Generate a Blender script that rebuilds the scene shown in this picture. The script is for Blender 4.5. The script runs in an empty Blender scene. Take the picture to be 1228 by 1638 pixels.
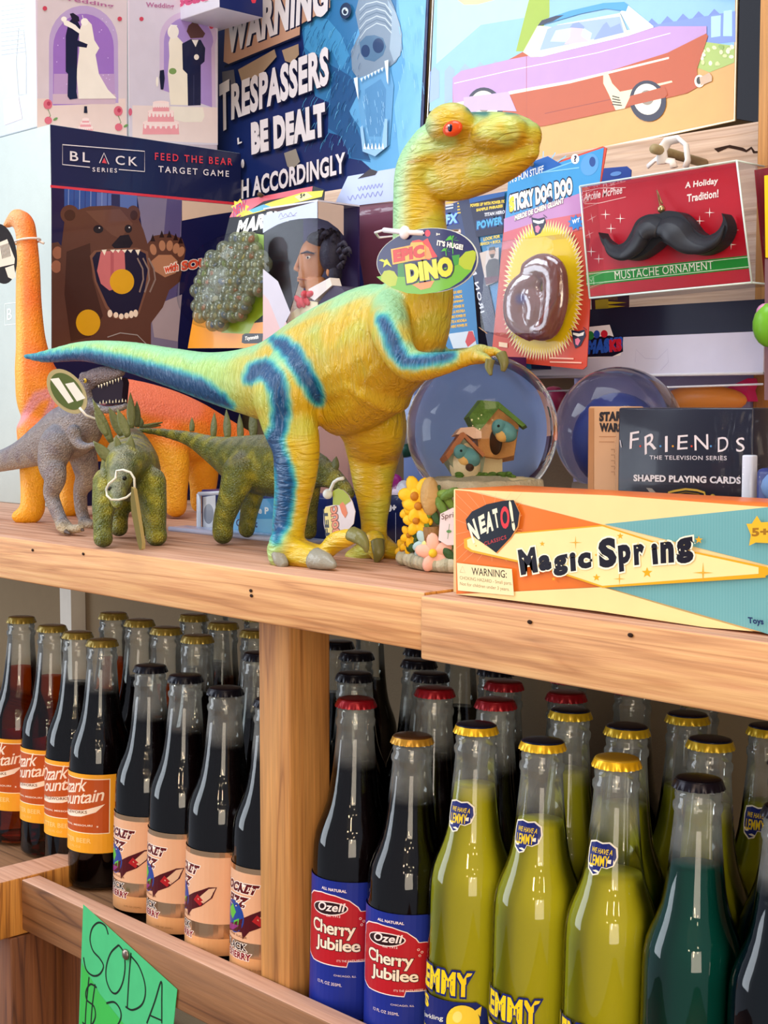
import bpy, bmesh, math, random
import numpy as np
from mathutils import Vector, Matrix
from mathutils.geometry import tessellate_polygon
random.seed(7)
SC = bpy.context.scene
COL = SC.collection
# ------------------------------------------------------------------ camera
CZ = 1.35                      # eye height (m)
F = 2300.0                     # focal length in pixels of the 1228x1638 frame
AX = math.radians(43.8)
PITCH = math.radians(4.252)
CAM = Vector((0, 0, CZ))
H0 = Vector((-math.cos(AX), math.sin(AX), 0))
H0 = Vector((-0.7218, 0.6921, 0)).normalized()
RT = Vector((H0.y, -H0.x, 0))
FW = (H0 * math.cos(PITCH) + Vector((0, 0, -math.sin(PITCH)))).normalized()
UP = RT.cross(FW)
cd = bpy.data.cameras.new('camera'); cam = bpy.data.objects.new('camera', cd); COL.objects.link(cam)
cd.sensor_fit = 'VERTICAL'; cd.sensor_height = 36.0; cd.lens = 36.0 * F / 1638.0
cd.clip_start = 0.02; cd.clip_end = 60
cam.matrix_world = Matrix(((RT.x, UP.x, -FW.x, 0), (RT.y, UP.y, -FW.y, 0), (RT.z, UP.z, -FW.z, CZ), (0, 0, 0, 1)))
SC.camera = cam
# ------------------------------------------------------------------ world, lights, exposure
W = bpy.data.worlds.new('room_ambient'); SC.world = W; W.use_nodes = True
bg = W.node_tree.nodes['Background']; bg.inputs[0].default_value = (0.80, 0.86, 1.0, 1); bg.inputs[1].default_value = 0.33
SC.view_settings.view_transform = 'Standard'; SC.view_settings.look = 'None'
SC.view_settings.exposure = 0.46; SC.view_settings.gamma = 1.0; SC.view_settings.use_curve_mapping = False

def area(name, loc, target, sx, sy, power, col):
    l = bpy.data.lights.new(name, 'AREA'); l.shape = 'RECTANGLE'; l.size = sx; l.size_y = sy; l.energy = power; l.color = col
    o = bpy.data.objects.new(name, l); COL.objects.link(o); o.location = loc
    o.rotation_euler = (Vector(target) - Vector(loc)).to_track_quat('-Z', 'Y').to_euler()
    return o
area('window_daylight', (-2.75, -0.95, 2.72), (-0.9, 0.8, 1.25), 1.3, 0.95, 31, (0.84, 0.92, 1.0))
area('window_lower_pane', (-2.9, -0.95, 1.35), (-0.9, 0.8, 1.1), 1.1, 1.1, 19, (0.84, 0.92, 1.0))
area('overhead_fill_light', (-0.9, 0.15, 3.0), (-0.9, 0.7, 1.2), 1.2, 0.8, 19, (0.86, 0.93, 1.0))  # unseen cool overhead fill, added to brighten the tops
area('shop_ceiling_lamp', (0.75, -0.2, 2.75), (-0.8, 0.8, 1.2), 0.6, 0.6, 8, (1.0, 0.80, 0.56))
area('warm_fill_light', (1.7, -1.7, 1.25), (-0.7, 0.8, 1.0), 1.3, 1.3, 30, (1.0, 0.86, 0.68))  # added warm fill from the right, set low to brighten the bottles
random.seed(11)
for i in range(13):            # the string of small warm bulbs across the shop
    l = bpy.data.lights.new('string_light', 'POINT'); l.energy = 2.6; l.color = (1.0, 0.72, 0.42); l.shadow_soft_size = 0.038
    o = bpy.data.objects.new('string_light', l); COL.objects.link(o)
    o.location = (0.0 + 0.10 * i + random.uniform(-.07, .07), -0.8 + random.uniform(-.4, .3), 1.75 + random.uniform(-.35, .35))
random.seed(7)
SC.cycles.max_bounces = 14; SC.cycles.transmission_bounces = 12; SC.cycles.transparent_max_bounces = 40
SC.cycles.glossy_bounces = 5; SC.cycles.diffuse_bounces = 4; SC.cycles.sample_clamp_indirect = 6.0
SC.cycles.caustics_refractive = True; SC.cycles.use_denoising = True

# ------------------------------------------------------------------ pixel <-> world
def ray(px, py):
    return FW + RT * ((px - 614.0) / F) - UP * ((py - 819.0) / F)
def PD(px, py, D): return CAM + ray(px, py) * D
def onY(px, py, y): r = ray(px, py); return CAM + r * (y / r.y)
def onX(px, py, x): r = ray(px, py); return CAM + r * (x / r.x)
def onZ(px, py, z): r = ray(px, py); return CAM + r * ((z - CZ) / r.z)
def proj(p):
    q = Vector(p) - CAM; d = q.dot(FW)
    return 614 + F * q.dot(RT) / d, 819 - F * q.dot(UP) / d, d
def zm(ox, oy, s):             # zoomed-crop coordinates -> photo pixels
    return lambda pts: [(ox + x / s, oy + y / s) for x, y in pts]

# ------------------------------------------------------------------ materials
def lin(h):
    h = h.lstrip('#'); c = [int(h[i:i + 2], 16) / 255 for i in (0, 2, 4)]
    return tuple(x / 12.92 if x <= .04045 else ((x + .055) / 1.055) ** 2.4 for x in c) + (1,)
MC = {}
def nt(name):
    m = bpy.data.materials.new(name); m.use_nodes = True; t = m.node_tree
    return m, t, t.nodes, t.links, t.nodes['Principled BSDF']
def pm(hexc, rough=.42, metal=0, coat=0, bump=0, var=.05, spec=.28):
    key = (hexc, rough, metal, coat, bump, var, spec)
    if key in MC: return MC[key]
    m, t, n, l, b = nt('print_' + hexc.strip('#')); c = lin(hexc)
    tc = n.new('ShaderNodeTexCoord'); no = n.new('ShaderNodeTexNoise'); no.inputs['Scale'].default_value = 60
    l.new(tc.outputs['Object'], no.inputs['Vector'])
    mx = n.new('ShaderNodeMix'); mx.data_type = 'RGBA'
    mx.inputs[6].default_value = tuple(max(0, x * (1 - var)) for x in c[:3]) + (1,)
    mx.inputs[7].default_value = tuple(min(1, x * (1 + var)) for x in c[:3]) + (1,)
    l.new(no.outputs['Fac'], mx.inputs[0]); l.new(mx.outputs[2], b.inputs['Base Color'])
    b.inputs['Roughness'].default_value = rough; b.inputs['Metallic'].default_value = metal
    b.inputs['Coat Weight'].default_value = coat * .45; b.inputs['Specular IOR Level'].default_value = spec; b.inputs['Coat Roughness'].default_value = .04
    if bump:
        bp = n.new('ShaderNodeBump'); bp.inputs['Strength'].default_value = bump; bp.inputs['Distance'].default_value = .001
        n2 = n.new('ShaderNodeTexNoise'); n2.inputs['Scale'].default_value = 350; l.new(tc.outputs['Object'], n2.inputs['Vector'])
        l.new(n2.outputs['Fac'], bp.inputs['Height']); l.new(bp.outputs[0], b.inputs['Normal'])
    MC[key] = m; return m
def wood(name, c1, c2, c3, axis=0, rough=.62, scale=1.0):
    m, t, n, l, b = nt(name)
    tc = n.new('ShaderNodeTexCoord'); mp = n.new('ShaderNodeMapping')
    s = [26 * scale] * 3; s[axis] = 1.1 * scale; mp.inputs['Scale'].default_value = s
    l.new(tc.outputs['Object'], mp.inputs[0])
    wv = n.new('ShaderNodeTexNoise'); wv.inputs['Scale'].default_value = 1.6; wv.inputs['Detail'].default_value = 3; wv.inputs['Distortion'].default_value = .8
    l.new(mp.outputs[0], wv.inputs['Vector'])
    mt = n.new('ShaderNodeMath'); mt.operation = 'MULTIPLY'; mt.inputs[1].default_value = 7; l.new(wv.outputs['Fac'], mt.inputs[0])
    fr = n.new('ShaderNodeMath'); fr.operation = 'PINGPONG'; fr.inputs[1].default_value = 1; l.new(mt.outputs[0], fr.inputs[0])
    cr = n.new('ShaderNodeValToRGB'); e = cr.color_ramp.elements
    e[0].position = 0; e[0].color = lin(c1); e[1].position = 1; e[1].color = lin(c3); x = e.new(.75); x.color = lin(c2)
    l.new(fr.outputs[0], cr.inputs[0])
    fi = n.new('ShaderNodeTexNoise'); fi.inputs['Scale'].default_value = 14; fi.inputs['Detail'].default_value = 4; l.new(mp.outputs[0], fi.inputs['Vector'])
    mx = n.new('ShaderNodeMix'); mx.data_type = 'RGBA'; mx.blend_type = 'OVERLAY'; mx.inputs[0].default_value = .45
    l.new(cr.outputs[0], mx.inputs[6]); l.new(fi.outputs['Fac'], mx.inputs[7]); l.new(mx.outputs[2], b.inputs['Base Color'])
    b.inputs['Roughness'].default_value = rough
    bp = n.new('ShaderNodeBump'); bp.inputs['Strength'].default_value = .35; bp.inputs['Distance'].default_value = .0012
    l.new(fi.outputs['Fac'], bp.inputs['Height']); l.new(bp.outputs[0], b.inputs['Normal'])
    return m
def clear(name, tint='#ffffff', ior=1.45, edge=.35, rough=.02, edgecol='#8fa0a8', bump=0, base=.0, haze=0, refl=1.0):
    """thin clear wall: straight-through transparency, Fresnel gloss, thicker-looking at grazing angles"""
    m, t, n, l, b = nt(name); n.remove(b); out = n['Material Output']
    tr = n.new('ShaderNodeBsdfTransparent')
    lw = n.new('ShaderNodeLayerWeight'); lw.inputs[0].default_value = edge
    cm = n.new('ShaderNodeMix'); cm.data_type = 'RGBA'; cm.inputs[6].default_value = lin(tint); cm.inputs[7].default_value = lin(edgecol)
    l.new(lw.outputs['Facing'], cm.inputs[0]); l.new(cm.outputs[2], tr.inputs[0])
    gl = n.new('ShaderNodeBsdfGlossy'); gl.inputs['Roughness'].default_value = rough
    fr = n.new('ShaderNodeFresnel'); fr.inputs[0].default_value = ior
    ad = n.new('ShaderNodeMath'); ad.operation = 'ADD'; ad.inputs[1].default_value = base; l.new(fr.outputs[0], ad.inputs[0])
    rm = n.new('ShaderNodeMath'); rm.operation = 'MULTIPLY'; rm.inputs[1].default_value = refl; l.new(ad.outputs[0], rm.inputs[0]); ad = rm
    ms = n.new('ShaderNodeMixShader'); l.new(ad.outputs[0], ms.inputs[0]); l.new(tr.outputs[0], ms.inputs[1]); l.new(gl.outputs[0], ms.inputs[2])
    if bump:
        tc = n.new('ShaderNodeTexCoord'); no = n.new('ShaderNodeTexNoise'); no.inputs['Scale'].default_value = bump; no.inputs['Detail'].default_value = 3
        l.new(tc.outputs['Object'], no.inputs['Vector']); bp = n.new('ShaderNodeBump'); bp.inputs['Distance'].default_value = .0007; bp.inputs['Strength'].default_value = .5
        l.new(no.outputs['Fac'], bp.inputs['Height']); l.new(bp.outputs[0], gl.inputs['Normal']); l.new(bp.outputs[0], fr.inputs['Normal'])
    if haze:      # pale diffuse veil painted on the empty neck for its silvery shine
        df = n.new('ShaderNodeBsdfDiffuse'); df.inputs[0].default_value = (.8, .82, .8, 1); tc = n.new('ShaderNodeTexCoord'); no = n.new('ShaderNodeTexNoise'); no.inputs['Scale'].default_value = 90; no.inputs['Detail'].default_value = 5
        l.new(tc.outputs['Object'], no.inputs['Vector']); mu = n.new('ShaderNodeMath'); mu.operation = 'MULTIPLY'; mu.inputs[1].default_value = haze * 2; sx = n.new('ShaderNodeSeparateXYZ'); l.new(tc.outputs['Object'], sx.inputs[0]); mr = n.new('ShaderNodeMapRange'); mr.inputs[1].default_value = .183; mr.inputs[2].default_value = .194; l.new(sx.outputs['Z'], mr.inputs[0])
        mz = n.new('ShaderNodeMath'); mz.operation = 'MULTIPLY'; l.new(no.outputs['Fac'], mz.inputs[0]); l.new(mr.outputs[0], mz.inputs[1]); l.new(mz.outputs[0], mu.inputs[0])
        m2 = n.new('ShaderNodeMixShader'); l.new(mu.outputs[0], m2.inputs[0]); l.new(ms.outputs[0], m2.inputs[1]); l.new(df.outputs[0], m2.inputs[2]); ms = m2
    l.new(ms.outputs[0], out.inputs[0]); return m
def liquid(name, col, through, amount, rough=.15):
    m, t, n, l, b = nt(name); out = n['Material Output']
    b.inputs['Base Color'].default_value = lin(col); b.inputs['Roughness'].default_value = rough; b.inputs['Specular IOR Level'].default_value = .05
    tr = n.new('ShaderNodeBsdfTransparent'); tr.inputs[0].default_value = lin(through)
    ms = n.new('ShaderNodeMixShader'); ms.inputs[0].default_value = amount
    l.new(b.outputs[0], ms.inputs[1]); l.new(tr.outputs[0], ms.inputs[2]); l.new(ms.outputs[0], out.inputs[0]); return m

M = {}
M['wood_front'] = wood('pine_front', '#dba874', '#d39c66', '#b98050', 0)
M['wood_top'] = wood('pine_top_lit', '#c99a80', '#bf8e72', '#a87558', 0)  # top faces pinker: cool window light put into the wood colour
M['wood_up'] = wood('pine_upright', '#bd8648', '#b37a3e', '#95602c', 2)
M['wood_dark'] = wood('pine_shaded', '#7c4a26', '#6d3d1d', '#4c260f', 2)  # dark pine: shade of the low posts put into its colour
M['wood_rail'] = wood('pine_rail', '#8e5f38', '#7f512c', '#5c3619', 0, scale=.8)
M['wood_beam'] = wood('pine_beam', '#cdb09a', '#c4a58d', '#ab8a70', 0)
M['wood_end'] = wood('pine_end_grain', '#c98a3c', '#bb7a2e', '#8a5218', 2, scale=1.6)
M['wood_shelf'] = wood('plywood_shelf', '#8a6444', '#7c5738', '#5c3d24', 0)
M['glass'] = clear('bottle_glass', '#f8faf8', 1.52, .25, .01, '#8a9a94', bump=0, base=.0, haze=.10)
M['plastic'] = clear('clear_plastic', '#fdfdff', 1.30, .2, .06, '#dfe4ec', bump=28, base=.01, refl=.4)
M['blister'] = clear('blister_plastic', '#fdfdff', 1.40, .2, .05, '#cfd8e0', bump=40, base=.01, refl=.18)
M['blister_soft'] = clear('blister_soft', '#fdfdff', 1.4, .2, .05, '#dfe6ec', bump=90, refl=.02)
M['film'] = clear('window_film', '#fdfdff', 1.25, .2, .03, '#e4e8f0', refl=.12)
M['shrink'] = clear('shrink_wrap', '#ffffff', 1.28, .2, .04, '#e8ecf4', bump=60, refl=.5)

# ------------------------------------------------------------------ object helpers
ORG = {}
def tag(o, label=None, cat=None, group=None, kind=None):
    if label: o['label'] = label
    if cat: o['category'] = cat
    if group: o['group'] = group
    if kind: o['kind'] = kind
    return o
def empty(name, loc, label, cat, group=None):
    o = bpy.data.objects.new(name, None); COL.objects.link(o); o.location = Vector(loc); o.empty_display_size = .02
    ORG[o.name] = Vector(loc); return tag(o, label, cat, group)
def link(name, me, parent=None):
    """link mesh whose vertices are world coordinates; under a parent they are made local to the thing's base"""
    o = bpy.data.objects.new(name, me); COL.objects.link(o)
    if parent is not None:
        og = ORG[parent.name]; o.parent = parent; ORG[o.name] = og
        if og.length: me.transform(Matrix.Translation(-og))
    else:
        ORG[o.name] = Vector((0, 0, 0))
    return o
class MB:
    def __init__(s): s.v = []; s.f = []; s.m = []; s.sm = []; s.mats = []
    def mi(s, m):
        if m not in s.mats: s.mats.append(m)
        return s.mats.index(m)
    def add(s, vs, fs, m, smooth=False):
        o = len(s.v); s.v += [tuple(p) for p in vs]; k = s.mi(m)
        for f in fs: s.f.append([o + i for i in f]); s.m.append(k); s.sm.append(smooth)
    def box(s, x0, x1, y0, y1, z0, z1, m, mats=None):
        vs = [(x, y, z) for z in (z0, z1) for y in (y0, y1) for x in (x0, x1)]
        fs = {'z-': (0, 2, 3, 1), 'z+': (4, 5, 7, 6), 'y-': (0, 1, 5, 4), 'y+': (2, 6, 7, 3), 'x-': (0, 4, 6, 2), 'x+': (1, 3, 7, 5)}
        for k, f in fs.items(): s.add(vs, [f], (mats or {}).get(k, m))
    def bbox(s, x0, x1, y0, y1, z0, z1, m, b=.002, seg=2):      # bevelled box
        bm = bmesh.new(); bmesh.ops.create_cube(bm, size=1)
        for v in bm.verts: v.co = Vector(((x0 + x1) / 2 + v.co.x * (x1 - x0), (y0 + y1) / 2 + v.co.y * (y1 - y0), (z0 + z1) / 2 + v.co.z * (z1 - z0)))
        bmesh.ops.bevel(bm, geom=bm.edges[:], offset=b, segments=seg, affect='EDGES', profile=.5)
        s.frombm(bm, m, True)
    def frombm(s, bm, m, smooth=False):
        bm.verts.ensure_lookup_table(); bm.verts.index_update()
        s.add([v.co.copy() for v in bm.verts], [[v.index for v in f.verts] for f in bm.faces], m, smooth); bm.free()
    def quadbox(s, q, d, m, mats=None):     # quad TL,TR,BR,BL (world) extruded by vector d
        q = [Vector(p) for p in q]; d = Vector(d); vs = q + [p + d for p in q]
        mats = mats or {}
        s.add(vs, [(0, 3, 2, 1)], mats.get('front', m)); s.add(vs, [(4, 5, 6, 7)], mats.get('back', m))
        s.add(vs, [(0, 1, 5, 4)], mats.get('top', m)); s.add(vs, [(3, 7, 6, 2)], mats.get('bottom', m))
        s.add(vs, [(0, 4, 7, 3)], mats.get('left', m)); s.add(vs, [(1, 2, 6, 5)], mats.get('right', m))
    def lathe(s, prof, m, n=32, c=(0, 0, 0), mod=None, cap=True):
        vs = []; c = Vector(c)
        for j, (r, z) in enumerate(prof):
            for i in range(n):
                a = 2 * math.pi * i / n; rr = r * (1 + (mod(i, j) if mod else 0))
                vs.append((c.x + rr * math.cos(a), c.y + rr * math.sin(a), c.z + z))
        fs = [(j * n + i, j * n + (i + 1) % n, (j + 1) * n + (i + 1) % n, (j + 1) * n + i) for j in range(len(prof) - 1) for i in range(n)]
        if cap:
            fs.append(tuple(range(n - 1, -1, -1))); fs.append(tuple((len(prof) - 1) * n + i for i in range(n)))
        s.add(vs, fs, m, True)
    def tube(s, pts, r, m, n=8, closed=False, flat=1.0):
        pts = [Vector(p) for p in pts]; N = len(pts); rs = r if isinstance(r, (list, tuple)) else [r] * N
        vs = []; prev = None
        for i, p in enumerate(pts):
            a = pts[(i - 1) % N] if (closed or i) else p; b = pts[(i + 1) % N] if (closed or i < N - 1) else p
            t = (b - a).normalized()
            if prev is None:
                prev = t.orthogonal().normalized()
            u = (prev - t * prev.dot(t)); u = u.normalized() if u.length > 1e-6 else t.orthogonal().normalized(); prev = u; w = t.cross(u)
            for k in range(n):
                an = 2 * math.pi * k / n; vs.append(p + (u * math.cos(an) + w * math.sin(an) * flat) * rs[i])
        fs = [(i * n + k, i * n + (k + 1) % n, ((i + 1) % N) * n + (k + 1) % n, ((i + 1) % N) * n + k) for i in range(N if closed else N - 1) for k in range(n)]
        if not closed: fs.append(tuple(range(n - 1, -1, -1))); fs.append(tuple((N - 1) * n + k for k in range(n)))
        s.add(vs, fs, m, True)
    def ball(s, c, r, m, seg=14, rings=9, sc=(1, 1, 1), rot=None):
        vs = []; c = Vector(c)
        for j in range(rings + 1):
            th = math.pi * j / rings
            for i in range(seg):
                a = 2 * math.pi * i / seg
                p = Vector((r * sc[0] * math.sin(th) * math.cos(a), r * sc[1] * math.sin(th) * math.sin(a), r * sc[2] * math.cos(th)))
                if rot is not None: p = rot @ p
                vs.append(c + p)
        fs = [(j * seg + i, (j + 1) * seg + i, (j + 1) * seg + (i + 1) % seg, j * seg + (i + 1) % seg) for j in range(rings) for i in range(seg)]
        s.add(vs, fs, m, True)
    def slab(s, pts, d, m, side=None):      # planar outline (world pts) extruded by vector d
        pts = [Vector(p) for p in pts]; d = Vector(d); n = len(pts)
        tris = tessellate_polygon([pts])
        s.add(pts, [tuple(t) for t in tris], m); s.add([p + d for p in pts], [tuple(reversed(t)) for t in tris], m)
        s.add(pts + [p + d for p in pts], [(i, (i + 1) % n, n + (i + 1) % n, n + i) for i in range(n)], side or m)
    def mesh(s, name):
        me = bpy.data.meshes.new(name); me.from_pydata(s.v, [], s.f)
        for m in s.mats: me.materials.append(m)
        me.polygons.foreach_set('material_index', s.m); me.polygons.foreach_set('use_smooth', s.sm)
        me.update(); return me
    def build(s, name, parent=None): return link(name, s.mesh(name), parent)
    def buildfix(s, name, parent=None):
        me = s.mesh(name); bm = bmesh.new(); bm.from_mesh(me); bmesh.ops.remove_doubles(bm, verts=bm.verts, dist=1e-6)
        bmesh.ops.recalc_face_normals(bm, faces=bm.faces); bm.to_mesh(me); bm.free(); return link(name, me, parent)

# ------------------------------------------------------------------ printed artwork (text and flat shapes)
TXT = {}
def glyphs(st, bold=0.0, sp=1.0, ref=None):
    ref = bold if ref is None else ref; key = (st, bold, sp, ref)
    if key in TXT: return TXT[key]
    cu = bpy.data.curves.new('t', 'FONT'); cu.body = st; cu.resolution_u = 3; cu.offset = bold; cu.space_character = sp + ref * 1.3; cu.fill_mode = 'FRONT'
    o = bpy.data.objects.new('t', cu); COL.objects.link(o)
    dg = bpy.context.evaluated_depsgraph_get(); ev = o.evaluated_get(dg); me = bpy.data.meshes.new_from_object(ev)
    vs = [(v.co.x, v.co.y) for v in me.vertices]; fs = [tuple(p.vertices) for p in me.polygons]
    bpy.data.objects.remove(o); bpy.data.curves.remove(cu); bpy.data.meshes.remove(me)
    TXT[key] = (vs, fs); return TXT[key]
class Art:
    def __init__(s, O, U, V, px=True, wrap=None, rough=.42, coat=0, lift=.00025, step=.00001, spec=.2):
        s.spec = spec
        s.O = Vector(O); s.U = Vector(U).normalized(); s.V = Vector(V).normalized(); s.N = s.U.cross(s.V); s.px = px
        s.wrap = wrap; s.k = 0; s.items = []; s.rough = rough; s.coat = coat; s.lift = lift; s.step = step
    def c(s, p):
        if not s.px: return p
        r = ray(*p); t = (s.O - CAM).dot(s.N) / r.dot(s.N); q = CAM + r * t - s.O
        return (q.dot(s.U), q.dot(s.V))
    def m(s, col): return col if not isinstance(col, str) else pm(col, s.rough, 0, s.coat, spec=s.spec)
    def raw(s, vs, fs, col): s.k += 1; s.items.append((vs, fs, s.m(col), s.k))
    def poly(s, pts, col):
        q = [s.c(p) for p in pts]
        tr = tessellate_polygon([[Vector((a, b, 0)) for a, b in q]]); s.raw(q, [tuple(t) for t in tr], col); return s
    def rect(s, x0, y0, x1, y1, col): return s.poly([(x0, y0), (x1, y0), (x1, y1), (x0, y1)], col)
    def ell(s, cx, cy, rx, ry, col, rot=0, n=28, a0=0, a1=360):
        pts = []
        for i in range(n + (a1 - a0 < 360)):
            a = math.radians(a0 + (a1 - a0) * i / n); x = rx * math.cos(a); y = ry * math.sin(a); c_, s_ = math.cos(math.radians(rot)), math.sin(math.radians(rot))
            pts.append((cx + x * c_ - y * s_, cy + x * s_ + y * c_))
        return s.poly(pts, col)
    def star(s, cx, cy, r, col, n=5, inner=.42, rot=-90, ry=1):
        return s.poly([(cx + (r if i % 2 == 0 else r * inner) * math.cos(math.radians(rot + 180 * i / n)), cy + ry * (r if i % 2 == 0 else r * inner) * math.sin(math.radians(rot + 180 * i / n))) for i in range(2 * n)], col)
    def line(s, pts, w, col, closed=False, smooth=False):       # w in the art's own units
        if smooth: pts = [(float(a_[0]), float(a_[1])) for a_ in catmull(pts, 6)]
        q = [Vector(s.c(p)) for p in pts]; w2 = w / 2
        if s.px:
            a = Vector(s.c((pts[0][0] + 5, pts[0][1]))); b = Vector(s.c((pts[0][0], pts[0][1] + 5)))
            w2 *= ((a - q[0]).length / 5 + (b - q[0]).length / 5) / 2
        if closed: q.append(q[0])
        vs = []; fs = []
        for i, p in enumerate(q):
            t = (q[min(i + 1, len(q) - 1)] - q[max(i - 1, 0)])
            if t.length < 1e-9: t = Vector((1, 0))
            t.normalize(); nn = Vector((-t.y, t.x)) * w2; vs += [tuple(p + nn), tuple(p - nn)]
            if i: k = 2 * i; fs.append((k - 2, k - 1, k + 1, k))
        s.raw(vs, fs, col); return s
    def txt(s, st, bl, br, tl, col, bold=0.0, out=None, outw=.03, sp=1.0, shift=None, wave=None):
        """fit the string's box onto baseline-left, baseline-right, top-left"""
        vs, fs = glyphs(st, bold, sp)
        if not vs: return s
        x0 = min(v[0] for v in vs); x1 = max(v[0] for v in vs); y0 = min(v[1] for v in vs); y1 = max(v[1] for v in vs)
        B = Vector(s.c(bl)); R = Vector(s.c(br)); T = Vector(s.c(tl))
        def mp(vv): return [tuple(B + (R - B) * ((x - x0) / (x1 - x0)) + (T - B) * ((y - y0) / (y1 - y0) + (wave((x - x0) / (x1 - x0)) if wave else 0))) for x, y in vv]
        if out:
            ov, of = glyphs(st, bold + outw, sp, bold); s.raw(mp(ov), of, out)
        s.raw(mp(vs), fs, col); return s
    def build(s, name, parent=None, label=None):
        mats = []; mi = {}
        V3 = []; Fs = []; MI = []
        for vs, fs, m, k in s.items:
            if m not in mats: mats.append(m)
            idx = mats.index(m)
            if s.wrap:
                bm = bmesh.new(); bv = [bm.verts.new((u, v, 0)) for u, v in vs]
                for f in fs:
                    try: bm.faces.new([bv[i] for i in f])
                    except ValueError: pass
                us = [u for u, v in vs]; x = math.floor(min(us) / .004) * .004
                while x < max(us):
                    bmesh.ops.bisect_plane(bm, geom=bm.verts[:] + bm.edges[:] + bm.faces[:], plane_co=(x, 0, 0), plane_no=(1, 0, 0)); x += .004
                bm.verts.index_update(); o = len(V3)
                for v in bm.verts:
                    R = s.wrap(v.co.y) if callable(s.wrap) else s.wrap; R0 = s.wrap(v.co.y) if callable(s.wrap) else s.wrap
                    a = v.co.x / R0; R += s.lift + k * s.step
                    V3.append(s.O + s.U * (R * math.sin(a)) + s.V * v.co.y + s.N * (R * math.cos(a)))
                for f in bm.faces: Fs.append([o + v.index for v in f.verts]); MI.append(idx)
                bm.free()
            else:
                o = len(V3); off = s.N * (s.lift + k * s.step)
                V3 += [s.O + s.U * u + s.V * v + off for u, v in vs]
                for f in fs: Fs.append([o + i for i in f]); MI.append(idx)
        me = bpy.data.meshes.new(name); me.from_pydata([tuple(v) for v in V3], [], Fs)
        for m in mats: me.materials.append(m)
        me.polygons.foreach_set('material_index', MI); me.update()
        o = link(name, me, parent)
        if label: o['label'] = label
        return o
def catmull(P, n):
    P = [np.array(p, float) for p in P]; out = []
    for i in range(len(P) - 1):
        p0 = P[max(i - 1, 0)]; p1 = P[i]; p2 = P[i + 1]; p3 = P[min(i + 2, len(P) - 1)]
        for k in range(n):
            t = k / n; out.append(.5 * ((2 * p1) + (-p0 + p2) * t + (2 * p0 - 5 * p1 + 4 * p2 - p3) * t * t + (-p0 + 3 * p1 - 3 * p2 + p3) * t ** 3))
    out.append(P[-1]); return out
XA, YA, ZA = Vector((1, 0, 0)), Vector((0, 1, 0)), Vector((0, 0, 1))

# ================================================================== the room
ZS = CZ - .112                 # top of the toy shelf
ZB = CZ - .438                 # shelf the bottles stand on
def struct(o): o['kind'] = 'structure'; return o
def plaster(name, col):
    return pm(col, .8, bump=.4)
b = MB(); b.box(-2.9, 1.2, 1.125, 1.17, 0, 2.6, plaster('p', '#8f7d62')); struct(b.build('wall_back'))
b = MB(); b.box(-3.2, 2.2, -2.0, 1.17, -.03, 0, M['wood_dark']); struct(b.build('floor'))
b = MB(); b.box(-2.9, -.86, 1.106, 1.124, 1.10, 1.19, pm('#e4e2da', .5)); b.box(-1.83, -1.80, 1.10, 1.124, 0, 1.23, pm('#efece2', .5)); struct(b.build('trim_1'))

shelf = empty('display_shelf', (-.75, .85, 0), 'rough pine shelving unit that carries the toys above and the sodas below', 'shelf')
XJ = onY(680, 1000, .611).x
def board(name, x0, x1, y0, y1, z0, z1, mats, bev=.0015):
    m = MB()
    m.bbox(x0, x1, y0, y1, z0, z1, mats['m'], bev, 2)
    for i, f in enumerate(m.f):
        P = [Vector(m.v[k]) for k in f[:3]]; n = (P[1] - P[0]).cross(P[2] - P[0])
        if n.length and abs(n.normalized().z) > .8 and 'top' in mats: m.m[i] = m.mi(mats['top'])
        elif n.length and abs(n.normalized().x) > .8 and 'end' in mats: m.m[i] = m.mi(mats['end'])
    return m.build(name, shelf)
WF = {'m': M['wood_front'], 'top': M['wood_top'], 'end': M['wood_end']}
board('front_board', -2.3, XJ - .0008, .611, .699, CZ - .148, ZS, WF)
board('front_board', XJ + .0008, .35, .606, .699, CZ - .152, CZ - .1135, WF)
for i, (y0, y1) in enumerate(((.700, .840), (.841, .981), (.982, 1.10))):
    board('shelf_plank', -2.3, .35, y0, y1, CZ - .135, ZS, {'m': M['wood_top']}, .001)
board('lower_shelf', -2.3, .35, .655, 1.10, ZB - .02, ZB, {'m': M['wood_shelf']})
RX = -.8097; 
board('post', RX, -.7746, .650, .6885, ZB, CZ - .148, {'m': M['wood_up']})
xl = onY(36, 1450, .632).x
board('bottle_rail', xl, .35, .631, .6495, CZ - .465, CZ - .4195, {'m': M['wood_rail'], 'top': M['wood_top'], 'end': M['wood_end']})
board('side_rail', xl - .04, xl - .001, .56, 1.10, CZ - .470, CZ - .418, {'m': M['wood_end'], 'top': M['wood_top']})
board('post', xl - .04, xl - .001, .62, .69, 0, CZ - .471, {'m': M['wood_dark']})
board('post', .12, .16, .655, .69, 0, CZ - .153, {'m': M['wood_dark']})
board('post', xl + .002, xl + .035, .668, .70, 0, ZB - .021, {'m': M['wood_dark']})
board('bottom_shelf', -2.3, .35, .655, 1.10, CZ - .86, CZ - .84, {'m': M['wood_shelf']})
# upper right upright and the rough beam the packs hang from
px_ = onY(1213, 100, .98).x
board('post', px_, px_ + .05, .98, 1.03, ZS + .001, 2.1, {'m': M['wood_up']})
xb1 = onY(1178, 230, 1.04).x
zb = onY(1175, 200, 1.04).z
board('beam', -1.30, xb1 + .028, 1.04, 1.10, zb - .20, zb, {'m': M['wood_beam'], 'end': M['wood_end'], 'top': M['wood_beam']})
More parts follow.
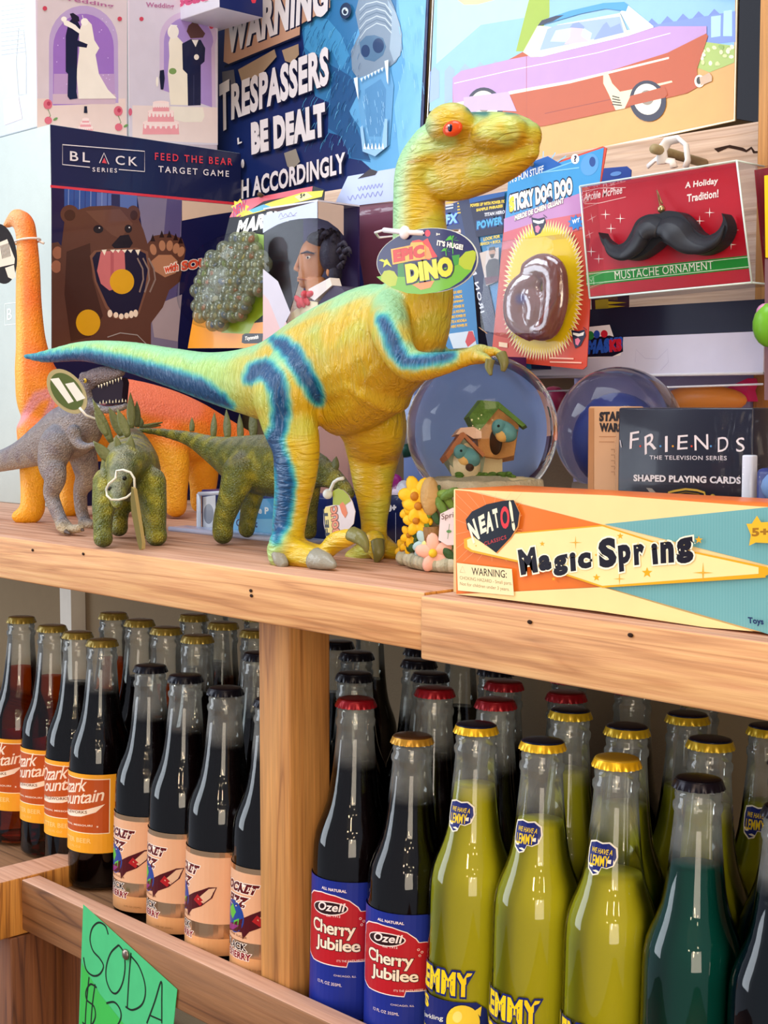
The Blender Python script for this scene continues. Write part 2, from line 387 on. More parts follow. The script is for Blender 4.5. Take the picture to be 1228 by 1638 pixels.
# nail holes in the front boards
for px, py in ((847, 995), (1008, 1016), (401, 945), (402, 953), (52, 880), (133, 886)):
    k = MB(); p = onY(px, py, .6106 if px < 680 else .6056); k.ball(p, .0012, pm('#2a160a', .9), 8, 5, (1.6, .4, 1)); k.build('nail_hole', shelf)
# crack across the beam's right end
k = MB(); cr = zm(900, 0, 3.744)([(905, 890), (1000, 868), (1080, 885), (1100, 898), (1130, 878), (1150, 905), (1178, 905), (1178, 915), (1140, 918), (1128, 892), (1100, 912), (1060, 900), (990, 885), (930, 912)])
A = Art((0, 1.04, 0), XA, ZA); A.poly(cr, pm('#2e1608', .9)); A.build('crack', shelf)
# ================================================================== soda bottles
BR = .0285
# (distance from the top, radius)
NECK = [(.0065, .0126), (.010, .0134), (.0135, .0128), (.0155, .0142), (.0185, .0142), (.021, .0132), (.030, .0138), (.042, .0148), (.056, .0161), (.067, .0175),
        (.076, .0192), (.084, .0217), (.091, .0245), (.098, .0268), (.106, .0281), (.116, BR)]
def prof(H, inset=0, top=0.0):
    p = [(BR * .72 - inset, .003 + inset), (BR * .9 - inset, .001 + inset), (BR * .985 - inset, .0035 + inset), (BR - inset, .008)]
    for t, r in reversed(NECK):
        if t >= top and H - t > .02: p.append((r - inset, H - t))
    return p
def rad_at(t):
    for (t0, r0), (t1, r1) in zip(NECK, NECK[1:]):
        if t0 <= t <= t1: return r0 + (r1 - r0) * (t - t0) / (t1 - t0)
    return BR if t > .1 else .0126
LIQ = {'amber': liquid('amber_soda', '#2a0e04', '#f09a40', .88), 'dark': liquid('dark_soda', '#0c0506', '#54241c', .06),
       'lemon': liquid('lemon_soda', '#c6bd24', '#d8d850', .12, .3), 'teal': liquid('teal_soda', '#0a5a50', '#38c0a8', .45), 'blue': liquid('blue_soda', '#04131f', '#0d4a66', .25),
       'pink': liquid('pink_soda', '#a03848', '#d06070', .35), 'lemond': liquid('lemon_soda_b', '#aaa822', '#c8cc50', .2, .3)}
GL_ME = {}
def glass_mesh(H):
    if H not in GL_ME:
        m = MB(); m.lathe(prof(H), M['glass'], 40); GL_ME[H] = m.mesh('glass')
    return GL_ME[H]
LQ_ME = {}
def liquid_mesh(kind, H, level):
    key = (kind, H, level)
    if key not in LQ_ME:
        p = prof(H, .0016, level); p.append((rad_at(level) - .0016, H - level)); m = MB()
        m.lathe(p, LIQ[kind], 40); LQ_ME[key] = m.mesh('soda')
    return LQ_ME[key]
CAPS = {}
def cap_mesh(side, topc):
    key = (side, topc)
    if key not in CAPS:
        m = MB(); ms = pm(side, .28, .35); mt = pm(topc, .25, .25)
        mod = lambda i, j: (.035 * math.cos(21 * 2 * math.pi * i / 126)) * min(1, max(0, (3 - j) / 3.0)) if j < 4 else 0
        m.lathe([(.0148, -.0062), (.0147, -.0052), (.0143, -.0038), (.0138, -.0022), (.0134, -.0012)], ms, 126, mod=mod, cap=False)
        m.lathe([(.0134, -.0012), (.0126, -.0004), (.0112, 0), (.006, .0001), (.0005, .0002)], mt, 126, cap=True)
        me = m.mesh('cap')
        CAPS[key] = me
    return CAPS[key]
def put(name, me, parent, loc=(0, 0, 0), rz=0):
    o = bpy.data.objects.new(name, me); COL.objects.link(o); o.parent = parent; o.location = loc; o.rotation_euler = (0, 0, rz); return o
def art_mesh(A, name):
    o = A.build(name); me = o.data; bpy.data.objects.remove(o); return me

def wrapart(R=BR + .0004): return Art((0, 0, 0), XA, ZA, px=False, wrap=R, rough=.35)
def arc_label(a, z0, z1, col, ang=150, seg=1):
    w = math.radians(ang) * BR
    a.poly([(-w, z0), (w, z0), (w, z1), (-w, z1)], col)
LBL = {}
def lab_orange():
    a = wrapart(); arc_label(a, .036, .1105, '#f0a52a')
    w = .0345
    a.poly([(-w, .0545), (w, .0545), (w, .1065), (-w, .1065)], '#f7e3c2'); a.poly([(-w + .0008, .0553), (w - .0008, .0553), (w - .0008, .1057), (-w + .0008, .1057)], '#b9501a')
    c = '#f4dcc6'
    a.txt('Ozark', (-.025, .0865), (.012, .0945), (-.0215, .1005), c, bold=.01, sp=.9)
    a.line([(-.028, .0780), (-.025, .0835), (-.0235, .0765), (-.0205, .0850), (-.0195, .0768)], .0011, c)
    a.txt('ountain', (-.0185, .0772), (.028, .0862), (-.0160, .0890), c, bold=.01, sp=.9)
    a.poly([(-.027, .0725), (-.01, .0738), (.010, .0765), (.030, .0828), (.022, .0752), (.008, .0702), (-.008, .0683), (-.024, .0677)], c)
    a.txt('BOTTLEWORKS', (-.024, .0696), (.014, .0735), (-.024, .0724), '#6b3a18', bold=.02)
    a.txt('BRANSON, MISSOURI', (-.025, .0595), (.019, .0612), (-.025, .0615), c, bold=.02); a.star(.0235, .0615, .0012, c)
    a.txt('BUTTER BEER', (-.024, .0445), (.018, .0455), (-.024, .0490), '#f9c878', bold=.02)
    a.txt('12 FL OZ', (-.008, .0400), (.008, .0402), (-.008, .0420), '#f9c878')
    return art_mesh(a, 'label')
FOIL = pm('#c9a27c', .16, .9)
def lab_rocket():
    a = wrapart(); arc_label(a, .0105, .0250, '#d59a68'); arc_label(a, .0250, .0990, FOIL); arc_label(a, .0375, .0945, '#dba783')
    k = '#5a0f14'; wt = '#f4e6da'
    a.txt('ROCKET', (-.030, .0775), (.0085, .0775), (-.0265, .0860), k, bold=.07, out=wt, outw=.06)
    a.txt('FIZZ', (-.024, .0655), (-.0005, .0655), (-.020, .0745), k, bold=.07, out=wt, outw=.06)
    a.ell(-.0135, .0560, .0125, .0135, '#1f3f8c'); a.poly([(-.022, .060), (-.015, .066), (-.010, .060), (-.015, .053), (-.020, .055)], '#58b23a'); a.poly([(-.013, .052), (-.006, .056), (-.008, .046), (-.013, .045)], '#58b23a')
    a.poly([(-.028, .0450), (-.012, .0510), (.006, .0620), (.020, .0690), (.0265, .0695), (.0230, .0600), (.014, .0520), (.004, .0470), (-.002, .0395), (-.003, .0450), (-.016, .0430), (-.025, .0400)], '#4b1017')
    a.poly([(.010, .0575), (.020, .0675), (.0255, .0688), (.0215, .0600), (.0155, .0545)], '#d8b090'); a.poly([(.006, .0560), (.010, .0615), (.0165, .0560), (.0125, .0520)], '#a81e22')
    a.poly([(-.026, .0455), (-.018, .0485), (-.006, .0500), (-.014, .0440), (-.024, .0420)], '#8a2c6e')
    a.txt('CANE SUGAR', (-.020, .0405), (.002, .0405), (-.020, .0423), '#6b3a24')
    a.txt('BLACK', (-.024, .0300), (.002, .0300), (-.024, .0360), '#26100c', bold=.05, out=wt, outw=.06)
    a.txt('CHERRY', (-.022, .0225), (.006, .0225), (-.022, .0285), '#7c1620', bold=.05, out=wt, outw=.06)
    a.txt('12 FL OZ (355ML)', (.002, .0145), (.018, .0145), (.002, .0163), '#8c5a34')
    return art_mesh(a, 'label')
def lab_cherry():
    a = wrapart(); arc_label(a, .006, .1060, '#1c2b86')
    w = '#f1dcd6'; r = '#b01c26'
    sh = [(-.030, .050), (-.030, .082), (-.0285, .0845), (-.028, .090), (-.022, .0940), (-.012, .0958), (.000, .0952), (.010, .0925), (.016, .0880), (.018, .0850), (.0255, .0850), (.0265, .065), (.0255, .0490), (.010, .0490), (.009, .045), (-.020, .045), (-.028, .0475)]
    a.poly([(x * 1.03, .070 + (z - .070) * 1.03) for x, z in sh], w); a.poly(sh, r)
    a.txt('ALL NATURAL', (-.012, .0985), (.008, .0985), (-.012, .1006), w, bold=.03)
    a.ell(-.006, .0855, .0155, .0052, w, rot=6); a.ell(-.006, .0855, .0146, .0044, '#2a1216', rot=6)
    a.txt('Ozell', (-.016, .0825), (.006, .0845), (-.0145, .0890), w, bold=.02)
    a.txt('Est. 1912', (-.007, .0795), (.004, .0802), (-.007, .0812), w)
    a.txt('Cherry', (-.0215, .0640), (.015, .0640), (-.0215, .0765), '#f4dfc8', bold=.02, out='#3a0a10', outw=.035, sp=.9)
    a.txt('Jubilee', (-.017, .0530), (.0185, .0530), (-.017, .0645), '#f4dfc8', bold=.02, out='#3a0a10', outw=.035, sp=.9)
    for x, z in ((.018, .080), (.0205, .078), (.019, .0755)): a.ell(x, z, .0009, .0009, w); a.ell(x, z, .0006, .0006, r)
    a.txt('IT\'S THE CAT\'S MEOW', (.002, .0478), (.022, .0490), (.002, .0494), w)
    a.txt('CHICAGO, ILL', (.000, .0370), (.016, .0370), (.000, .0385), w); a.txt('12 FL OZ 355ML', (-.014, .0300), (.006, .0300), (-.014, .0322), w)
    return art_mesh(a, 'label')
def lab_lemmy():
    a = wrapart(); y = '#eccb1a'; bl = '#1a2468'
    a.txt('since 1939', (-.028, .0735), (-.014, .0735), (-.028, .0752), '#3d4022')
    a.txt('LEMMY', (-.036, .0565), (.012, .0585), (-.036, .0725), y, bold=.045, out=bl, outw=.07)
    a.poly([(-.034, .024), (.020, .024), (.024, .034), (.022, .0500), (.015, .0550), (-.010, .0535), (-.034, .0525)], bl)
    a.txt("'S", (-.034, .0430), (-.022, .0430), (-.034, .0520), y, bold=.05)
    a.ell(.0065, .0410, .0118, .0125, '#141c50', rot=-20); a.ell(.0065, .0410, .0110, .0118, '#f0cd3c', rot=-20); a.poly([(.014, .0495), (.0185, .0525), (.0178, .0455)], '#f0cd3c'); a.ell(.003, .0445, .003, .004, '#f8e27a', rot=-20)
    a.txt('Sparkling', (-.034, .0330), (-.007, .0390), (-.034, .0370), '#f4f0e0')
    a.txt('LEMONADE', (-.034, .0240), (.014, .0235), (-.034, .0305), y, bold=.06, out=bl, outw=.05)
    return art_mesh(a, 'label')
def lab_green():
    a = wrapart(); arc_label(a, .006, .0700, '#131a1c'); a.poly([(-.08, .0672), (.08, .0672), (.08, .0695), (-.08, .0695)], '#e8c82a')
    a.poly([(-.08, .056), (.08, .056), (.08, .0575), (-.08, .0575)], '#e8c82a')
    a.txt('AMERICAN SODA', (-.026, .0600), (.012, .0600), (-.026, .0640), '#e8dca0', bold=.03)
    return art_mesh(a, 'label')
def lab_neck(H=.234):
    a = Art((0, 0, 0), XA, ZA, px=False, wrap=lambda v: rad_at(H - v) + .0003, rough=.35)
    zc = H - .060; w = '#f2ead6'; bl = '#1b2570'; y = '#ecca24'
    blob = [(-.0085, .004), (-.0075, .0085), (-.003, .0098), (.001, .0090), (.005, .0098), (.009, .0070), (.0098, .002), (.0080, -.003), (.0045, -.0048), (.0015, -.0045), (.0000, -.0085), (-.0035, -.0098), (-.0075, -.0070), (-.0085, -.002)]
    a.poly([(x * 1.1, zc + z * 1.1) for x, z in blob], w); a.poly([(x, zc + z) for x, z in blob], bl)
    a.txt('WE HAVE A', (-.0068, zc + .0030), (.0072, zc + .0030), (-.0062, zc + .0062), y, bold=.02)
    a.txt('LEMMY', (-.0070, zc - .0050), (.0058, zc - .0040), (-.0070, zc + .0014), y, bold=.02)
    return art_mesh(a, 'neck_label')
LM = {'orange': lab_orange(), 'rocket': lab_rocket(), 'cherry': lab_cherry(), 'lemmy': lab_lemmy(), 'green': lab_green(), 'neck': lab_neck()}
GOLD, BLK, RED, YEL, YG, LIME = ('#8f7a34', '#8a7634'), ('#15151f', '#1a1a24'), ('#8e1520', '#7c1019'), ('#e8b824', '#20243c'), ('#b99a20', '#181c30'), ('#a8a030', '#b0b236')
YY = ('#f0ba1e', '#caa02c'); GB = ('#c08e30', '#5d3d22'); DK = ('#1c1822', '#15131c')
STY = {   # look: soda, level, label, label turn, cap
    'butter': ('amber', .053, 'orange', -22, GOLD), 'butterd': ('dark', .050, 'orange', -22, GOLD), 'goldback': ('dark', .055, None, 0, GOLD),
    'goldamber': ('amber', .050, None, 0, GOLD),
    'rocket': ('dark', .050, 'rocket', -34, BLK), 'black': ('dark', .050, None, 0, BLK), 'cherry': ('dark', .047, 'cherry', -18, RED), 'cherryg': ('dark', .052, 'cherry', -10, GB),
    'red': ('dark', .05, None, 0, RED), 'lemon': ('lemon', .046, 'lemmy', -28, YEL), 'lemonb': ('lemond', .046, None, 0, YG), 'teal': ('teal', .052, 'green', -15, DK), 'navy': ('blue', .05, 'green', -15, DK),
    'pink': ('pink', .045, None, 0, LIME)}
# px, py of the cap's top, style, row depth Y (None: from a .232 tall bottle), label text
BL = [
 (35, 987, 'butter', .7295, 'amber soda bottle with an orange label, leftmost in the front row'),
 (90, 1002, 'butter', .7333, 'dark soda bottle with orange and yellow label, second from the left in the front row'),
 (133, 1013, 'butterd', .7277, 'dark soda bottle with orange label reading Ozar, third from the left in the front row'),
 (181, 1027, 'butterd', .7228, 'dark soda bottle with orange label, fourth from left, just before the peach labelled ones'),
 (248, 1066, 'rocket', .704, 'dark soda bottle with peach rocket label, leftmost of the four peach labelled bottles'),
 (302, 1081, 'rocket', .692, 'dark soda bottle with peach rocket label, second of the four peach labelled bottles'),
 (365, 1101, 'rocket', .686, 'dark soda bottle whose peach label shows mostly blank orange, third of four peach labelled'),
 (437, 1118, 'rocket', .683, 'dark soda bottle with peach label and globe, half hidden behind the wooden post'),
 (562, 1116, 'cherry', .695, 'dark cherry soda with red crown cap and blue label, just right of the wooden post'),
 (643, 1172, 'cherryg', .674, 'dark cherry soda with brass coloured cap and blue and red label, in front row'),
 (755, 1157, 'lemon', .694, 'yellow lemonade bottle, leftmost of the three big ones in the front row'),
 (853, 1181, 'lemon', .676, 'yellow lemonade bottle, middle of the three big ones in the front row'),
 (980, 1210, 'lemony', .681, 'yellow lemonade bottle with bright yellow cap and lower fill, beside the teal bottle'),
 (1110, 1243, 'teal', .681, 'teal green soda bottle with dark cap in the front row, right of the lemonades'),
 (1240, 1285, 'navy', .679, 'dark blue soda bottle cut by the right edge of the photo, in the front row'),
 # back rows, left bay
 (140, 983, 'goldamber', None, 'clear necked bottle with olive cap, behind the third orange label bottle'),
 (203, 993, 'goldback', None, 'olive capped bottle behind, between the trim and the fourth orange label bottle'),
 (232, 1005, 'goldamber', None, 'olive capped bottle standing right behind the fourth orange label bottle'),
 (295, 985, 'goldback', None, 'olive capped bottle with its cap touching the shelf board, left of centre in the back'),
 (330, 998, 'goldamber', None, 'olive capped bottle with an amber patch at its fill line, in the back row'),
 (286, 1018, 'goldback', None, 'olive capped bottle directly behind the two leftmost black capped ones'),
 (381, 1010, 'goldback', None, 'olive capped bottle behind the black capped ones, nearest to the post'),
 (358, 1058, 'black', None, 'black capped bottle directly behind the third peach labelled bottle'),
 (398, 990, 'goldback', .86, 'olive capped bottle at the very back, left of the post, cap hidden by the board'),
 (345, 975, 'goldback', .88, 'bare glass bottle top at the back, half covered by the front board, left bay'),
 # back rows, middle
 (546, 1034, 'black', None, 'black capped bottle highest behind the right side of the wooden post'),
 (562, 1053, 'black', None, 'black capped bottle, second down in the stack of caps right of the post'),
 (580, 1071, 'black', None, 'black capped bottle with a full visible cap just behind the red capped cherry soda'),
 (556, 1098, 'black', .765, 'black capped bottle whose cap barely shows behind the red cherry cap'),
 (592, 1014, 'goldback', .93, 'dark full bottle at the back whose cap is hidden by the front board, middle'),
 (648, 1044, 'black', None, 'black capped bottle touching the underside of the front board, by the board joint'),
 (679, 1060, 'black', None, 'black capped bottle just right of and below the one at the board joint'),
 (666, 1086, 'black', None, 'black capped bottle right behind the dark red capped one in the middle'),
 (678, 1105, 'red', None, 'dark red capped bottle standing behind the brass capped cherry soda'),
 (788, 1074, 'black', None, 'black capped bottle half hidden by the front board, behind two dark red caps'),
 (785, 1090, 'red', None, 'dark red capped bottle, upper of two behind the left lemonade bottle'),
 (774, 1119, 'red', None, 'dark red capped bottle, lower of two behind the left lemonade bottle'),
 (728, 1050, 'goldback', .90, 'dark full bottle at the back, top behind the board, between black and red caps'),
 (885, 1090, 'red', None, 'dark red capped bottle with its cap against the board, above the middle lemonade'),
 (873, 1106, 'red', None, 'dark red capped bottle right behind the yellow cap of the second row lemonade'),
 (890, 1139, 'lemonb', None, 'second row lemonade with a yellow and black cap, behind the middle lemonade'),
 (985, 1104, 'red', None, 'dark red capped clear necked bottle with its cap against the board, above the right lemonade'),
 (979, 1164, 'lemonb', .745, 'second row lemonade with a yellow cap, directly behind the bright capped lemonade'),
 (1064, 1125, 'goldback', .84, 'clear necked bottle with its cap hidden by the board, behind two yellow caps'),
 (1091, 1149, 'lemonb', None, 'lemonade with a dull yellow cap, upper one behind the teal bottle'),
 (1114, 1187, 'lemonb', .742, 'lemonade with a dull yellow cap, lower one right behind the teal bottle'),
 (1200, 1142, 'lemonn', .80, 'dim lemonade with a dark neck label under the board at the right'),
 (1222, 1226, 'navy', .742, 'dark capped blue soda bottle in the second row at the right edge'),
]
pos = []
for px, py, st, Y, lb in BL:
    if Y is None:
        p = onZ(px, py, ZB + .234)
    else: p = onY(px, py, Y)
    pos.append([p.x, p.y - .0073])
fix = [list(p) for p in pos]
for it in range(300):          # settle the rows so that no two bottles share the same space
    mv = 0
    for i in range(len(pos)):
        for j in range(i):
            dx = pos[i][0] - pos[j][0]; dy = pos[i][1] - pos[j][1]; d = math.hypot(dx, dy) or 1e-5; need = 2 * BR + .0006
            if d < need:
                q = (need - d) / 2 / d; wi, wj = (.3, 1.7) if i < 15 <= j else (1.7, .3) if j < 15 <= i else (1, 1)
                pos[i][0] += dx * q * wi; pos[i][1] += dy * q * wi; pos[j][0] -= dx * q * wj; pos[j][1] -= dy * q * wj; mv = max(mv, need - d)
        pos[i][1] = min(max(pos[i][1], .6795), 1.065)
        # keep clear of the post
        x, y = pos[i]
        if y < .6885 + BR and RX - BR < x < -.7746 + BR:
            cx = min(max(x, RX), -.7746); cy = min(max(y, .650), .6885); d = math.hypot(x - cx, y - cy) or 1e-5
            if d < BR + .001: pos[i][0] = cx + (x - cx) * (BR + .001) / d; pos[i][1] = cy + (y - cy) * (BR + .001) / d
    if mv < .0002: break
STY['lemony'] = ('lemon', .072, 'lemmy', -30, YY); STY['lemonn'] = ('lemond', .05, None, 0, YG)
for i, ((px, py, st, Y, lb), (x, y)) in enumerate(zip(BL, pos)):
    lq, lv, lab, turn, capc = STY[st]
    front = st in ('butter', 'butterd', 'rocket', 'cherry', 'cherryg', 'lemon', 'lemony', 'teal', 'navy') and i < 15
    H = .234
    # height that brings the cap to the row's line of sight
    d = (Vector((x, y, ZB)) - CAM).dot(FW)
    if Y is not None and i < 15:
        H = (onY(px, py, y + .0073).z - ZB)
        H = min(max(H, .205), .238)
    e = empty('soda_bottle', (x, y, ZB), lb, 'bottle', 'soda bottles on the lower shelf')
    e.scale = (1, 1, H / .234); e.rotation_euler = (math.radians(-1.8), 0, 0); e.location.z += .0008
    lv2 = lv + (.012 * ((i * 37) % 5 - 2) / 5 if i >= 15 else 0)
    if px == 853: lv2 = .052
    if px == 755: lv2 = .041
    put('glass', glass_mesh(.234), e); put('soda', liquid_mesh(lq, .234, round(lv2, 4)), e)
    put('cap', cap_mesh(*capc), e, (0, 0, .234), random.uniform(0, 1))
    if lab: put('label', LM[lab], e, rz=math.radians({'orange': 6, 'rocket': 0, 'cherry': 24, 'lemmy': 22, 'green': 20}[lab] + {133: 12, 248: 10, 302: 4, 365: -8, 437: 14}.get(px, 0)))
    if st in ('lemon', 'lemony', 'lemonn'): put('neck_label', LM['neck'], e, rz=math.radians(8))
# two bottles on the bottom shelf behind the rail
for px, py, D, lb in ((104, 1547, 1.56, 'pink soda bottle with lime gold cap, lower and nearer of two under the green sign'), (88, 1517, 1.68, 'lime capped bottle behind the pink one, low at the left')):
    p = PD(px, py, D); e = empty('soda_bottle', (p.x, p.y, CZ - .84), lb, 'bottle', 'sodas on the bottom shelf')
    e.scale = (1, 1, (p.z - CZ + .84) / .234)
    put('glass', glass_mesh(.234), e); put('soda', liquid_mesh('pink', .234, .045), e); put('cap', cap_mesh(*LIME), e, (0, 0, .234))
# green handwritten price card pinned to the rail
card = empty('price_sign', onY(201, 1527, .6305), 'bright green paper sign with handwritten SODA, pinned to the bottle rail', 'sign')
gq = [(133, 1447), (283, 1583), (277, 1642), (290, 1720), (118, 1720), (126, 1640)]
m = MB(); m.slab([onY(x, y, .6298) for x, y in gq], (0, .0004, 0), pm('#46b877', .7, var=.1)); m.build('paper', card)
A = Art((0, .6298, 0), XA, ZA, rough=.6, lift=.0001)
A.poly([(131, 1540), (160, 1590), (200, 1640), (215, 1720), (120, 1720), (127, 1640)], '#3cb24c')
K = '#16241c'; g = zm(0, 1180, 2.79)
A.line(g([(483, 878), (470, 840), (440, 825), (412, 850), (402, 900), (415, 950), (445, 985), (462, 1020), (445, 1055), (415, 1062), (385, 1035), (373, 980)]), 2.3, K, smooth=True)
A.line(g([(530, 925), (495, 960), (475, 1020), (475, 1080), (495, 1130), (520, 1140), (545, 1100), (558, 1030), (552, 960), (530, 925)]), 2.3, K, smooth=True)
A.line(g([(585, 960), (575, 1080), (568, 1205)]), 2.3, K, smooth=True); A.line(g([(585, 975), (620, 1020), (645, 1090), (648, 1150), (630, 1195), (590, 1215), (560, 1200)]), 2.3, K, smooth=True)
A.line(g([(655, 1275), (690, 1180), (720, 1088), (722, 1180), (722, 1275)]), 2.3, K, smooth=True); A.line(g([(672, 1240), (722, 1262)]), 2.0, K)
A.line(g([(432, 1115), (405, 1100), (385, 1130), (388, 1170), (420, 1200), (425, 1250), (400, 1290), (368, 1270)]), 2.3, K, smooth=True)
A.line(g([(398, 1068), (385, 1200), (380, 1300)]), 2.3, K, smooth=True); A.line(g([(425, 1100), (412, 1200), (405, 1300)]), 2.3, K, smooth=True)
A.line(g([(475, 1185), (510, 1180), (535, 1210), (540, 1250), (520, 1290), (480, 1330)]), 2.3, K, smooth=True)
A.build('handwriting', card)
m = MB(); p = onY(201, 1527, .6285); m.ball(p, .0045, pm('#8a7a70', .3, .8), 14, 8, (1, .5, 1)); m.tube([p, p + YA * .006], .0015, pm('#6a5a50', .4, .8)); m.build('screw', card)
# ================================================================== dinosaurs
def sweep(m, chain, lat, ratio=1.0, n=6, seg=18, mat=None):
    """chain of (world point, radius[, ratio]); lat = sideways axis; ratio = sideways radius / other radius"""
    C = catmull([(*p[0], p[1], p[2] if len(p) > 2 else ratio) for p in chain], n)
    pts = [Vector(c[:3]) for c in C]; rs = [max(.0004, c[3]) for c in C]; ra = [c[4] for c in C]
    def ring(c, t, r, q):
        l = lat - t * lat.dot(t); l = l.normalized() if l.length > .05 else t.orthogonal().normalized(); w = t.cross(l)
        return [c + l * math.cos(a) * r * q + w * math.sin(a) * r for a in (2 * math.pi * k / seg for k in range(seg))]
    N = len(pts); T = [(pts[min(i + 1, N - 1)] - pts[max(i - 1, 0)]).normalized() for i in range(N)]
    rings = []
    for f in (1.0, .8, .5): rings.append(ring(pts[0] - T[0] * rs[0] * f * .9, T[0], rs[0] * math.sqrt(max(.01, 1 - f * f)), ra[0]))
    for i in range(N): rings.append(ring(pts[i], T[i], rs[i], ra[i]))
    for f in (.5, .8, 1.0): rings.append(ring(pts[-1] + T[-1] * rs[-1] * f * .9, T[-1], rs[-1] * math.sqrt(max(.01, 1 - f * f)), ra[-1]))
    vs = [p for r in rings for p in r]; R = len(rings)
    fs = [(i * seg + k, i * seg + (k + 1) % seg, (i + 1) * seg + (k + 1) % seg, (i + 1) * seg + k) for i in range(R - 1) for k in range(seg)]
    fs += [tuple(range(seg - 1, -1, -1)), tuple((R - 1) * seg + k for k in range(seg))]
    m.add(vs, fs, mat, True)
def skin(name, m, voxel, smooth, paint, mat, parent, hollow=None):
    me = m.mesh('tmp'); o = bpy.data.objects.new('tmp', me); COL.objects.link(o)
    r = o.modifiers.new('r', 'REMESH'); r.mode = 'VOXEL'; r.voxel_size = voxel
    s = o.modifiers.new('s', 'SMOOTH'); s.factor = .5; s.iterations = smooth
    dg = bpy.context.evaluated_depsgraph_get(); me2 = bpy.data.meshes.new_from_object(o.evaluated_get(dg)); bpy.data.objects.remove(o)
    me2.name = name; me2.materials.clear(); me2.materials.append(mat)
    n = len(me2.vertices); co = np.empty(n * 3, np.float32); me2.vertices.foreach_get('co', co); co = co.reshape(-1, 3).astype(float)
    no = np.empty(n * 3, np.float32); me2.vertices.foreach_get('normal', no); no = no.reshape(-1, 3)
    q = co - np.array(CAM); d = q @ np.array(FW); u = 614 + F * (q @ np.array(RT)) / d; v = 819 - F * (q @ np.array(UP)) / d
    col = paint(co, no, u, v)
    at = me2.color_attributes.new('toy_paint', 'FLOAT_COLOR', 'POINT')
    at.data.foreach_set('color', (col if col.shape[1] == 4 else np.concatenate([col, np.ones((n, 1))], 1)).astype(np.float32).ravel())
    me2.polygons.foreach_set('use_smooth', [True] * len(me2.polygons)); me2.update()
    return link(name, me2, parent)
def hide_mat(name, sc, strength, rough=.45, dist=.0015, stretch=(1, 1, 1), spec=.5, mott=.12, stretch2=None):
    m, t, n, l, b = nt(name); at = n.new('ShaderNodeAttribute'); at.attribute_name = 'toy_paint'
    tc = n.new('ShaderNodeTexCoord'); mp = n.new('ShaderNodeMapping'); mp.inputs['Scale'].default_value = stretch; l.new(tc.outputs['Object'], mp.inputs[0])
    no = n.new('ShaderNodeTexNoise'); no.inputs['Scale'].default_value = sc; no.inputs['Detail'].default_value = 4; no.inputs['Distortion'].default_value = 1.2; l.new(mp.outputs[0], no.inputs['Vector'])
    vo = n.new('ShaderNodeTexVoronoi'); vo.feature = 'DISTANCE_TO_EDGE'; vo.inputs['Scale'].default_value = sc * 1.3; l.new(mp.outputs[0], vo.inputs['Vector'])
    if stretch2:
        mp2 = n.new('ShaderNodeMapping'); mp2.inputs['Scale'].default_value = stretch2; l.new(tc.outputs['Object'], mp2.inputs[0])
        vm = n.new('ShaderNodeMix'); vm.data_type = 'FLOAT'; no2 = n.new('ShaderNodeTexNoise'); no2.inputs['Scale'].default_value = sc; no2.inputs['Detail'].default_value = 3; no2.inputs['Distortion'].default_value = .8; l.new(mp2.outputs[0], no2.inputs['Vector'])
        l.new(at.outputs['Alpha'], vm.inputs[0]); l.new(no.outputs['Fac'], vm.inputs[2]); l.new(no2.outputs['Fac'], vm.inputs[3]); hsrc = vm.outputs[0]
    else: hsrc = no.outputs['Fac']
    ad = n.new('ShaderNodeMath'); ad.operation = 'MULTIPLY_ADD'; ad.inputs[1].default_value = .0 if stretch2 else .8; l.new(vo.outputs['Distance'], ad.inputs[0]); l.new(hsrc, ad.inputs[2])
    bp = n.new('ShaderNodeBump'); bp.inputs['Strength'].default_value = strength; bp.inputs['Distance'].default_value = dist
    l.new(ad.outputs[0], bp.inputs['Height']); l.new(bp.outputs[0], b.inputs['Normal'])
    hs = n.new('ShaderNodeMix'); hs.data_type = 'RGBA'; hs.blend_type = 'OVERLAY'; hs.inputs[0].default_value = mott
    l.new(at.outputs['Color'], hs.inputs[6]); l.new(no.outputs['Fac'], hs.inputs[7]); l.new(hs.outputs[2], b.inputs['Base Color'])
    b.inputs['Roughness'].default_value = rough; b.inputs['Specular IOR Level'].default_value = spec
    return m
def L3(h): return np.array(lin(h)[:3])
def sstep(a, b_, x): t = np.clip((x - a) / (b_ - a), 0, 1); return t * t * (3 - 2 * t)
def mix(a, b_, f): return a * (1 - f[:, None]) + b_ * f[:, None]
def pdist(u, v, poly):
    """distance to a polyline with (x, y, halfwidth) knots, minus the half width"""
    best = np.full(u.shape, 1e9)
    for (x0, y0, w0), (x1, y1, w1) in zip(poly, poly[1:]):
        dx, dy = x1 - x0, y1 - y0; t = np.clip(((u - x0) * dx + (v - y0) * dy) / (dx * dx + dy * dy), 0, 1)
        best = np.minimum(best, np.hypot(u - x0 - t * dx, v - y0 - t * dy) - (w0 + t * (w1 - w0)))
    return best
def vnoise(co, s):
    return (np.sin(co[:, 0] * s + 1.3 * np.sin(co[:, 2] * s * .7)) + np.sin(co[:, 1] * s * 1.1 + 2) + np.sin(co[:, 2] * s * 1.3 + 1.7 * np.sin(co[:, 0] * s * .9))) / 3
def ch(pts, Y):        # chain from pixels on the vertical plane y = Y (or per-point Y); radius in pixels
    out = []
    for p in pts:
        y = p[3] if len(p) > 3 else Y
        q = onY(p[0], p[1], y); D = (q - CAM).dot(FW); out.append((q, p[2] * D / F) + ((p[4],) if len(p) > 4 else ()))
    return out
def chD(pts, D0=None):
    return [(PD(p[0], p[1], p[3] if len(p) > 3 else D0), p[2] * (p[3] if len(p) > 3 else D0) / F) + ((p[4],) if len(p) > 4 else ()) for p in pts]
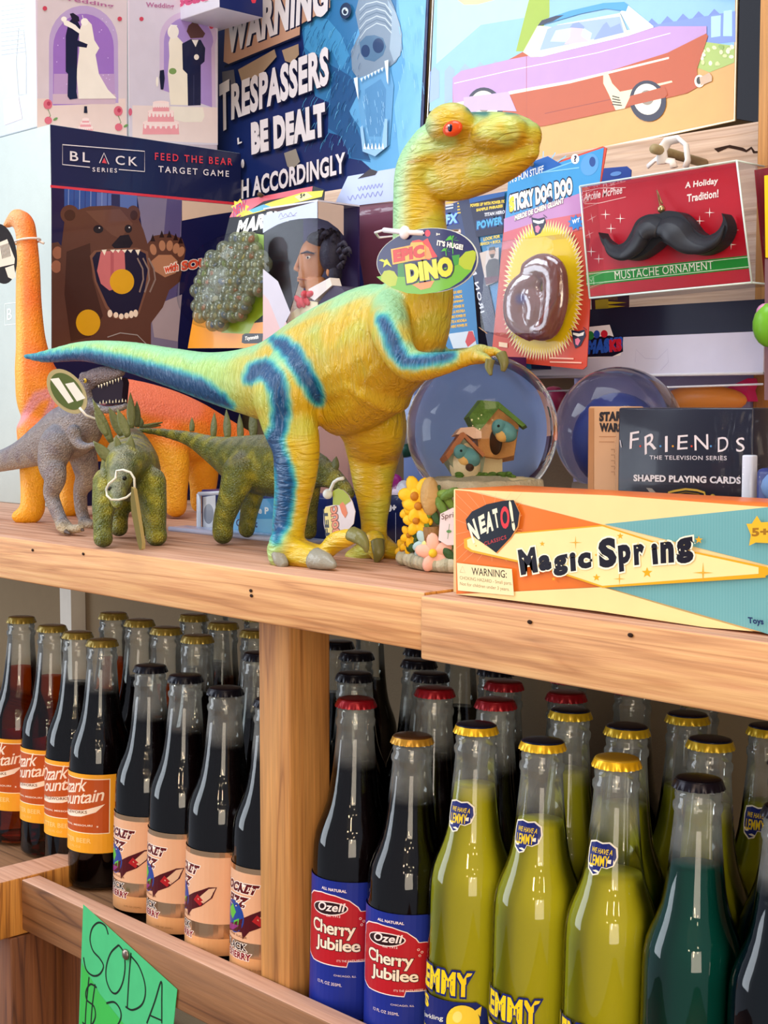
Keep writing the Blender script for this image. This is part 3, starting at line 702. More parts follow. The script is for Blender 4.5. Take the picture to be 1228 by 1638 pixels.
def claw(name, pts, rs, mat, parent, label=None, flat=.8):
    m = MB(); P = [Vector(c[:3]) for c in catmull(pts, 5)]; R = list(np.interp(np.linspace(0, len(rs) - 1, len(P)), range(len(rs)), rs)); m.tube(P, R, mat, 12, flat=flat)
    o = m.build(name, parent)
    if label: o['label'] = label
    return o

# ---- the big yellow dinosaur
YM = .685
epic = empty('toy_dinosaur', (onY(560, 880, YM).x, YM, ZS), 'huge yellow toy dinosaur with blue stripes and a long tail, striding at the shelf front', 'toy dinosaur', 'toy dinosaurs on the shelf')
m = MB(); PB = pm('#c9a21c')
sweep(m, ch([(40, 570, 4), (60, 571, 8), (82, 569, 11.5), (137, 562, 17), (205, 571, 25), (274, 588, 32), (335, 603, 40), (395, 610, 54), (450, 607, 72), (520, 580, 90), (585, 562, 103), (640, 525, 90), (668, 475, 66), (672, 425, 53), (671, 370, 49), (670, 320, 47), (676, 275, 50), (700, 240, 50)], YM), YA, .78, mat=PB)
sweep(m, ch([(590, 600, 88), (575, 620, 70), (545, 640, 60)], YM), YA, .8, mat=PB)
# head: cranium, muzzle, lower jaw
sweep(m, ch([(688, 244, 42), (712, 232, 50), (745, 228, 48), (785, 223, 44), (820, 221, 40), (838, 219, 32), (846, 219, 26)], YM), YA, .74, mat=PB)
sweep(m, ch([(690, 282, 36), (730, 284, 38), (770, 275, 35), (808, 261, 30), (836, 248, 24), (848, 243, 18)], YM), YA, .80, mat=PB)
q = onY(718, 196, YM - .017); m.ball(q, .0130, PB, 16, 10, (1.45, .85, .95)); q = onY(718, 196, YM + .017); m.ball(q, .0125, PB, 16, 10, (1.45, .85, .95))
for s in (-1, 1): q = onY(798, 212, YM + s * .0105); m.ball(q, .0145, PB, 16, 10, (1.5, .8, .8))
# near leg
YN = .655
sweep(m, ch([(470, 590, 58, .664), (458, 625, 66, YN), (462, 670, 55, YN), (473, 715, 46, YN), (472, 760, 41, YN), (467, 800, 35, YN), (462, 840, 32, YN), (459, 868, 30, YN)], YN), YA, .72, mat=PB)
sweep(m, ch([(446, 880, 22), (470, 885, 23), (500, 893, 19), (512, 897, 16)], YN - .006), YA, .95, mat=PB)
sweep(m, ch([(452, 868, 24), (446, 890, 20), (449, 897, 15)], YN - .012), YA, .9, mat=PB)
sweep(m, ch([(478, 880, 20), (515, 885, 15), (535, 868, 17), (556, 860, 15), (566, 858, 12)], YN + .004), YA, .8, mat=PB)
# far leg
YF = .722
sweep(m, ch([(560, 620, 70, .70), (592, 675, 66, .712), (597, 722, 50, YF), (596, 765, 38, YF), (598, 800, 31, YF), (598, 835, 24, YF), (598, 862, 24, YF)], YF), YA, .8, mat=PB)
sweep(m, ch([(598, 872, 20), (575, 884, 14), (560, 890, 10)], YF - .004), YA, 1.1, mat=PB)
sweep(m, ch([(598, 866, 21), (602, 880, 18), (604, 888, 13)], YF - .014), YA, .8, mat=PB)
sweep(m, ch([(604, 868, 20), (622, 880, 16), (636, 884, 12)], YF + .008), YA, 1.0, mat=PB)
# arms
sweep(m, ch([(660, 500, 34, .715), (668, 540, 30, .722), (684, 572, 25, .720), (704, 578, 19, .712), (735, 570, 14, .706), (752, 566, 12, .702)], .72), YA, .78, mat=PB)
for s, ya in ((-1, .642),):
    sweep(m, ch([(622, 505, 44, YM + s * .018), (626, 530, 38, ya + s * -.004), (640, 568, 30, ya), (664, 586, 26, ya), (705, 582, 20, ya + .004), (745, 572, 15, ya + .012), (768, 566, 18, ya + .018)], ya), YA, .78, mat=PB)
    if s > 0: continue
    sweep(m, ch([(765, 563, 11, ya + .018), (788, 561, 8, ya + .022), (802, 568, 7, ya + .022)], ya), YA, .9, mat=PB)
    sweep(m, ch([(760, 570, 11, ya + .014), (776, 572, 8, ya + .012), (784, 580, 7, ya + .012)], ya), YA, .9, mat=PB)
STR = [
    [(44, 572, 3), (80, 573, 8), (140, 571, 10), (205, 586, 11), (262, 603, 13), (318, 622, 15), (352, 640, 9), (368, 650, 2)],
    [(399, 604, 7), (409, 594, 12), (423, 592, 14), (438, 604, 13), (446, 628, 12), (449, 655, 12), (446, 685, 10), (437, 705, 12), (441, 725, 13), (452, 750, 12), (456, 775, 13), (454, 805, 12), (449, 835, 11), (441, 862, 5)],
    [(436, 543, 4), (452, 552, 10), (468, 566, 12), (482, 590, 12), (495, 612, 11), (506, 634, 8), (510, 642, 4)],
    [(612, 512, 8), (620, 526, 9), (634, 560, 10), (648, 578, 8), (672, 578, 8), (705, 572, 7), (724, 568, 4)]]
def paint_epic(co, no, u, v):
    nz = vnoise(co, 150)
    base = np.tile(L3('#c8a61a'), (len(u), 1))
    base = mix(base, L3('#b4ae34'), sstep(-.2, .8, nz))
    base = mix(base, L3('#bd8f12'), sstep(-.1, -.7, no[:, 2]))  # undersides turned mustard, belly shading put into the colour
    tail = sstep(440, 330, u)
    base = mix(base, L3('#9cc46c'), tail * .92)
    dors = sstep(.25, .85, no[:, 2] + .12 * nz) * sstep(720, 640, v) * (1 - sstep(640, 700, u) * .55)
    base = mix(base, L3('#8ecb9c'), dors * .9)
    nape = sstep(40, 4, np.hypot(0, pdist(u, v, [(598, 440, 0), (622, 395, 0), (624, 330, 0), (628, 270, 0), (648, 225, 0), (668, 200, 0)])))
    base = mix(base, L3('#93cfa0'), nape * .85)
    hp = sstep(26, 4, np.abs(pdist(u, v, [(415, 640, 0), (430, 620, 0), (440, 640, 0), (430, 690, 0)]))) * .5
    base = mix(base, L3('#b2c455'), hp)
    toe = sstep(30, 5, pdist(u, v, [(432, 890, 0), (440, 860, 2), (438, 820, 0), (428, 740, 0)])) * .8
    base = mix(base, L3('#9ccb84'), toe)
    toe2 = sstep(22, 2, pdist(u, v, [(550, 892, 2), (575, 886, 4)])); base = mix(base, L3('#b7cc5a'), toe2 * .8)
    ch2 = sstep(16, 2, np.abs(pdist(u, v, [(770, 210, 0), (800, 202, 14), (812, 215, 10)]))) * .6 * sstep(0, -.3, no[:, 1]); base = mix(base, L3('#b5cb66'), ch2)
    ch3 = sstep(14, 2, pdist(u, v, [(672, 238, 3), (700, 232, 2), (722, 226, 1)])) * .6; base = mix(base, L3('#a8cc7c'), ch3)
    kn = sstep(30, 8, pdist(u, v, [(520, 885, 0), (545, 868, 4)])); base = mix(base, L3('#d8a41a'), kn * .5)
    spot = sstep(10, 1, pdist(u, v, [(752, 176, 2), (775, 178, 3)])) + sstep(8, 1, pdist(u, v, [(812, 178, 1), (830, 177, 2)])); base = mix(base, L3('#15706a'), np.clip(spot, 0, 1) * sstep(.2, .7, no[:, 2]))
    for k, st in enumerate(STR):
        d = pdist(u, v, st) + 2.2 * vnoise(co, 420)
        side = 1.0
        base = mix(base, L3('#4fb8a0'), sstep(11, 3, d) * .9)
        base = mix(base, L3('#0b7f9c'), sstep(6, 0, d) * .95)
        base = mix(base, L3('#04406e'), sstep(1, -5, d))
    mouth = [(651, 261, 0), (668, 257, 0), (710, 256, 0), (738, 247, 0), (768, 237, 0), (800, 239, 0), (828, 237, 0), (848, 229, 0), (862, 225, 0)]
    base = np.clip(mix(base, L3('#a87c10'), sstep(2.6, .4, pdist(u, v, mouth)) * .85), 0, 1)
    hz = np.clip(sstep(660, 730, v) + sstep(470, 400, v) * sstep(590, 615, u), 0, 1)          # where the creases run level
    return np.concatenate([base, hz[:, None]], 1)
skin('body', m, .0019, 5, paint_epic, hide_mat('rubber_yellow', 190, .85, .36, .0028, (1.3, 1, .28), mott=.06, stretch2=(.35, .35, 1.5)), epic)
# wrinkle ridges of the neck, shoulder and flank are carried by the bump; eye, claws, mouth line follow
CL = pm('#6e6a3a', .35, bump=.4); CLG = pm('#8b877a', .3, bump=.5)
for s in (-1, 1):
    ey = YM + s * .0285
    qe = onY(720, 205, YM - .0305); qe.y = ey
    e_ = MB(); e_.ball(qe, .0062, pm('#d8491c', .18), 20, 12, (1.3, .5, .8)); e_.ball(qe + Vector((.0006, s * .0021, 0)), .0026, pm('#151633', .1), 14, 8, (1, .55, 1)); e_.ball(qe + Vector((.001, s * .0042, .0012)), .0006, pm('#f4f4ff', .1), 8, 6)
    e_.build('eye', epic)
def cl(pts, rs, mat, lab=None): claw('claw', [onY(x, y, yy) for x, y, yy in pts], [r * .0004348 for r in rs], mat, epic, lab)
cl([(503, 893, .646), (520, 898, .645), (536, 906, .644)], [19, 15, 4], CLG, 'grey claw of the leading toe')
cl([(448, 886, .640), (450, 897, .638), (456, 905, .637)], [15, 12, 6], CLG)
cl([(562, 854, .659), (575, 860, .658), (584, 872, .657), (586, 884, .657)], [13, 12, 7, 2], CL, 'raised sickle claw')
cl([(603, 866, .706), (605, 884, .703), (601, 900, .703)], [12, 10, 3], CL)
cl([(632, 878, .730), (640, 886, .730), (641, 894, .730)], [8, 7, 3], pm('#5a1d14', .4))
for ya in (.642,):
    cl([(784, 575, ya + .012), (782, 588, ya + .011), (785, 600, ya + .010)], [7, 6, 2], CL); cl([(801, 566, ya + .022), (806, 580, ya + .021), (804, 594, ya + .020)], [8, 7, 3], CL)
# swing tag of the big dinosaur
tq = onY(682, 420, .632)
m = MB(); ov = []
for i in range(48):
    a = 2 * math.pi * i / 48; x = 81 * math.cos(a); y = 52 * math.sin(a) * (1 + .06 * math.cos(a)); r_ = math.radians(-4)
    ov.append((683 + x * math.cos(r_) - y * math.sin(r_), 417 + x * math.sin(r_) + y * math.cos(r_)))
m.slab([onY(x, y, .632) for x, y in ov], (0, .0006, 0), pm('#d8dcd0', .4)); tg = m.build('swing_tag', epic); tg['label'] = 'oval printed swing tag'
A = Art((0, .632, 0), XA, ZA, rough=.22, coat=.6)
A.poly([(683 + (x - 683) * .985, 417 + (y - 417) * .985) for x, y in ov], '#1d1850')
t6 = zm(590, 350, 6.463)
A.poly(t6([(80, 600), (130, 590), (160, 540), (215, 530), (260, 545), (300, 600), (420, 590), (900, 480), (930, 420), (1000, 340), (1080, 325), (1108, 345), (1105, 420), (1060, 540), (960, 640), (840, 715), (700, 760), (540, 780), (400, 770), (250, 720), (140, 650)]), '#6aa81c')
A.poly(t6([(300, 470), (400, 440), (420, 600), (300, 600)]), '#2c7a2c'); A.poly(t6([(860, 380), (940, 370), (930, 470), (880, 490)]), '#3a8e2a')
A.poly(t6([(125, 640), (130, 590), (160, 540), (215, 530), (265, 545), (300, 605), (280, 690), (220, 700)]), '#a9b41e'); A.poly(t6([(930, 470), (935, 410), (1000, 345), (1080, 325), (1108, 345), (1105, 420), (1060, 530), (990, 520)]), '#a9b41e')
A.poly(t6([(380, 440), (450, 230), (520, 215), (560, 230), (610, 200), (660, 310), (710, 390), (690, 420)]), '#d42a26'); A.poly(t6([(470, 430), (500, 260), (560, 250), (620, 300), (660, 410)]), '#f08a3c')
A.ell(*t6([(610, 150)])[0], 4.5, 5.5, '#c8203a'); A.poly(t6([(450, 680), (560, 650), (680, 640), (640, 710), (540, 735)]), '#ee8648')
A.poly(t6([(105, 430), (140, 415), (165, 430), (190, 415), (215, 455), (240, 500), (190, 470), (150, 505), (160, 450)]), '#c6c81e')
for x, y, s_ in ((865, 215, 1.0), (800, 330, .7)):
    for a_ in (-170, -130, -90, -50, -10): A.poly(t6([(x, y), (x + 75 * s_ * math.cos(math.radians(a_)), y + 60 * s_ * math.sin(math.radians(a_)) + 22 * s_), (x + 50 * s_ * math.cos(math.radians(a_ + 25)), y + 45 * s_ * math.sin(math.radians(a_ + 25)))]), '#4fae2a')
    A.line(t6([(x, y), (x + 8, y + 150 * s_)]), 1.4, '#4fae2a')
A.poly(t6([(232, 315), (430, 275), (440, 245), (560, 240), (590, 300), (585, 410), (420, 440), (250, 475)]), '#f0a63c')
A.txt('EPIC', t6([(262, 452)])[0], t6([(580, 395)])[0], t6([(255, 325)])[0], '#c42a1c', bold=.07, out='#8a1c14', outw=.02)
A.txt('DINO', t6([(398, 672)])[0], t6([(885, 590)])[0], t6([(375, 470)])[0], '#cfc82a', bold=.09, out='#241a3c', outw=.07)
A.txt("IT'S HUGE!", t6([(706, 275)])[0], t6([(975, 325)])[0], t6([(712, 218)])[0], '#f4ead8', bold=.05)
A.txt('3+', t6([(700, 172)])[0], t6([(742, 172)])[0], t6([(700, 148)])[0], '#f4ead8', bold=.05)
o = A.build('tag_print', epic); o.parent = tg
m = MB(); m.tube([onY(614, 368, .634), onY(640, 371, .631), onY(676, 373, .6315)], .0016, pm('#f2e8ec', .3)); m.ball(onY(647, 372, .6305), .0042, pm('#f2e8ec', .3), 12, 8, (1, .6, 1))
m.tube([onY(614, 368, .634), onY(600, 372, .66), onY(606, 380, .72), onY(680, 372, .735), onY(735, 368, .70), onY(735, 372, .65), onY(676, 373, .6315)], .0008, pm('#f2e8ec', .3)); m.build('tag_fastener', epic)['label'] = 'white plastic tag fastener round the neck'

# ---- orange long neck
bra = empty('toy_dinosaur', (onY(150, 830, .80).x, .78, ZS), 'tall orange long-necked toy dinosaur with a straight neck, behind the grey one', 'toy dinosaur', 'toy dinosaurs on the shelf')
m = MB()
sweep(m, chD([(10, 360, 7, 1.385), (18, 354, 11, 1.385), (28, 349, 16, 1.38), (38, 358, 19, 1.38), (43, 385, 18.5, 1.38), (45, 430, 21, 1.38), (46, 490, 23, 1.38), (50, 550, 27, 1.38), (58, 600, 38, 1.385), (78, 645, 54, 1.40), (125, 668, 66, 1.415), (190, 672, 68, 1.43), (255, 680, 62, 1.45), (310, 690, 50, 1.465), (355, 700, 34, 1.48), (420, 725, 22, 1.50), (490, 750, 12, 1.52)]), RT, .9, mat=PB)
for pts in ([(62, 690, 36, 1.39), (54, 745, 23, 1.385), (53, 790, 20, 1.38), (52, 815, 20, 1.378)], [(130, 700, 34, 1.455), (114, 760, 20, 1.46), (112, 812, 18, 1.46)],
            [(262, 700, 40, 1.435), (278, 745, 26, 1.425), (281, 790, 19, 1.42), (281, 812, 18, 1.42)], [(318, 710, 34, 1.48), (325, 765, 24, 1.49), (322, 805, 18, 1.50)]):
    sweep(m, chD(pts), RT, 1.0, mat=PB)
sweep(m, chD([(52, 820, 17, 1.378), (38, 824, 14, 1.377), (27, 827, 10, 1.377)]), RT, 1.1, mat=PB)
def paint_bra(co, no, u, v):
    nz = vnoise(co, 90)
    c = np.tile(L3('#ee8a14'), (len(u), 1))
    c = mix(c, L3('#ee6626'), sstep(-.3, .5, no[:, 2] + .35 * nz) * .8)
    c = mix(c, L3('#f3a96c'), sstep(50, 26, u) * sstep(620, 420, v) * .8); c = mix(c, L3('#f0b62c'), sstep(42, 30, u) * sstep(360, 420, v) * sstep(720, 640, v) * .7)
    c = mix(c, L3('#ef7a5e'), sstep(25, 5, pdist(u, v, [(120, 600, 10), (200, 625, 15), (300, 650, 10)])) * .75)
    c = mix(c, L3('#d48aa8'), sstep(9, 0, np.abs(pdist(u, v, [(28, 680, 0), (60, 635, 4), (90, 625, 3)]))) * .6); c = mix(c, L3('#c487ac'), sstep(7, 0, pdist(u, v, [(62, 690, 1), (80, 655, 2), (86, 640, 1)])) * .6)
    c = mix(c, L3('#f0a813'), sstep(690, 740, v + 12 * nz) * .9)
    return np.clip(c, 0, 1)
skin('body', m, .0026, 5, paint_bra, hide_mat('rubber_orange', 240, .6, .5, .0016, mott=.15), bra)
m = MB(); c0 = PD(43, 386, 1.38)
ring = [c0 + RT * (math.cos(a) * .0125) + FW * (math.sin(a) * .0125) + ZA * (.002 * math.cos(a)) for a in (2 * math.pi * k / 24 for k in range(24))]
m.tube(ring, .0011, pm('#f4e4d8', .3), 6, closed=True); m.tube([c0 + RT * .012, c0 + RT * .0165 - ZA * .002], .0012, pm('#f4e4d8', .3)); m.build('tag_fastener', bra)
tO = PD(2, 406, 1.355)
m = MB(); ovb = [(2 + 25 * math.cos(a) + 6 * math.sin(a) * .5, 406 + 48 * math.sin(a) + 3 * math.cos(a)) for a in (2 * math.pi * k / 36 for k in range(36))]
m.slab([PD(x, y, 1.355) for x, y in ovb], FW * .0006, pm('#1c1c26', .4)); tg = m.build('swing_tag', bra); tg['label'] = 'black oval swing tag with white barcode stickers'
A = Art(tO, RT, UP, rough=.5)
z4 = zm(0, 320, 3.035)
A.poly(z4([(-60, 230), (35, 190), (72, 285), (70, 310), (-20, 330)]), '#ece0d4'); A.poly(z4([(25, 330), (68, 315), (76, 375), (60, 385), (40, 375)]), '#ece0d4')
for i in range(7): A.poly(z4([(2 + 6.3 * i, 222 - 2 * i), (5 + 6.3 * i, 221 - 2 * i), (14 + 6.3 * i, 285 - 2 * i), (11 + 6.3 * i, 286 - 2 * i)]), '#2a2428')
o = A.build('barcode', bra); o.parent = tg

# ---- grey tyrannosaur with the open mouth
rex = empty('toy_dinosaur', (onY(105, 850, .68).x, .68, ZS), 'grey toy tyrannosaur with wide open toothy mouth, at the left of the shelf front', 'toy dinosaur', 'toy dinosaurs on the shelf')
YR = .690
m = MB(); PG = PB
sweep(m, ch([(-110, 775, 6), (-60, 755, 10), (0, 738, 17), (34, 727, 23), (70, 710, 34), (105, 692, 44), (130, 680, 42), (140, 660, 30), (140, 635, 22), (144, 618, 18)], YR), YA, .82, mat=PB)
sweep(m, ch([(140, 615, 19), (150, 606, 16), (165, 600, 14), (182, 598, 11), (195, 595, 7)], YR), YA, .85, mat=PB)
for s in (-1, 1): m.ball(onY(134, 601, YR + s * .0055), .0045, PB, 12, 8, (1.2, .8, .8))
sweep(m, ch([(143, 640, 14), (155, 650, 9), (172, 655, 7), (190, 653, 6), (201, 649, 5)], YR), YA, 1.3, mat=PB)
sweep(m, ch([(92, 710, 34, .672), (84, 740, 28, .667), (88, 765, 21, .664), (82, 790, 15, .664), (90, 815, 13, .664), (100, 838, 12, .664)], .664), YA, .8, mat=PB)
sweep(m, ch([(100, 838, 11), (112, 846, 8), (128, 845, 7)], .660), YA, 1.2, mat=PB); sweep(m, ch([(98, 842, 9), (104, 850, 6)], .654), YA, 1.1, mat=PB)
sweep(m, ch([(130, 720, 28, .705), (138, 760, 22, .712), (129, 785, 14, .714), (130, 815, 12, .714), (136, 834, 11, .714)], .714), YA, .8, mat=PB)
sweep(m, ch([(134, 836, 9), (150, 839, 7)], .712), YA, 1.2, mat=PB)
for ya in (.664, .716): sweep(m, ch([(118, 690, 13), (124, 708, 9), (138, 714, 6), (150, 711, 4), (156, 716, 2)], ya), YA, .9, mat=PB)
def paint_rex(co, no, u, v):
    nz = vnoise(co, 260); c = np.tile(L3('#8f7f78'), (len(u), 1))
    c = mix(c, L3('#77747c'), sstep(.1, .8, no[:, 2])); c = mix(c, L3('#b0997f'), sstep(-.1, -.8, no[:, 2]) * .7); c = mix(c, L3('#6b5862'), sstep(0, .9, nz) * .45)
    c = mix(c, L3('#5f4148'), sstep(26, 6, pdist(u, v, [(150, 604, 6), (190, 596, 3)])) * .55); c = mix(c, L3('#c2ad86'), sstep(825, 845, v) * .7)
    return np.clip(c, 0, 1)
skin('body', m, .0015, 3, paint_rex, hide_mat('rubber_grey', 330, 1.0, .5, .0022, mott=.45), rex)
m = MB(); m.slab([onY(x, y, YR - .0035) for x, y in ((146, 624), (160, 616), (178, 609), (194, 604), (197, 612), (194, 646), (170, 648), (150, 642))], (0, .006, 0), pm('#1c0a1c', .9)); m.build('mouth_lining', rex)
m = MB(); m.ball(onY(172, 646, YR), .0085, pm('#7c3038', .35), 12, 8, (1.3, .45, .3)); m.build('tongue', rex)
m = MB(); TW = pm('#efe2c4', .3)
for s in (-1, 1):
    for i in range(9):
        t = i / 8; x = 158 + 36 * t; y = 616 - 13 * t; p = onY(x, y, YR + s * (.0055 - .002 * t)); m.tube([p, p - ZA * (.0026 + .0012 * (i % 2))], [.0008, .0001], TW, 6)
        x = 160 + 41 * t; y = 646 - 3 * t; p = onY(x, y, YR + s * (.0050 - .0012 * t)); m.tube([p, p + ZA * (.0022 + .001 * (i % 2))], [.0008, .0001], TW, 6)
o = m.build('teeth', rex); o['kind'] = 'stuff'
for s in (-1, 1):
    qe = onY(136, 609, YR - .0088); qe.y = YR + s * .0088; e_ = MB(); e_.ball(qe, .0022, pm('#d8b23c', .2), 12, 8, (1, .6, 1)); e_.ball(qe + YA * s * .001, .0011, pm('#141010', .2), 8, 6, (1, .6, 1)); e_.build('eye', rex)
for x, y, yy in ((130, 847, .660), (108, 852, .653), (152, 841, .711)): claw('claw', [onY(x - 3, y - 2, yy), onY(x + 4, y + 2, yy)], [.0022, .0006], pm('#4c3c34', .4), rex)
def oval_tag(parent, cx, cy, a_, b_, tilt, D, border, face, stick, label):
    m = MB(); r_ = math.radians(tilt); E = lambda k: [(cx + k * a_ * math.cos(t) * math.cos(r_) - k * b_ * math.sin(t) * math.sin(r_), cy + k * a_ * math.cos(t) * math.sin(r_) + k * b_ * math.sin(t) * math.cos(r_)) for t in (2 * math.pi * i / 36 for i in range(36))]
    m.slab([PD(x, y, D) for x, y in E(1)], FW * .0006, pm(border, .4)); tg = m.build('swing_tag', parent); tg['label'] = label
    A = Art(PD(cx, cy, D), RT, UP, rough=.4); A.poly(E(.82), face)
    for q in stick: A.poly(q, '#e8e2dc')
    o = A.build('tag_print', parent); o.parent = tg; return A
z7 = zm(0, 560, 2.924)
oval_tag(rex, 107, 626, 26, 41, -38, 1.19, '#a79a70', '#4c5c2c', [z7([(235, 135), (275, 130), (345, 240), (320, 250)]), z7([(305, 158), (345, 150), (400, 225), (360, 240)])], 'oval green swing tag with barcode stickers')
m = MB(); m.tube([PD(127, 652, 1.188), PD(137, 664, 1.19), PD(152, 670, 1.195), PD(160, 662, 1.2), PD(157, 650, 1.215)], .0011, pm('#ece4da', .4), 6); m.build('tag_fastener', rex)

# ---- stegosaurs
def plate(p, tip, w, th, mat, parent, side=YA, name='back_plate'):
    p, tip = Vector(p), Vector(tip); ax = tip - p; L = ax.length; ax.normalize(); sd = (side - ax * side.dot(ax)).normalized(); wd = ax.cross(sd)
    m = MB(); N = 9; rings = []
    for i in range(N + 1):
        t = i / N; hw = w * (math.sin(math.pi * min(1, (t * .92 + .12))) ** .7) * (1 - t ** 3 * .3) + .0002; tk = th * (1 - t) ** .6 + .0002
        rings.append([p + ax * L * t + wd * hw * math.cos(a) + sd * tk * math.sin(a) for a in (2 * math.pi * k / 12 for k in range(12))])
    vs = [q for r in rings for q in r]; fs = [(i * 12 + k, i * 12 + (k + 1) % 12, (i + 1) * 12 + (k + 1) % 12, (i + 1) * 12 + k) for i in range(N) for k in range(12)] + [tuple(range(11, -1, -1)), tuple(N * 12 + k for k in range(12))]
    m.add(vs, fs, mat, True); return m.build(name, parent)
PLM = pm('#66683c', .45, bump=.8, var=.25)
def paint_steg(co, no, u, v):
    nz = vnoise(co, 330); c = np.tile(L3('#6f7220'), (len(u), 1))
    c = mix(c, L3('#8f8d78'), sstep(.25, .9, no[:, 2]) * .85); c = mix(c, L3('#a9a02e'), sstep(.0, .8, nz) * .7); c = mix(c, L3('#2e3a1c'), sstep(-.25, -.9, no[:, 2]) * .8); c = mix(c, L3('#3b4c28'), sstep(-.1, -.9, nz) * .5)  # golden highlights and dark recesses put into the colour by noise and slope
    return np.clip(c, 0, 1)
hm = hide_mat('rubber_olive', 330, 1.0, .36, .0026, mott=.55)
sg = empty('toy_dinosaur', (PD(205, 865, 1.16).x, PD(205, 865, 1.16).y, ZS), 'olive green toy stegosaurus facing the camera, plates up, in front of the orange one', 'toy dinosaur', 'toy dinosaurs on the shelf')
m = MB()
sweep(m, chD([(188, 808, 8, 1.065), (186, 792, 15, 1.08), (189, 775, 19, 1.095), (194, 755, 24, 1.115), (200, 742, 34, 1.135), (206, 752, 47, 1.165), (209, 750, 50, 1.20), (209, 728, 40, 1.24), (212, 705, 22, 1.29), (216, 695, 12, 1.34)]), RT, .95, mat=PB)
for pts in ([(172, 770, 24, 1.145), (166, 810, 19, 1.135), (164, 845, 15, 1.13), (165, 862, 16, 1.128)], [(240, 770, 26, 1.155), (246, 815, 21, 1.15), (249, 845, 17, 1.15), (250, 858, 18, 1.15)],
            [(190, 790, 22, 1.215), (190, 830, 15, 1.215), (190, 845, 15, 1.215)], [(228, 790, 24, 1.22), (230, 830, 15, 1.215), (230, 845, 15, 1.215)]):
    sweep(m, chD(pts), RT, 1.0, mat=PB)
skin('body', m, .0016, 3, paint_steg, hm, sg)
PQ = zm(0, 560, 2.924)
for b0, t0, w, D in (((520, 430), (432, 228), 7.5, 1.17), ((500, 400), (440, 290), 6, 1.14), ((570, 400), (508, 265), 8, 1.20), ((600, 405), (548, 275), 8, 1.16), ((615, 365), (610, 198), 7, 1.22), ((640, 360), (640, 238), 6, 1.25), ((656, 360), (660, 315), 5, 1.28), ((525, 525), (435, 425), 9, 1.13), ((603, 515), (612, 395), 9, 1.13), ((560, 480), (540, 400), 6, 1.13)):
    a_, b_ = PQ([b0])[0], PQ([t0])[0]; plate(PD(*a_, D), PD(*b_, D), w * D / F, .0016, PLM, sg, FW)
for t0 in ((760, 338), (752, 352)): claw('tail_spike', [PD(*PQ([(655, 362)])[0], 1.30), PD(*PQ([t0])[0], 1.31)], [.003, .0006], PLM, sg)
m = MB(); m.ball(PD(176, 782, 1.078), .0018, pm('#141408', .2), 10, 7); m.build('eye', sg); m = MB(); m.ball(PD(199, 765, 1.083), .0018, pm('#141408', .2), 10, 7); m.build('eye', sg)
z7l = PQ([(545, 565), (575, 560), (610, 572), (628, 600), (630, 640), (615, 670), (590, 690), (555, 700), (520, 700), (500, 680), (497, 650), (510, 625), (540, 600)])
m = MB(); m.tube([PD(x, y, 1.052 + .012 * (i % 5 == 0)) for i, (x, y) in enumerate(z7l)], .0009, pm('#ddd8c8', .5), 6, closed=True); m.build('tag_string', sg)
m = MB(); tq7 = PQ([(614, 640), (624, 650), (632, 700), (648, 800), (664, 900), (662, 930), (652, 935), (642, 900), (628, 830), (614, 760), (610, 700)])
m.slab([PD(x, y, 1.05) for x, y in tq7], FW * .002 + RT * .0022, pm('#6e6636', .5), pm('#a8925c', .5)); m.build('swing_tag', sg)['label'] = 'tag hanging edge on from a string'
s2 = empty('toy_dinosaur', (onY(440, 870, .72).x, .715, ZS), 'olive toy stegosaurus seen from the side, its tail reaching left behind the yellow one', 'toy dinosaur', 'toy dinosaurs on the shelf')
Y2 = .728
m = MB()
sweep(m, ch([(208, 689, 3), (235, 689, 5), (270, 694, 8), (305, 703, 13), (345, 722, 25), (385, 738, 42), (430, 745, 50), (475, 750, 43), (505, 752, 30), (528, 762, 20), (545, 775, 15), (560, 790, 10)], Y2), YA, .72, mat=PB)
sweep(m, ch([(385, 755, 36, .712), (370, 795, 25, .704), (358, 830, 20, .702), (356, 853, 20, .702)], .703), YA, .75, mat=PB)
sweep(m, ch([(405, 770, 28, .744), (398, 820, 17, .744), (394, 846, 16, .744)], .744), YA, .75, mat=PB)
sweep(m, ch([(492, 770, 26, .745), (494, 820, 16, .748), (494, 850, 15, .748)], .745), YA, .75, mat=PB)
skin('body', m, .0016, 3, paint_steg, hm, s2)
for x, y, tx, ty, w in ((307, 690, 307, 668, 6), (341, 700, 343, 660, 8), (364, 702, 362, 655, 10), (385, 705, 383, 662, 8), (405, 700, 404, 650, 11), (522, 745, 516, 728, 8), (535, 752, 538, 730, 8)):
    plate(onY(x, y, Y2), onY(tx, ty, Y2), w * 1.17 / F, .0018, PLM, s2)
for s in (-1, 1): claw('tail_spike', [onY(214, 688, Y2), onY(196, 680 + 4 * s, Y2 + s * .01)], [.002, .0004], PLM, s2)
tg2 = onY(545, 830, .712); z5b = zm(500, 740, 7.675)
m = MB(); m.slab([onY(x, y, .700) for x, y in z5b([(250, 350), (310, 315), (380, 340), (440, 400), (485, 480), (520, 600), (500, 750), (430, 830), (250, 900), (170, 930), (135, 760), (130, 600), (160, 540), (250, 520)])], (0, .0006, 0), pm('#d8cfd6', .35)); tt = m.build('swing_tag', s2)
A = Art((0, .700, 0), XA, ZA, rough=.3); A.poly(z5b([(250, 350), (310, 315), (380, 340), (440, 400), (470, 470), (400, 520), (250, 520)]), '#9aa822'); A.poly(z5b([(330, 520), (370, 480), (400, 520), (430, 620), (400, 680), (360, 620)]), '#d8774a')
A.poly(z5b([(135, 600), (160, 545), (250, 530), (260, 700), (320, 870), (170, 925)]), '#e0cf7a')
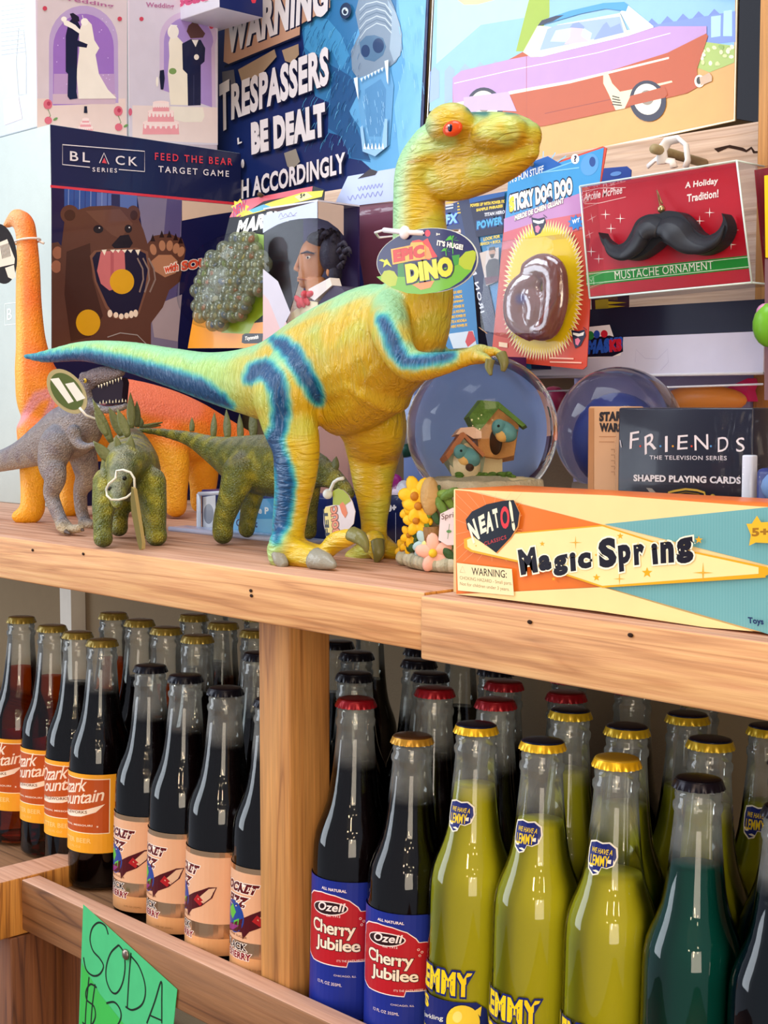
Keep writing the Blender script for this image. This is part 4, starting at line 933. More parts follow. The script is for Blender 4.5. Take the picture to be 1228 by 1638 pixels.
A.txt('FET', z5b([(215, 900)])[0], z5b([(185, 570)])[0], z5b([(160, 900)])[0], '#1c1a22', bold=.05)
A.txt('SOUC', z5b([(330, 860)])[0], z5b([(300, 530)])[0], z5b([(250, 880)])[0], '#e08a6a', bold=.06, out='#5a1c22', outw=.06)
o = A.build('tag_print', s2); o.parent = tt
m = MB(); m.tube([onY(x, y, .6995) for x, y in z5b([(190, 390), (220, 330), (260, 240), (310, 205), (380, 190)])], .0013, pm('#e4ecec', .3)); m.ball(onY(*z5b([(185, 385)])[0], .699), .0038, pm('#e4ecec', .3)); m.build('tag_fastener', s2)
# ================================================================== signs at the back
YS = 1.092
def ypts(pts, y): return [onY(a, b_, y) for a, b_ in pts]
z2 = zm(340, 0, 2.924); z2b = zm(340, 0, 3.411)
ws = empty('bear_warning_sign', onY(520, 300, YS), 'blue tin sign with a roaring bear and white TRESPASSERS lettering, left of the car picture', 'sign')
# tin sheet: edges follow the shelf axes, leaning back a little (its right edge slants in view)
def lean(px, py):            # plane of the leaning signs: y grows with height
    r = ray(px, py); n = Vector((0, -1, .14)).normalized(); p0 = Vector((0, 1.082, CZ + .17)); return CAM + r * ((p0 - CAM).dot(n) / r.dot(n))
LN = Vector((0, -1, .14)).normalized(); LV = Vector((0, .14, 1)).normalized(); L0 = Vector((0, 1.082, CZ + .17))
m = MB(); m.slab([lean(690, -110), lean(671, 330), lean(250, 420), lean(262, -250)], -LN * .0015, pm('#101a44', .3, .2)); m.build('tin_plate', ws)
A = Art(L0, XA, LV, rough=.35, coat=.14, spec=.15)
A.poly([(350, -60), (683, -60), (668, 320), (350, 345)], '#16265c')
A.poly(z2([(640, -80), (1003, -80), (960, 820), (820, 860), (640, 700), (560, 300), (420, 150), (470, -80)]), '#5a9ccc')
A.poly(z2([(860, -80), (1003, -80), (960, 800), (880, 800), (850, 500), (900, 300)]), '#70b0de')
A.poly(z2([(415, 110), (470, 60), (560, 0), (640, -80), (860, -80), (860, 60), (700, 80), (660, 200), (670, 360), (610, 480), (690, 600), (740, 760), (640, 740), (620, 640), (540, 620), (545, 480), (480, 450), (430, 240)]), '#2c6c9e')
A.poly(z2([(430, 130), (480, 80), (540, 90), (600, 160), (640, 260), (600, 330), (560, 240), (470, 260), (430, 220)]), '#3f88b8')
A.poly(z2([(545, 300), (600, 330), (650, 360), (680, 440), (640, 520), (700, 660), (740, 750), (650, 740), (600, 640), (540, 600), (555, 400)]), '#1f4f80')
for i in range(70):
    random.seed(i * 3 + 1); x = random.uniform(430, 680); y = random.uniform(60, 700)
    if x > 600 and y < 130: continue
    A.line(z2([(x, y), (x - 14, y + 22), (x - 20, y + 44)]), .8, random.choice(['#4d9ac6', '#23598c', '#5fa9d0', '#1d4a7a']))
A.poly(z2([(700, -60), (800, -80), (850, 30), (880, 120), (890, 230), (860, 290), (810, 330), (740, 360), (690, 380), (655, 330), (650, 240), (690, 160), (670, 60)]), '#76889c')
A.poly(z2([(820, 0), (860, 60), (888, 160), (880, 260), (850, 290), (830, 230), (840, 120)]), '#94a8ba')
for i in range(7): A.line(z2([(690, 50 + 22 * i), (720, 20 + 20 * i), (770, 8 + 17 * i), (810, 20 + 17 * i), (840, 60 + 16 * i)]), 1.3, '#5b7086' if i % 2 else '#b8c4cc')
A.poly(z2([(690, 200), (720, 170), (760, 165), (800, 180), (815, 220), (800, 260), (760, 290), (715, 280), (695, 250)]), '#4a6c8c')
A.ell(*z2([(778, 215)])[0], 9, 12, '#173560'); A.ell(*z2([(718, 240)])[0], 7, 10, '#173560')
A.poly(z2([(670, 370), (740, 350), (830, 310), (850, 400), (840, 560), (830, 680), (770, 730), (710, 700), (695, 560)]), '#5f98c4')
A.poly(z2([(715, 420), (790, 370), (815, 420), (810, 560), (790, 640), (735, 640), (720, 540)]), '#4f86b4'); 
random.seed(21)
for i in range(60):
    x = random.uniform(705, 820); y = random.uniform(420, 680); A.line(z2([(x, y), (x + 4, y + 26)]), .7, random.choice(['#86b8de', '#5f96c4', '#9cc8ea', '#6ea6d2']))
for i in range(150):
    x = random.uniform(425, 700); y = random.uniform(30, 740)
    if x > 560 and y < 120 or (y > 420 and x < 560): continue
    A.line(z2([(x, y), (x - 7, y + 16), (x - 9, y + 30)]), .6, random.choice(['#3f88b8', '#1f4f80', '#6fb0d8', '#173f70', '#2c6c9e']))
for i in range(60):
    x = random.uniform(850, 995); y = random.uniform(0, 780); A.line(z2([(x, y), (x + 6, y + 40)]), .6, random.choice(['#7ebae2', '#9accee', '#6aaad6']))

for a_, c_ in (((668, 370), (690, 470)), ((812, 290), (828, 400))):
    A.poly(z2([(a_[0] + 2, a_[1]), (a_[0] + 20, a_[1] - 6), (c_[0] + 3, c_[1]), (c_[0] - 3, c_[1] - 16)]), '#d4e2ec')
for i in range(7): x = 700 + i * 16; A.poly(z2([(x, 372 - i * 8), (x + 13, 366 - i * 8), (x + 8, 388 - i * 8)]), '#cddbe6')
A.poly(z2([(700, 600), (712, 590), (726, 690), (760, 705), (800, 690), (815, 560), (828, 560), (826, 690), (770, 735), (712, 712)]), '#8fb8da')
for i in range(6): x = 716 + i * 17; A.poly(z2([(x, 700), (x + 12, 702), (x + 6, 672)]), '#eef2f4')
A.ell(*z2([(632, 55)])[0], 9, 13, '#14284c', rot=10); A.ell(*z2([(630, 58)])[0], 5.2, 6.4, '#b8c8d4'); A.ell(*z2([(630, 60)])[0], 3.2, 4.0, '#0e1c38'); A.ell(*z2([(636, 52)])[0], 1.2, 1.4, '#ffffff')
# warning panel and camouflage patches
A.poly(z2([(70, 90), (300, -80), (560, -80), (560, 40), (420, 120), (418, 168), (95, 308), (62, 292)]), '#b98d74')
A.poly(z2([(130, 330), (300, 235), (310, 270), (200, 395), (150, 400)]), '#9c8268'); A.poly(z2([(335, 240), (412, 210), (415, 260), (380, 300), (350, 290)]), '#9c8268'); A.poly(z2([(345, 720), (400, 700), (420, 760), (380, 800), (360, 780)]), '#8b8378'); A.poly(z2([(55, 340), (110, 330), (120, 410), (60, 440)]), '#5f5c64')
A.line(z2([(66, 316), (420, 172)]), 2.6, '#0c1230')
WT = '#dcd4d6'
def wtxt(st, bl, br, tl, bold=.05):
    bl, br, tl = [z2([p])[0] for p in (bl, br, tl)]
    A.txt(st, (bl[0] + 2.2, bl[1] + 1.6), (br[0] + 2.2, br[1] + 1.6), (tl[0] + 2.2, tl[1] + 1.6), '#0b1030', bold=bold + .03)
    A.txt(st, bl, br, tl, WT, bold=bold)
wtxt('WARNING', (72, 262), (548, 72), (80, 72)); wtxt('T', (45, 625), (92, 600), (42, 400)); wtxt('RESPASSERS', (98, 568), (555, 400), (98, 398), .045)
wtxt("L", (128, 680), (148, 672), (126, 650)); wtxt('BE DEALT', (193, 728), (540, 640), (190, 578), .07); wtxt('H ACCORDINGLY', (146, 936), (632, 812), (146, 845), .035); wtxt('.', (145, 792), (160, 788), (144, 750))
A.build('sign_print', ws)

cs = empty('car_picture', onY(930, 220, YS), 'tin sign of a red vintage car with a blue roof parked by a fence', 'sign')
z3 = zm(680, 0, 2.241)
m = MB(); m.slab([lean(705, -140), lean(684, 300), lean(1175, 193), lean(1183, -210)], -LN * .0015, pm('#f0d8b0', .3, .1)); m.build('tin_plate', cs)
A = Art(L0, XA, LV, rough=.35, coat=.5, spec=.1)
A.poly([(704, -135), (686, 292), (1173, 191), (1181, -205)], '#cf9a54')
A.poly(z3([(45, -260), (1118, -320), (1108, 170), (1000, 180), (640, 210), (300, 290), (15, 400)]), '#86b2d8')
A.poly(z3([(45, -60), (300, -30), (430, 0), (380, 60), (200, 90), (40, 230)]), '#a4c4e2'); A.poly(z3([(90, -20), (190, -15), (250, 0), (190, 16), (140, 18)]), '#d4b48c')
A.poly(z3([(372, 0), (395, -30), (446, -60), (446, 60), (365, 185), (325, 185)]), '#90a828')
for i in range(5):     # picket fence
    x = 790 + i * 56; y0 = 92 - (i * 8.5)
    A.poly(z3([(x, y0), (x + 22, y0 - 26), (x + 44, y0 - 6), (x + 44, y0 + 95), (x, y0 + 105)]), '#6a7ebe')
A.poly(z3([(760, 100), (1112, 40), (1112, 150), (760, 190)]), '#7086c4'); A.poly(z3([(1025, 60), (1060, 55), (1058, 130), (1025, 135)]), '#a6d0e4'); A.poly(z3([(1070, 40), (1100, 36), (1100, 130), (1068, 130)]), '#a6d0e4')
for i in range(6): x = 15 + 55 * i; A.poly(z3([(x, 262 - 6 * i), (x + 18, 240 - 6 * i), (x + 36, 256 - 6 * i), (x + 36, 350), (x, 370)]), '#8fa6d8')
A.poly(z3([(900, 175), (1000, 150), (1110, 165), (1108, 225), (1020, 260), (940, 230)]), '#9db25a')
for i in range(40):
    random.seed(i + 50); x = random.uniform(890, 1105); y = random.uniform(165, 235); A.ell(*z3([(x, y)])[0], 4, 3, random.choice(['#c4cc8a', '#d8d8a4', '#86a24c', '#e4dcbc']), rot=i * 30, n=8)
# body
RD = '#ae4812'
A.poly(z3([(100, 280), (130, 255), (300, 215), (360, 182), (420, 205), (560, 170), (840, 95), (990, 95), (1015, 130), (975, 250), (978, 285), (1000, 300), (940, 335), (700, 393), (430, 452), (270, 470), (100, 420)]), RD)
A.poly(z3([(100, 280), (130, 255), (300, 215), (640, 150), (840, 95), (1010, 95), (1010, 120), (870, 190), (640, 262), (520, 290), (320, 325), (102, 372)]), '#b088bc')  # lilac wash on the upper body: window reflection painted in
A.poly(z3([(100, 372), (320, 325), (520, 290), (875, 205), (875, 212), (520, 300), (320, 337), (100, 384)]), '#eedcc4')
A.line(z3([(105, 300), (300, 255), (620, 190), (880, 120)]), 1.0, '#ecd8e4'); A.line(z3([(430, 408), (700, 350)]), 1.0, '#8a3218'); A.line(z3([(365, 190), (365, 455)]), .8, '#a4421e')
A.poly(z3([(640, 262), (655, 258), (672, 300), (700, 330), (740, 322), (885, 290), (888, 296), (745, 333), (735, 350), (716, 390), (684, 396), (660, 340), (640, 300)]), '#e8d6ac')
for i in range(4): A.line(z3([(672, 345 + 10 * i), (698 + 3 * i, 352 + 9 * i)]), 1.6, '#2c2018')
A.poly(z3([(738, 345), (860, 312), (870, 325), (860, 350), (722, 384)]), '#a8460f')
# cabin
A.poly(z3([(352, 188), (405, 92), (470, 100), (475, 90), (700, 48), (725, 110), (815, 92), (735, 125), (420, 205), (380, 206)]), '#d5cdb4')
A.poly(z3([(412, 182), (440, 105), (470, 92), (700, 60), (715, 118)]), '#93a8d8'); A.poly(z3([(450, 150), (470, 110), (560, 95), (600, 120), (590, 155)]), '#b6d2e2')
A.poly(z3([(605, 145), (640, 90), (652, 80), (665, 100), (700, 85), (712, 118)]), '#7f92cc')
A.poly(z3([(520, 135), (525, 92), (545, 82), (570, 95), (560, 130), (590, 150), (500, 160)]), '#d8b0c0'); A.poly(z3([(520, 100), (530, 86), (552, 80), (572, 96), (572, 104)]), '#7d8fc0')
A.poly(z3([(700, 45), (728, 20), (820, 95), (745, 122)]), '#dfe6ee')
A.poly(z3([(404, 95), (420, 74), (520, 40), (640, 12), (715, 8), (730, 20), (722, 42), (650, 32), (560, 50), (450, 82)]), '#3f8fc8'); A.poly(z3([(404, 95), (420, 74), (470, 58), (500, 55), (460, 78)]), '#1c1c38')
A.line(z3([(410, 204), (730, 128), (820, 98)]), 1.3, '#f2eef0')
for cx, cy in ((800, 375), (215, 400)):
    A.ell(*z3([(cx, cy - 12)])[0], 29, 33, '#1c1430', rot=-12); A.ell(*z3([(cx - 2, cy - 18)])[0], 22, 25, '#e8dcc4', rot=-12); A.ell(*z3([(cx - 3, cy - 24)])[0], 11, 12, '#8a7c6c', rot=-12)
A.poly(z3([(722, 384), (738, 345), (860, 312), (872, 340), (860, 352)]), '#a8460f'); A.poly(z3([(140, 350), (300, 330), (330, 400), (200, 395), (140, 420)]), '#b8a0cc')  # lilac fender patch belongs to the painted reflection
A.ell(*z3([(985, 292)])[0], 8, 10, '#f0e6d0'); A.ell(*z3([(983, 290)])[0], 4, 6, '#2a2018'); A.poly(z3([(985, 280), (1020, 262), (1030, 275), (1030, 292), (990, 308)]), '#c0a084')
A.line([(696, -60), (680, 290)], 1.4, '#f4f0ea')
A.build('sign_print', cs)
dk = MB(); dk.slab([lean(1187, -160), lean(1178, 190), lean(1213, 196), lean(1300, 196), lean(1300, -160)], -LN * .003, pm('#0c0c18', .6)); p = lean(1195, 190)
tag(dk.build('black_panel'), 'black panel standing on the beam beside the right wooden upright', 'panel')

# ================================================================== left boxes
XB = -1.382; zt = CZ + .301
def card_box(e, name, x0, x1, y0, y1, z0, z1, side, front, top=None):
    m = MB(); m.bbox(x0, x1, y0, y1, z0, z1, pm(side, .45, bump=.1), .0012, 2)
    for i, f in enumerate(m.f):
        P = [Vector(m.v[k]) for k in f[:3]]; n = (P[1] - P[0]).cross(P[2] - P[0])
        if n.length and n.normalized().x > .8: m.m[i] = m.mi(pm(front, .3, coat=.3))
        elif n.length and abs(n.normalized().z) > .8 and top: m.m[i] = m.mi(pm(top, .4))
    return m.build(name, e)
bb = empty('game_box', (-1.50, .95, ZS), 'big game box with a roaring bear and the words FEED THE BEAR', 'box')
yb0 = onX(80, 205, XB).y; yb1 = onX(389, 228, XB).y
card_box(bb, 'carton', XB - .24, XB, yb0, min(yb1, 1.088), ZS, zt, '#b4beba', '#171c44')
A = Art((XB, 0, 0), YA, ZA, rough=.25, coat=.5)
z1 = zm(0, 0, 2.924); zb4 = zm(0, 300, 2.924)
A.poly([(82, 290), (388, 328), (386, 780), (82, 830)], '#1b1a46'); A.poly(zb4([(235, -12), (1105, 70), (1105, 82), (235, 0)]), '#d83a48')
A.poly(zb4([(300, 5), (520, 30), (520, 220), (300, 220)]), '#31529a'); A.poly(zb4([(450, 22), (640, 38), (640, 220), (450, 220)]), '#5a6fae')
for i in range(8): A.line(zb4([(320 + 26 * i, 8 + 2.5 * i), (318 + 26 * i, 200)]), 1.4, '#2a3a80' if i % 2 else '#7c93c8')
A.poly(zb4([(520, 30), (560, 33), (560, 220), (520, 220)]), '#2f2a52'); A.poly(zb4([(640, 40), (850, 58), (840, 420), (830, 760), (700, 780), (680, 300)]), '#7d7592'); A.poly(zb4([(780, 52), (850, 60), (830, 500), (770, 700), (740, 500)]), '#574e7c')
A.poly(zb4([(850, 60), (1095, 82), (1095, 115), (980, 130), (850, 155)]), '#d9bda8'); A.poly(zb4([(850, 155), (980, 130), (1100, 112), (1110, 760), (830, 760), (845, 400)]), '#161844'); A.poly(zb4([(700, 560), (850, 500), (830, 720), (720, 700)]), '#a898a0')
BRN, BRD, BRL = '#5d3a30', '#432722', '#7a5142'
A.poly(zb4([(240, 260), (270, 255), (300, 290), (285, 470), (300, 620), (290, 760), (240, 760)]), BRN)
for x, y, rx, ry in ((268, 305, 8, 10), (262, 370, 8, 10)): A.ell(*zb4([(x, y)])[0], rx, ry, '#a0664e')
A.poly(zb4([(300, 160), (340, 110), (420, 88), (520, 84), (590, 95), (640, 130), (670, 200), (700, 300), (730, 420), (720, 560), (705, 640), (705, 760), (280, 760), (285, 600), (280, 420), (285, 280)]), BRN)
A.ell(*zb4([(325, 125)])[0], 15, 15, BRN); A.ell(*zb4([(325, 130)])[0], 9, 9, BRD); A.ell(*zb4([(622, 125)])[0], 11, 14, BRN); A.ell(*zb4([(625, 130)])[0], 6, 8, BRD)
A.poly(zb4([(310, 300), (420, 260), (430, 420), (480, 600), (420, 700), (330, 720), (300, 500)]), BRD); A.poly(zb4([(400, 110), (560, 100), (620, 170), (560, 240), (520, 220), (440, 150)]), '#6b463a')
A.poly(zb4([(690, 260), (720, 225), (790, 215), (850, 240), (868, 290), (855, 360), (840, 440), (790, 480), (760, 560), (700, 640), (690, 480), (700, 380), (680, 320)]), BRN)
for i, (x, y) in enumerate(((715, 290), (757, 272), (792, 272), (822, 285), (845, 300))): A.ell(*zb4([(x, y)])[0], 5.2, 8.5 if i else 9, '#b07a5c', rot=-12 + 8 * i); A.poly(zb4([(x - 14, y - 38), (x - 2, y - 72), (x + 10, y - 38)]), '#241418')
A.poly(zb4([(705, 345), (740, 315), (800, 315), (830, 345), (820, 400), (770, 420), (720, 390)]), '#b07a5c')
A.poly(zb4([(520, 270), (560, 225), (600, 220), (620, 260), (600, 290), (540, 290)]), '#161222')
for x, y in ((458, 195), (598, 193)): A.ell(*zb4([(x, y)])[0], 8 if x < 500 else 6, 6.5, '#1a1420'); A.ell(*zb4([(x + 5, y - 6)])[0], 1.2, 1.2, '#e8e4e8')
A.poly(zb4([(418, 320), (440, 295), (520, 285), (640, 282), (690, 300), (700, 380), (685, 480), (650, 590), (590, 620), (530, 612), (490, 560), (440, 440)]), BRL)
A.poly(zb4([(430, 330), (450, 302), (560, 292), (640, 290), (680, 310), (690, 380), (675, 480), (642, 585), (580, 605), (535, 600), (500, 550), (450, 440)]), '#161434')
A.poly(zb4([(470, 300), (580, 292), (585, 400), (560, 470), (510, 482), (470, 450), (452, 390)]), '#c86e72'); A.poly(zb4([(515, 300), (530, 298), (530, 440), (515, 445)]), '#b25a62')
for x in (485, 525, 550, 580, 608, 642): A.poly(zb4([(x - 12, 292), (x + 12, 290), (x + 2, 318 if x in (485, 642) else 306)]), '#f0e4d4')
for x in (512, 540, 565, 590, 612, 632): A.ell(*zb4([(x, 604 - abs(x - 570) * .25)])[0], 3.8, 4.6 if x in (540, 565, 590) else 6, '#f0dcc8')
for k in range(3): A.line(zb4([(640 + 26 * k, 330), (665 + 26 * k, 380), (668 + 28 * k, 430), (650 + 24 * k, 490)]), 2.6, '#8d7872')
A.ell(*zb4([(568, 440)])[0], 19.5, 20, '#dca41e'); A.ell(*zb4([(410, 632)])[0], 19.5, 21, '#dca41e'); A.line(zb4([(500, 700), (560, 680), (640, 690), (690, 740)]), 1.4, '#a49a98')
A.txt('with', zb4([(766, 402)])[0], zb4([(832, 388)])[0], zb4([(766, 362)])[0], '#e0563c', bold=.04, out='#f4e4d8', outw=.08); A.txt('SOUND', zb4([(846, 390)])[0], zb4([(1060, 360)])[0], zb4([(846, 345)])[0], '#e0563c', bold=.06, out='#f4e4d8', outw=.06)
WH = '#e8e0e4'
A.line(z1([(418, 783), (290, 770), (290, 677), (674, 708), (674, 803), (553, 793)]), 1.3, WH)
def sp(st, bl, br, tl, col, bold=.0): A.txt(st, z1([bl])[0], z1([br])[0], z1([tl])[0], col, bold=bold, sp=1.35)
sp('BL', (325, 752), (418, 760), (325, 707), WH, .01); A.line(z1([(463, 763), (484, 716), (506, 768)]), 1.5, WH); A.poly(z1([(474, 762), (485, 738), (497, 765)]), '#e04850'); sp('CK', (538, 770), (640, 778), (538, 727), WH, .01)
sp('SERIES', (430, 803), (545, 808), (430, 783), WH, .01); sp('FEED THE BEAR', (722, 748), (1084, 774), (722, 714), '#e0404e', .01); sp('TARGET GAME', (738, 806), (1068, 828), (738, 776), WH, .01)
A.build('box_print', bb)
A = Art((0, yb0, 0), XA, ZA, rough=.4); A.line([(8, 486), (8, 520), (26, 518), (26, 484)], .7, '#eef4f2', closed=True); A.txt('B', (12, 512), (19, 511), (12, 494), '#eef4f2'); A.build('side_print', bb)

def wedding(xf, pxa, pxb, z1_, label):
    ya = onX(pxa, 150, xf).y; yb = onX(pxb, 150, xf).y - .0015
    e = empty('wedding_topper_box', (xf - .06, (ya + yb) / 2, zt + .001), label, 'box', 'wedding topper boxes on the bear game box')
    card_box(e, 'carton', xf - .13, xf, ya, yb, zt + .001, z1_, '#ccd4de', '#d2c3d2'); return e, ya, yb
XW = -1.41
e, ya, yb = wedding(XW, 59, 205, zt + .24, 'pale box showing a dancing bride and groom in a purple arch, on the bear box'); zw = zm(0, 0, 2.791)
A = Art((XW, 0, 0), YA, ZA, rough=.3, coat=.3)
A.poly([(60, -40), (203, -45), (203, 230), (60, 215)], '#d5c6cc'); A.poly(zw([(165, 440), (560, 440), (565, 640), (165, 600)]), '#e4cdc6')
ar = [(218, 470), (218, 200)] + [(372 - 154 * math.cos(math.radians(t)), 190 - 165 * math.sin(math.radians(t))) for t in range(0, 181, 12)] + [(526, 200), (528, 460)]
A.poly(zw(ar), '#b8a0cc'); A.poly(zw([(372 + (x - 372) * .88, 480 + (y - 480) * .92) for x, y in ar]), '#9a6fc0'); A.poly(zw([(240, 330), (510, 330), (514, 455), (238, 455)]), '#b896c4'); A.poly(zw([(235, 420), (515, 420), (515, 465), (235, 465)]), '#cdb0c0')
random.seed(4)
for i in range(30): A.ell(*zw([(random.uniform(240, 505), random.uniform(70, 400))])[0], .9, .9, '#d8c0ea', n=6)
A.poly(zw([(352, 140), (370, 92), (388, 88), (408, 110), (420, 180), (442, 215), (425, 245), (440, 330), (480, 400), (520, 440), (350, 442), (340, 330), (352, 230)]), '#efe6da')
A.poly(zw([(305, 100), (325, 78), (345, 95), (358, 120), (345, 180), (390, 198), (385, 214), (345, 208), (342, 330), (340, 410), (345, 440), (310, 445), (300, 430), (302, 330), (292, 320), (292, 160)]), '#14163a')
A.poly(zw([(310, 62), (325, 58), (350, 75), (354, 96), (325, 98)]), '#1d1830'); A.poly(zw([(280, 95), (300, 92), (335, 112), (360, 138), (352, 150), (320, 128), (285, 112)]), '#f2ebe2'); A.ell(*zw([(284, 86)])[0], 4.6, 4.2, '#f4eee6'); A.ell(*zw([(376, 98)])[0], 6, 6, '#f4eee6'); A.line(zw([(366, 68), (372, 92)]), 1, '#f4eee6')
for x, y in ((212, 466), (526, 496)): A.ell(*zw([(x, y)])[0], 7, 8, '#d86a7c'); A.ell(*zw([(x + 4, y - 3)])[0], 3, 3.5, '#b83c54'); A.line(zw([(x, y + 20), (x + 12, y + 50), (x - 8, y + 80)]), 1, '#5a8a50'); A.ell(*zw([(x + 2, y + 72)])[0], 6, 6, '#d86a7c'); A.ell(*zw([(x + 34, y + 66)])[0], 4, 2, '#6f9a5a', rot=-30)
def cake(cx, y0, w, A, f):
    for k, (s_, h) in enumerate(((1, 50), (.72, 44), (.45, 38))):
        yy = y0 - (0, 55, 100)[k] * w / 80
        A.poly(f([(cx - w * s_, yy), (cx + w * s_, yy), (cx + w * s_ * .94, yy - h * w / 80), (cx - w * s_ * .94, yy - h * w / 80)]), '#e69aa2'); A.ell(*f([(cx, yy - h * w / 80)])[0], w * s_ / 2.791, w * s_ * .16 / 2.791 + 1, '#f3d9d6')
        for j in range(7): A.ell(*f([(cx - w * s_ * .85 + j * w * s_ * .283, yy - h * .7 * w / 80)])[0], 1.5 * w / 60, 3 * w / 60, '#f3dfdc', n=10)
cake(380, 590, 34, A, zw); A.poly(zw([(374, 475), (386, 475), (388, 505), (372, 505)]), '#1a1830')
for x, y in ((198, 38), (532, 85)): A.ell(*zw([(x, y)])[0], 3.6, 3.6, '#c8455c')
A.txt('Wedding', zw([(255, 2)])[0], zw([(505, 42)])[0], zw([(255, -22)])[0], '#b06a96', bold=.02); A.build('box_print', e)
A = Art((0, ya, 0), XA, ZA, rough=.35); 
for i in range(12): A.line([(2, 10 + 7 * i), (40, 5 + 7 * i)], .8, '#d4dbe6')
A.line([(30, 45), (38, 50), (42, 90), (42, 150), (30, 152), (26, 100), (30, 45)], .9, '#c8ccc8'); A.poly([(5, 160), (30, 155), (36, 190), (8, 200)], '#ead8de'); A.build('side_print', e)
e, ya, yb = wedding(XW, 206, 349, zt + .24, 'pale box showing an animal headed groom with his bride behind a pink tiered cake')
A = Art((XW, 0, 0), YA, ZA, rough=.3, coat=.3)
A.poly([(207, -40), (348, -45), (348, 232), (207, 230)], '#cfc6d4'); A.poly(zw([(590, 470), (970, 480), (970, 640), (590, 625)]), '#e4d0cc')
ar = [(712, 400), (712, 200)] + [(840 - 128 * math.cos(math.radians(t)), 170 - 120 * math.sin(math.radians(t))) for t in range(0, 181, 12)] + [(958, 200), (962, 480)]
A.poly(zw(ar), '#c9b2d0'); A.poly(zw([(845 + (x - 845) * .86, 470 + (y - 470) * .94) for x, y in ar]), '#a489c6')
A.poly(zw([(760, 475), (905, 480), (912, 520), (900, 545), (820, 545), (765, 530)]), '#e9e0d2')
A.poly(zw([(752, 190), (760, 165), (785, 158), (815, 190), (815, 260), (838, 330), (845, 470), (760, 468), (748, 330), (755, 250)]), '#ece2cf'); A.ell(*zw([(772, 142)])[0], 9, 11, '#ece4da'); A.ell(*zw([(770, 318)])[0], 6, 5, '#7c9a58'); A.line(zw([(752, 140), (762, 112), (790, 115)]), 1.4, '#f4efe6')
A.poly(zw([(812, 195), (850, 175), (895, 178), (915, 215), (912, 275), (895, 290), (895, 470), (838, 472), (835, 330), (815, 310)]), '#171a3c'); A.poly(zw([(855, 178), (885, 178), (872, 210)]), '#f0ece8'); A.poly(zw([(840, 115), (860, 98), (880, 105), (915, 150), (905, 168), (850, 172), (832, 140)]), '#5c3d3c'); A.ell(*zw([(876, 255)])[0], 4, 4.5, '#ece2d6')
A.line(zw([(864, 335), (864, 470)]), .8, '#3a3d60'); cake(717, 600, 82, A, zw); A.poly(zw([(712, 315), (730, 312), (734, 350), (728, 400), (716, 400), (710, 345)]), '#1a1830'); A.ell(*zw([(700, 365)])[0], 2, 8, '#f0e8dc')
for x, y in ((630, 85), (942, 120)): A.ell(*zw([(x, y)])[0], 3.4, 3.4, '#c8455c')
A.ell(*zw([(580, 500)])[0], 3, 6, '#d0607a'); A.txt('Wedding', zw([(650, 38)])[0], zw([(775, 45)])[0], zw([(650, 10)])[0], '#b06a96', bold=.02); A.build('box_print', e)
# box overlapping above
tb = empty('small_gift_box', onX(300, 5, -1.395), 'white gift box with pink lettering sticking out above the second wedding box', 'box')
p0 = onX(352, 12, -1.335); ytb = p0.y - .001; xl_ = onY(279, 22, ytb).x; zbm = p0.z
m = MB(); m.bbox(xl_, -1.335, ytb, 1.085, zbm, zbm + .09, pm('#dfdfee', .4), .001, 2)
for i, f in enumerate(m.f):
    P = [Vector(m.v[k]) for k in f[:3]]; n = (P[1] - P[0]).cross(P[2] - P[0])
    if n.length and n.normalized().x > .8: m.m[i] = m.mi(pm('#1b2460', .3))
m.build('carton', tb)
A = Art((0, ytb, 0), XA, ZA); A.txt('Beau', zw([(785, 38)])[0], zw([(930, 2)])[0], zw([(778, -20)])[0], '#c8507c', bold=.05, out='#f6dce8'); A.build('box_print', tb)
A = Art((-1.335, 0, 0), YA, ZA); A.poly([(398, -8), (412, -8), (408, 5), (403, 5)], '#d83a50'); A.build('end_print', tb)

# ================================================================== middle packs
# marbles on a printed card
mk = empty('marble_pack', onY(360, 556, .93), 'carded pack of clear glass marbles on an orange card, beside the composer box', 'marble pack')
zq = zm(300, 300, 4.093); YK = .935
m = MB(); m.slab(ypts(zq([(0, 1055), (45, 800), (225, 400), (275, 195), (330, 85), (820, -10), (895, 15), (890, 80), (640, 900), (560, 1050)]), YK), (0, .0008, 0), pm('#15151f', .4)); m.build('card', mk)
A = Art((0, YK, 0), XA, ZA, rough=.3, coat=.4)
A.poly(zq([(2, 1052), (45, 805), (60, 760), (300, 900), (500, 880), (500, 1050)]), '#e8951c'); A.poly(zq([(250, 900), (480, 640), (500, 620), (500, 830), (440, 880), (400, 960), (220, 950)]), '#8fae2a'); A.poly(zq([(440, 300), (500, 310), (500, 640), (430, 700)]), '#9fc06a')
A.poly(zq([(275, 195), (330, 90), (820, -8), (815, 30), (500, 90), (340, 190)]), '#d8606e'); A.poly(zq([(400, 150), (560, 90), (760, 30), (890, 20), (880, 60), (620, 120), (340, 195)]), '#e8d24a'); A.poly(zq([(400, 150), (500, 110), (560, 130), (430, 165)]), '#5fb0d8'); A.poly(zq([(700, 60), (780, 30), (820, 60), (740, 90)]), '#f2f0a0')
A.star(*zq([(345, 135)])[0], 15, '#e8c02a', n=9, inner=.7); A.txt('NEW', zq([(300, 190)])[0], zq([(385, 140)])[0], zq([(300, 130)])[0], '#c82a3a', bold=.05, out='#2a4aa0', outw=.05)
A.txt('MARBLES', zq([(315, 318)])[0], zq([(680, 215)])[0], zq([(340, 215)])[0], '#f0ece4', bold=.06, out='#0c0c14', outw=.05); A.txt('5+', zq([(738, 72)])[0], zq([(772, 62)])[0], zq([(738, 42)])[0], '#141420', bold=.06)
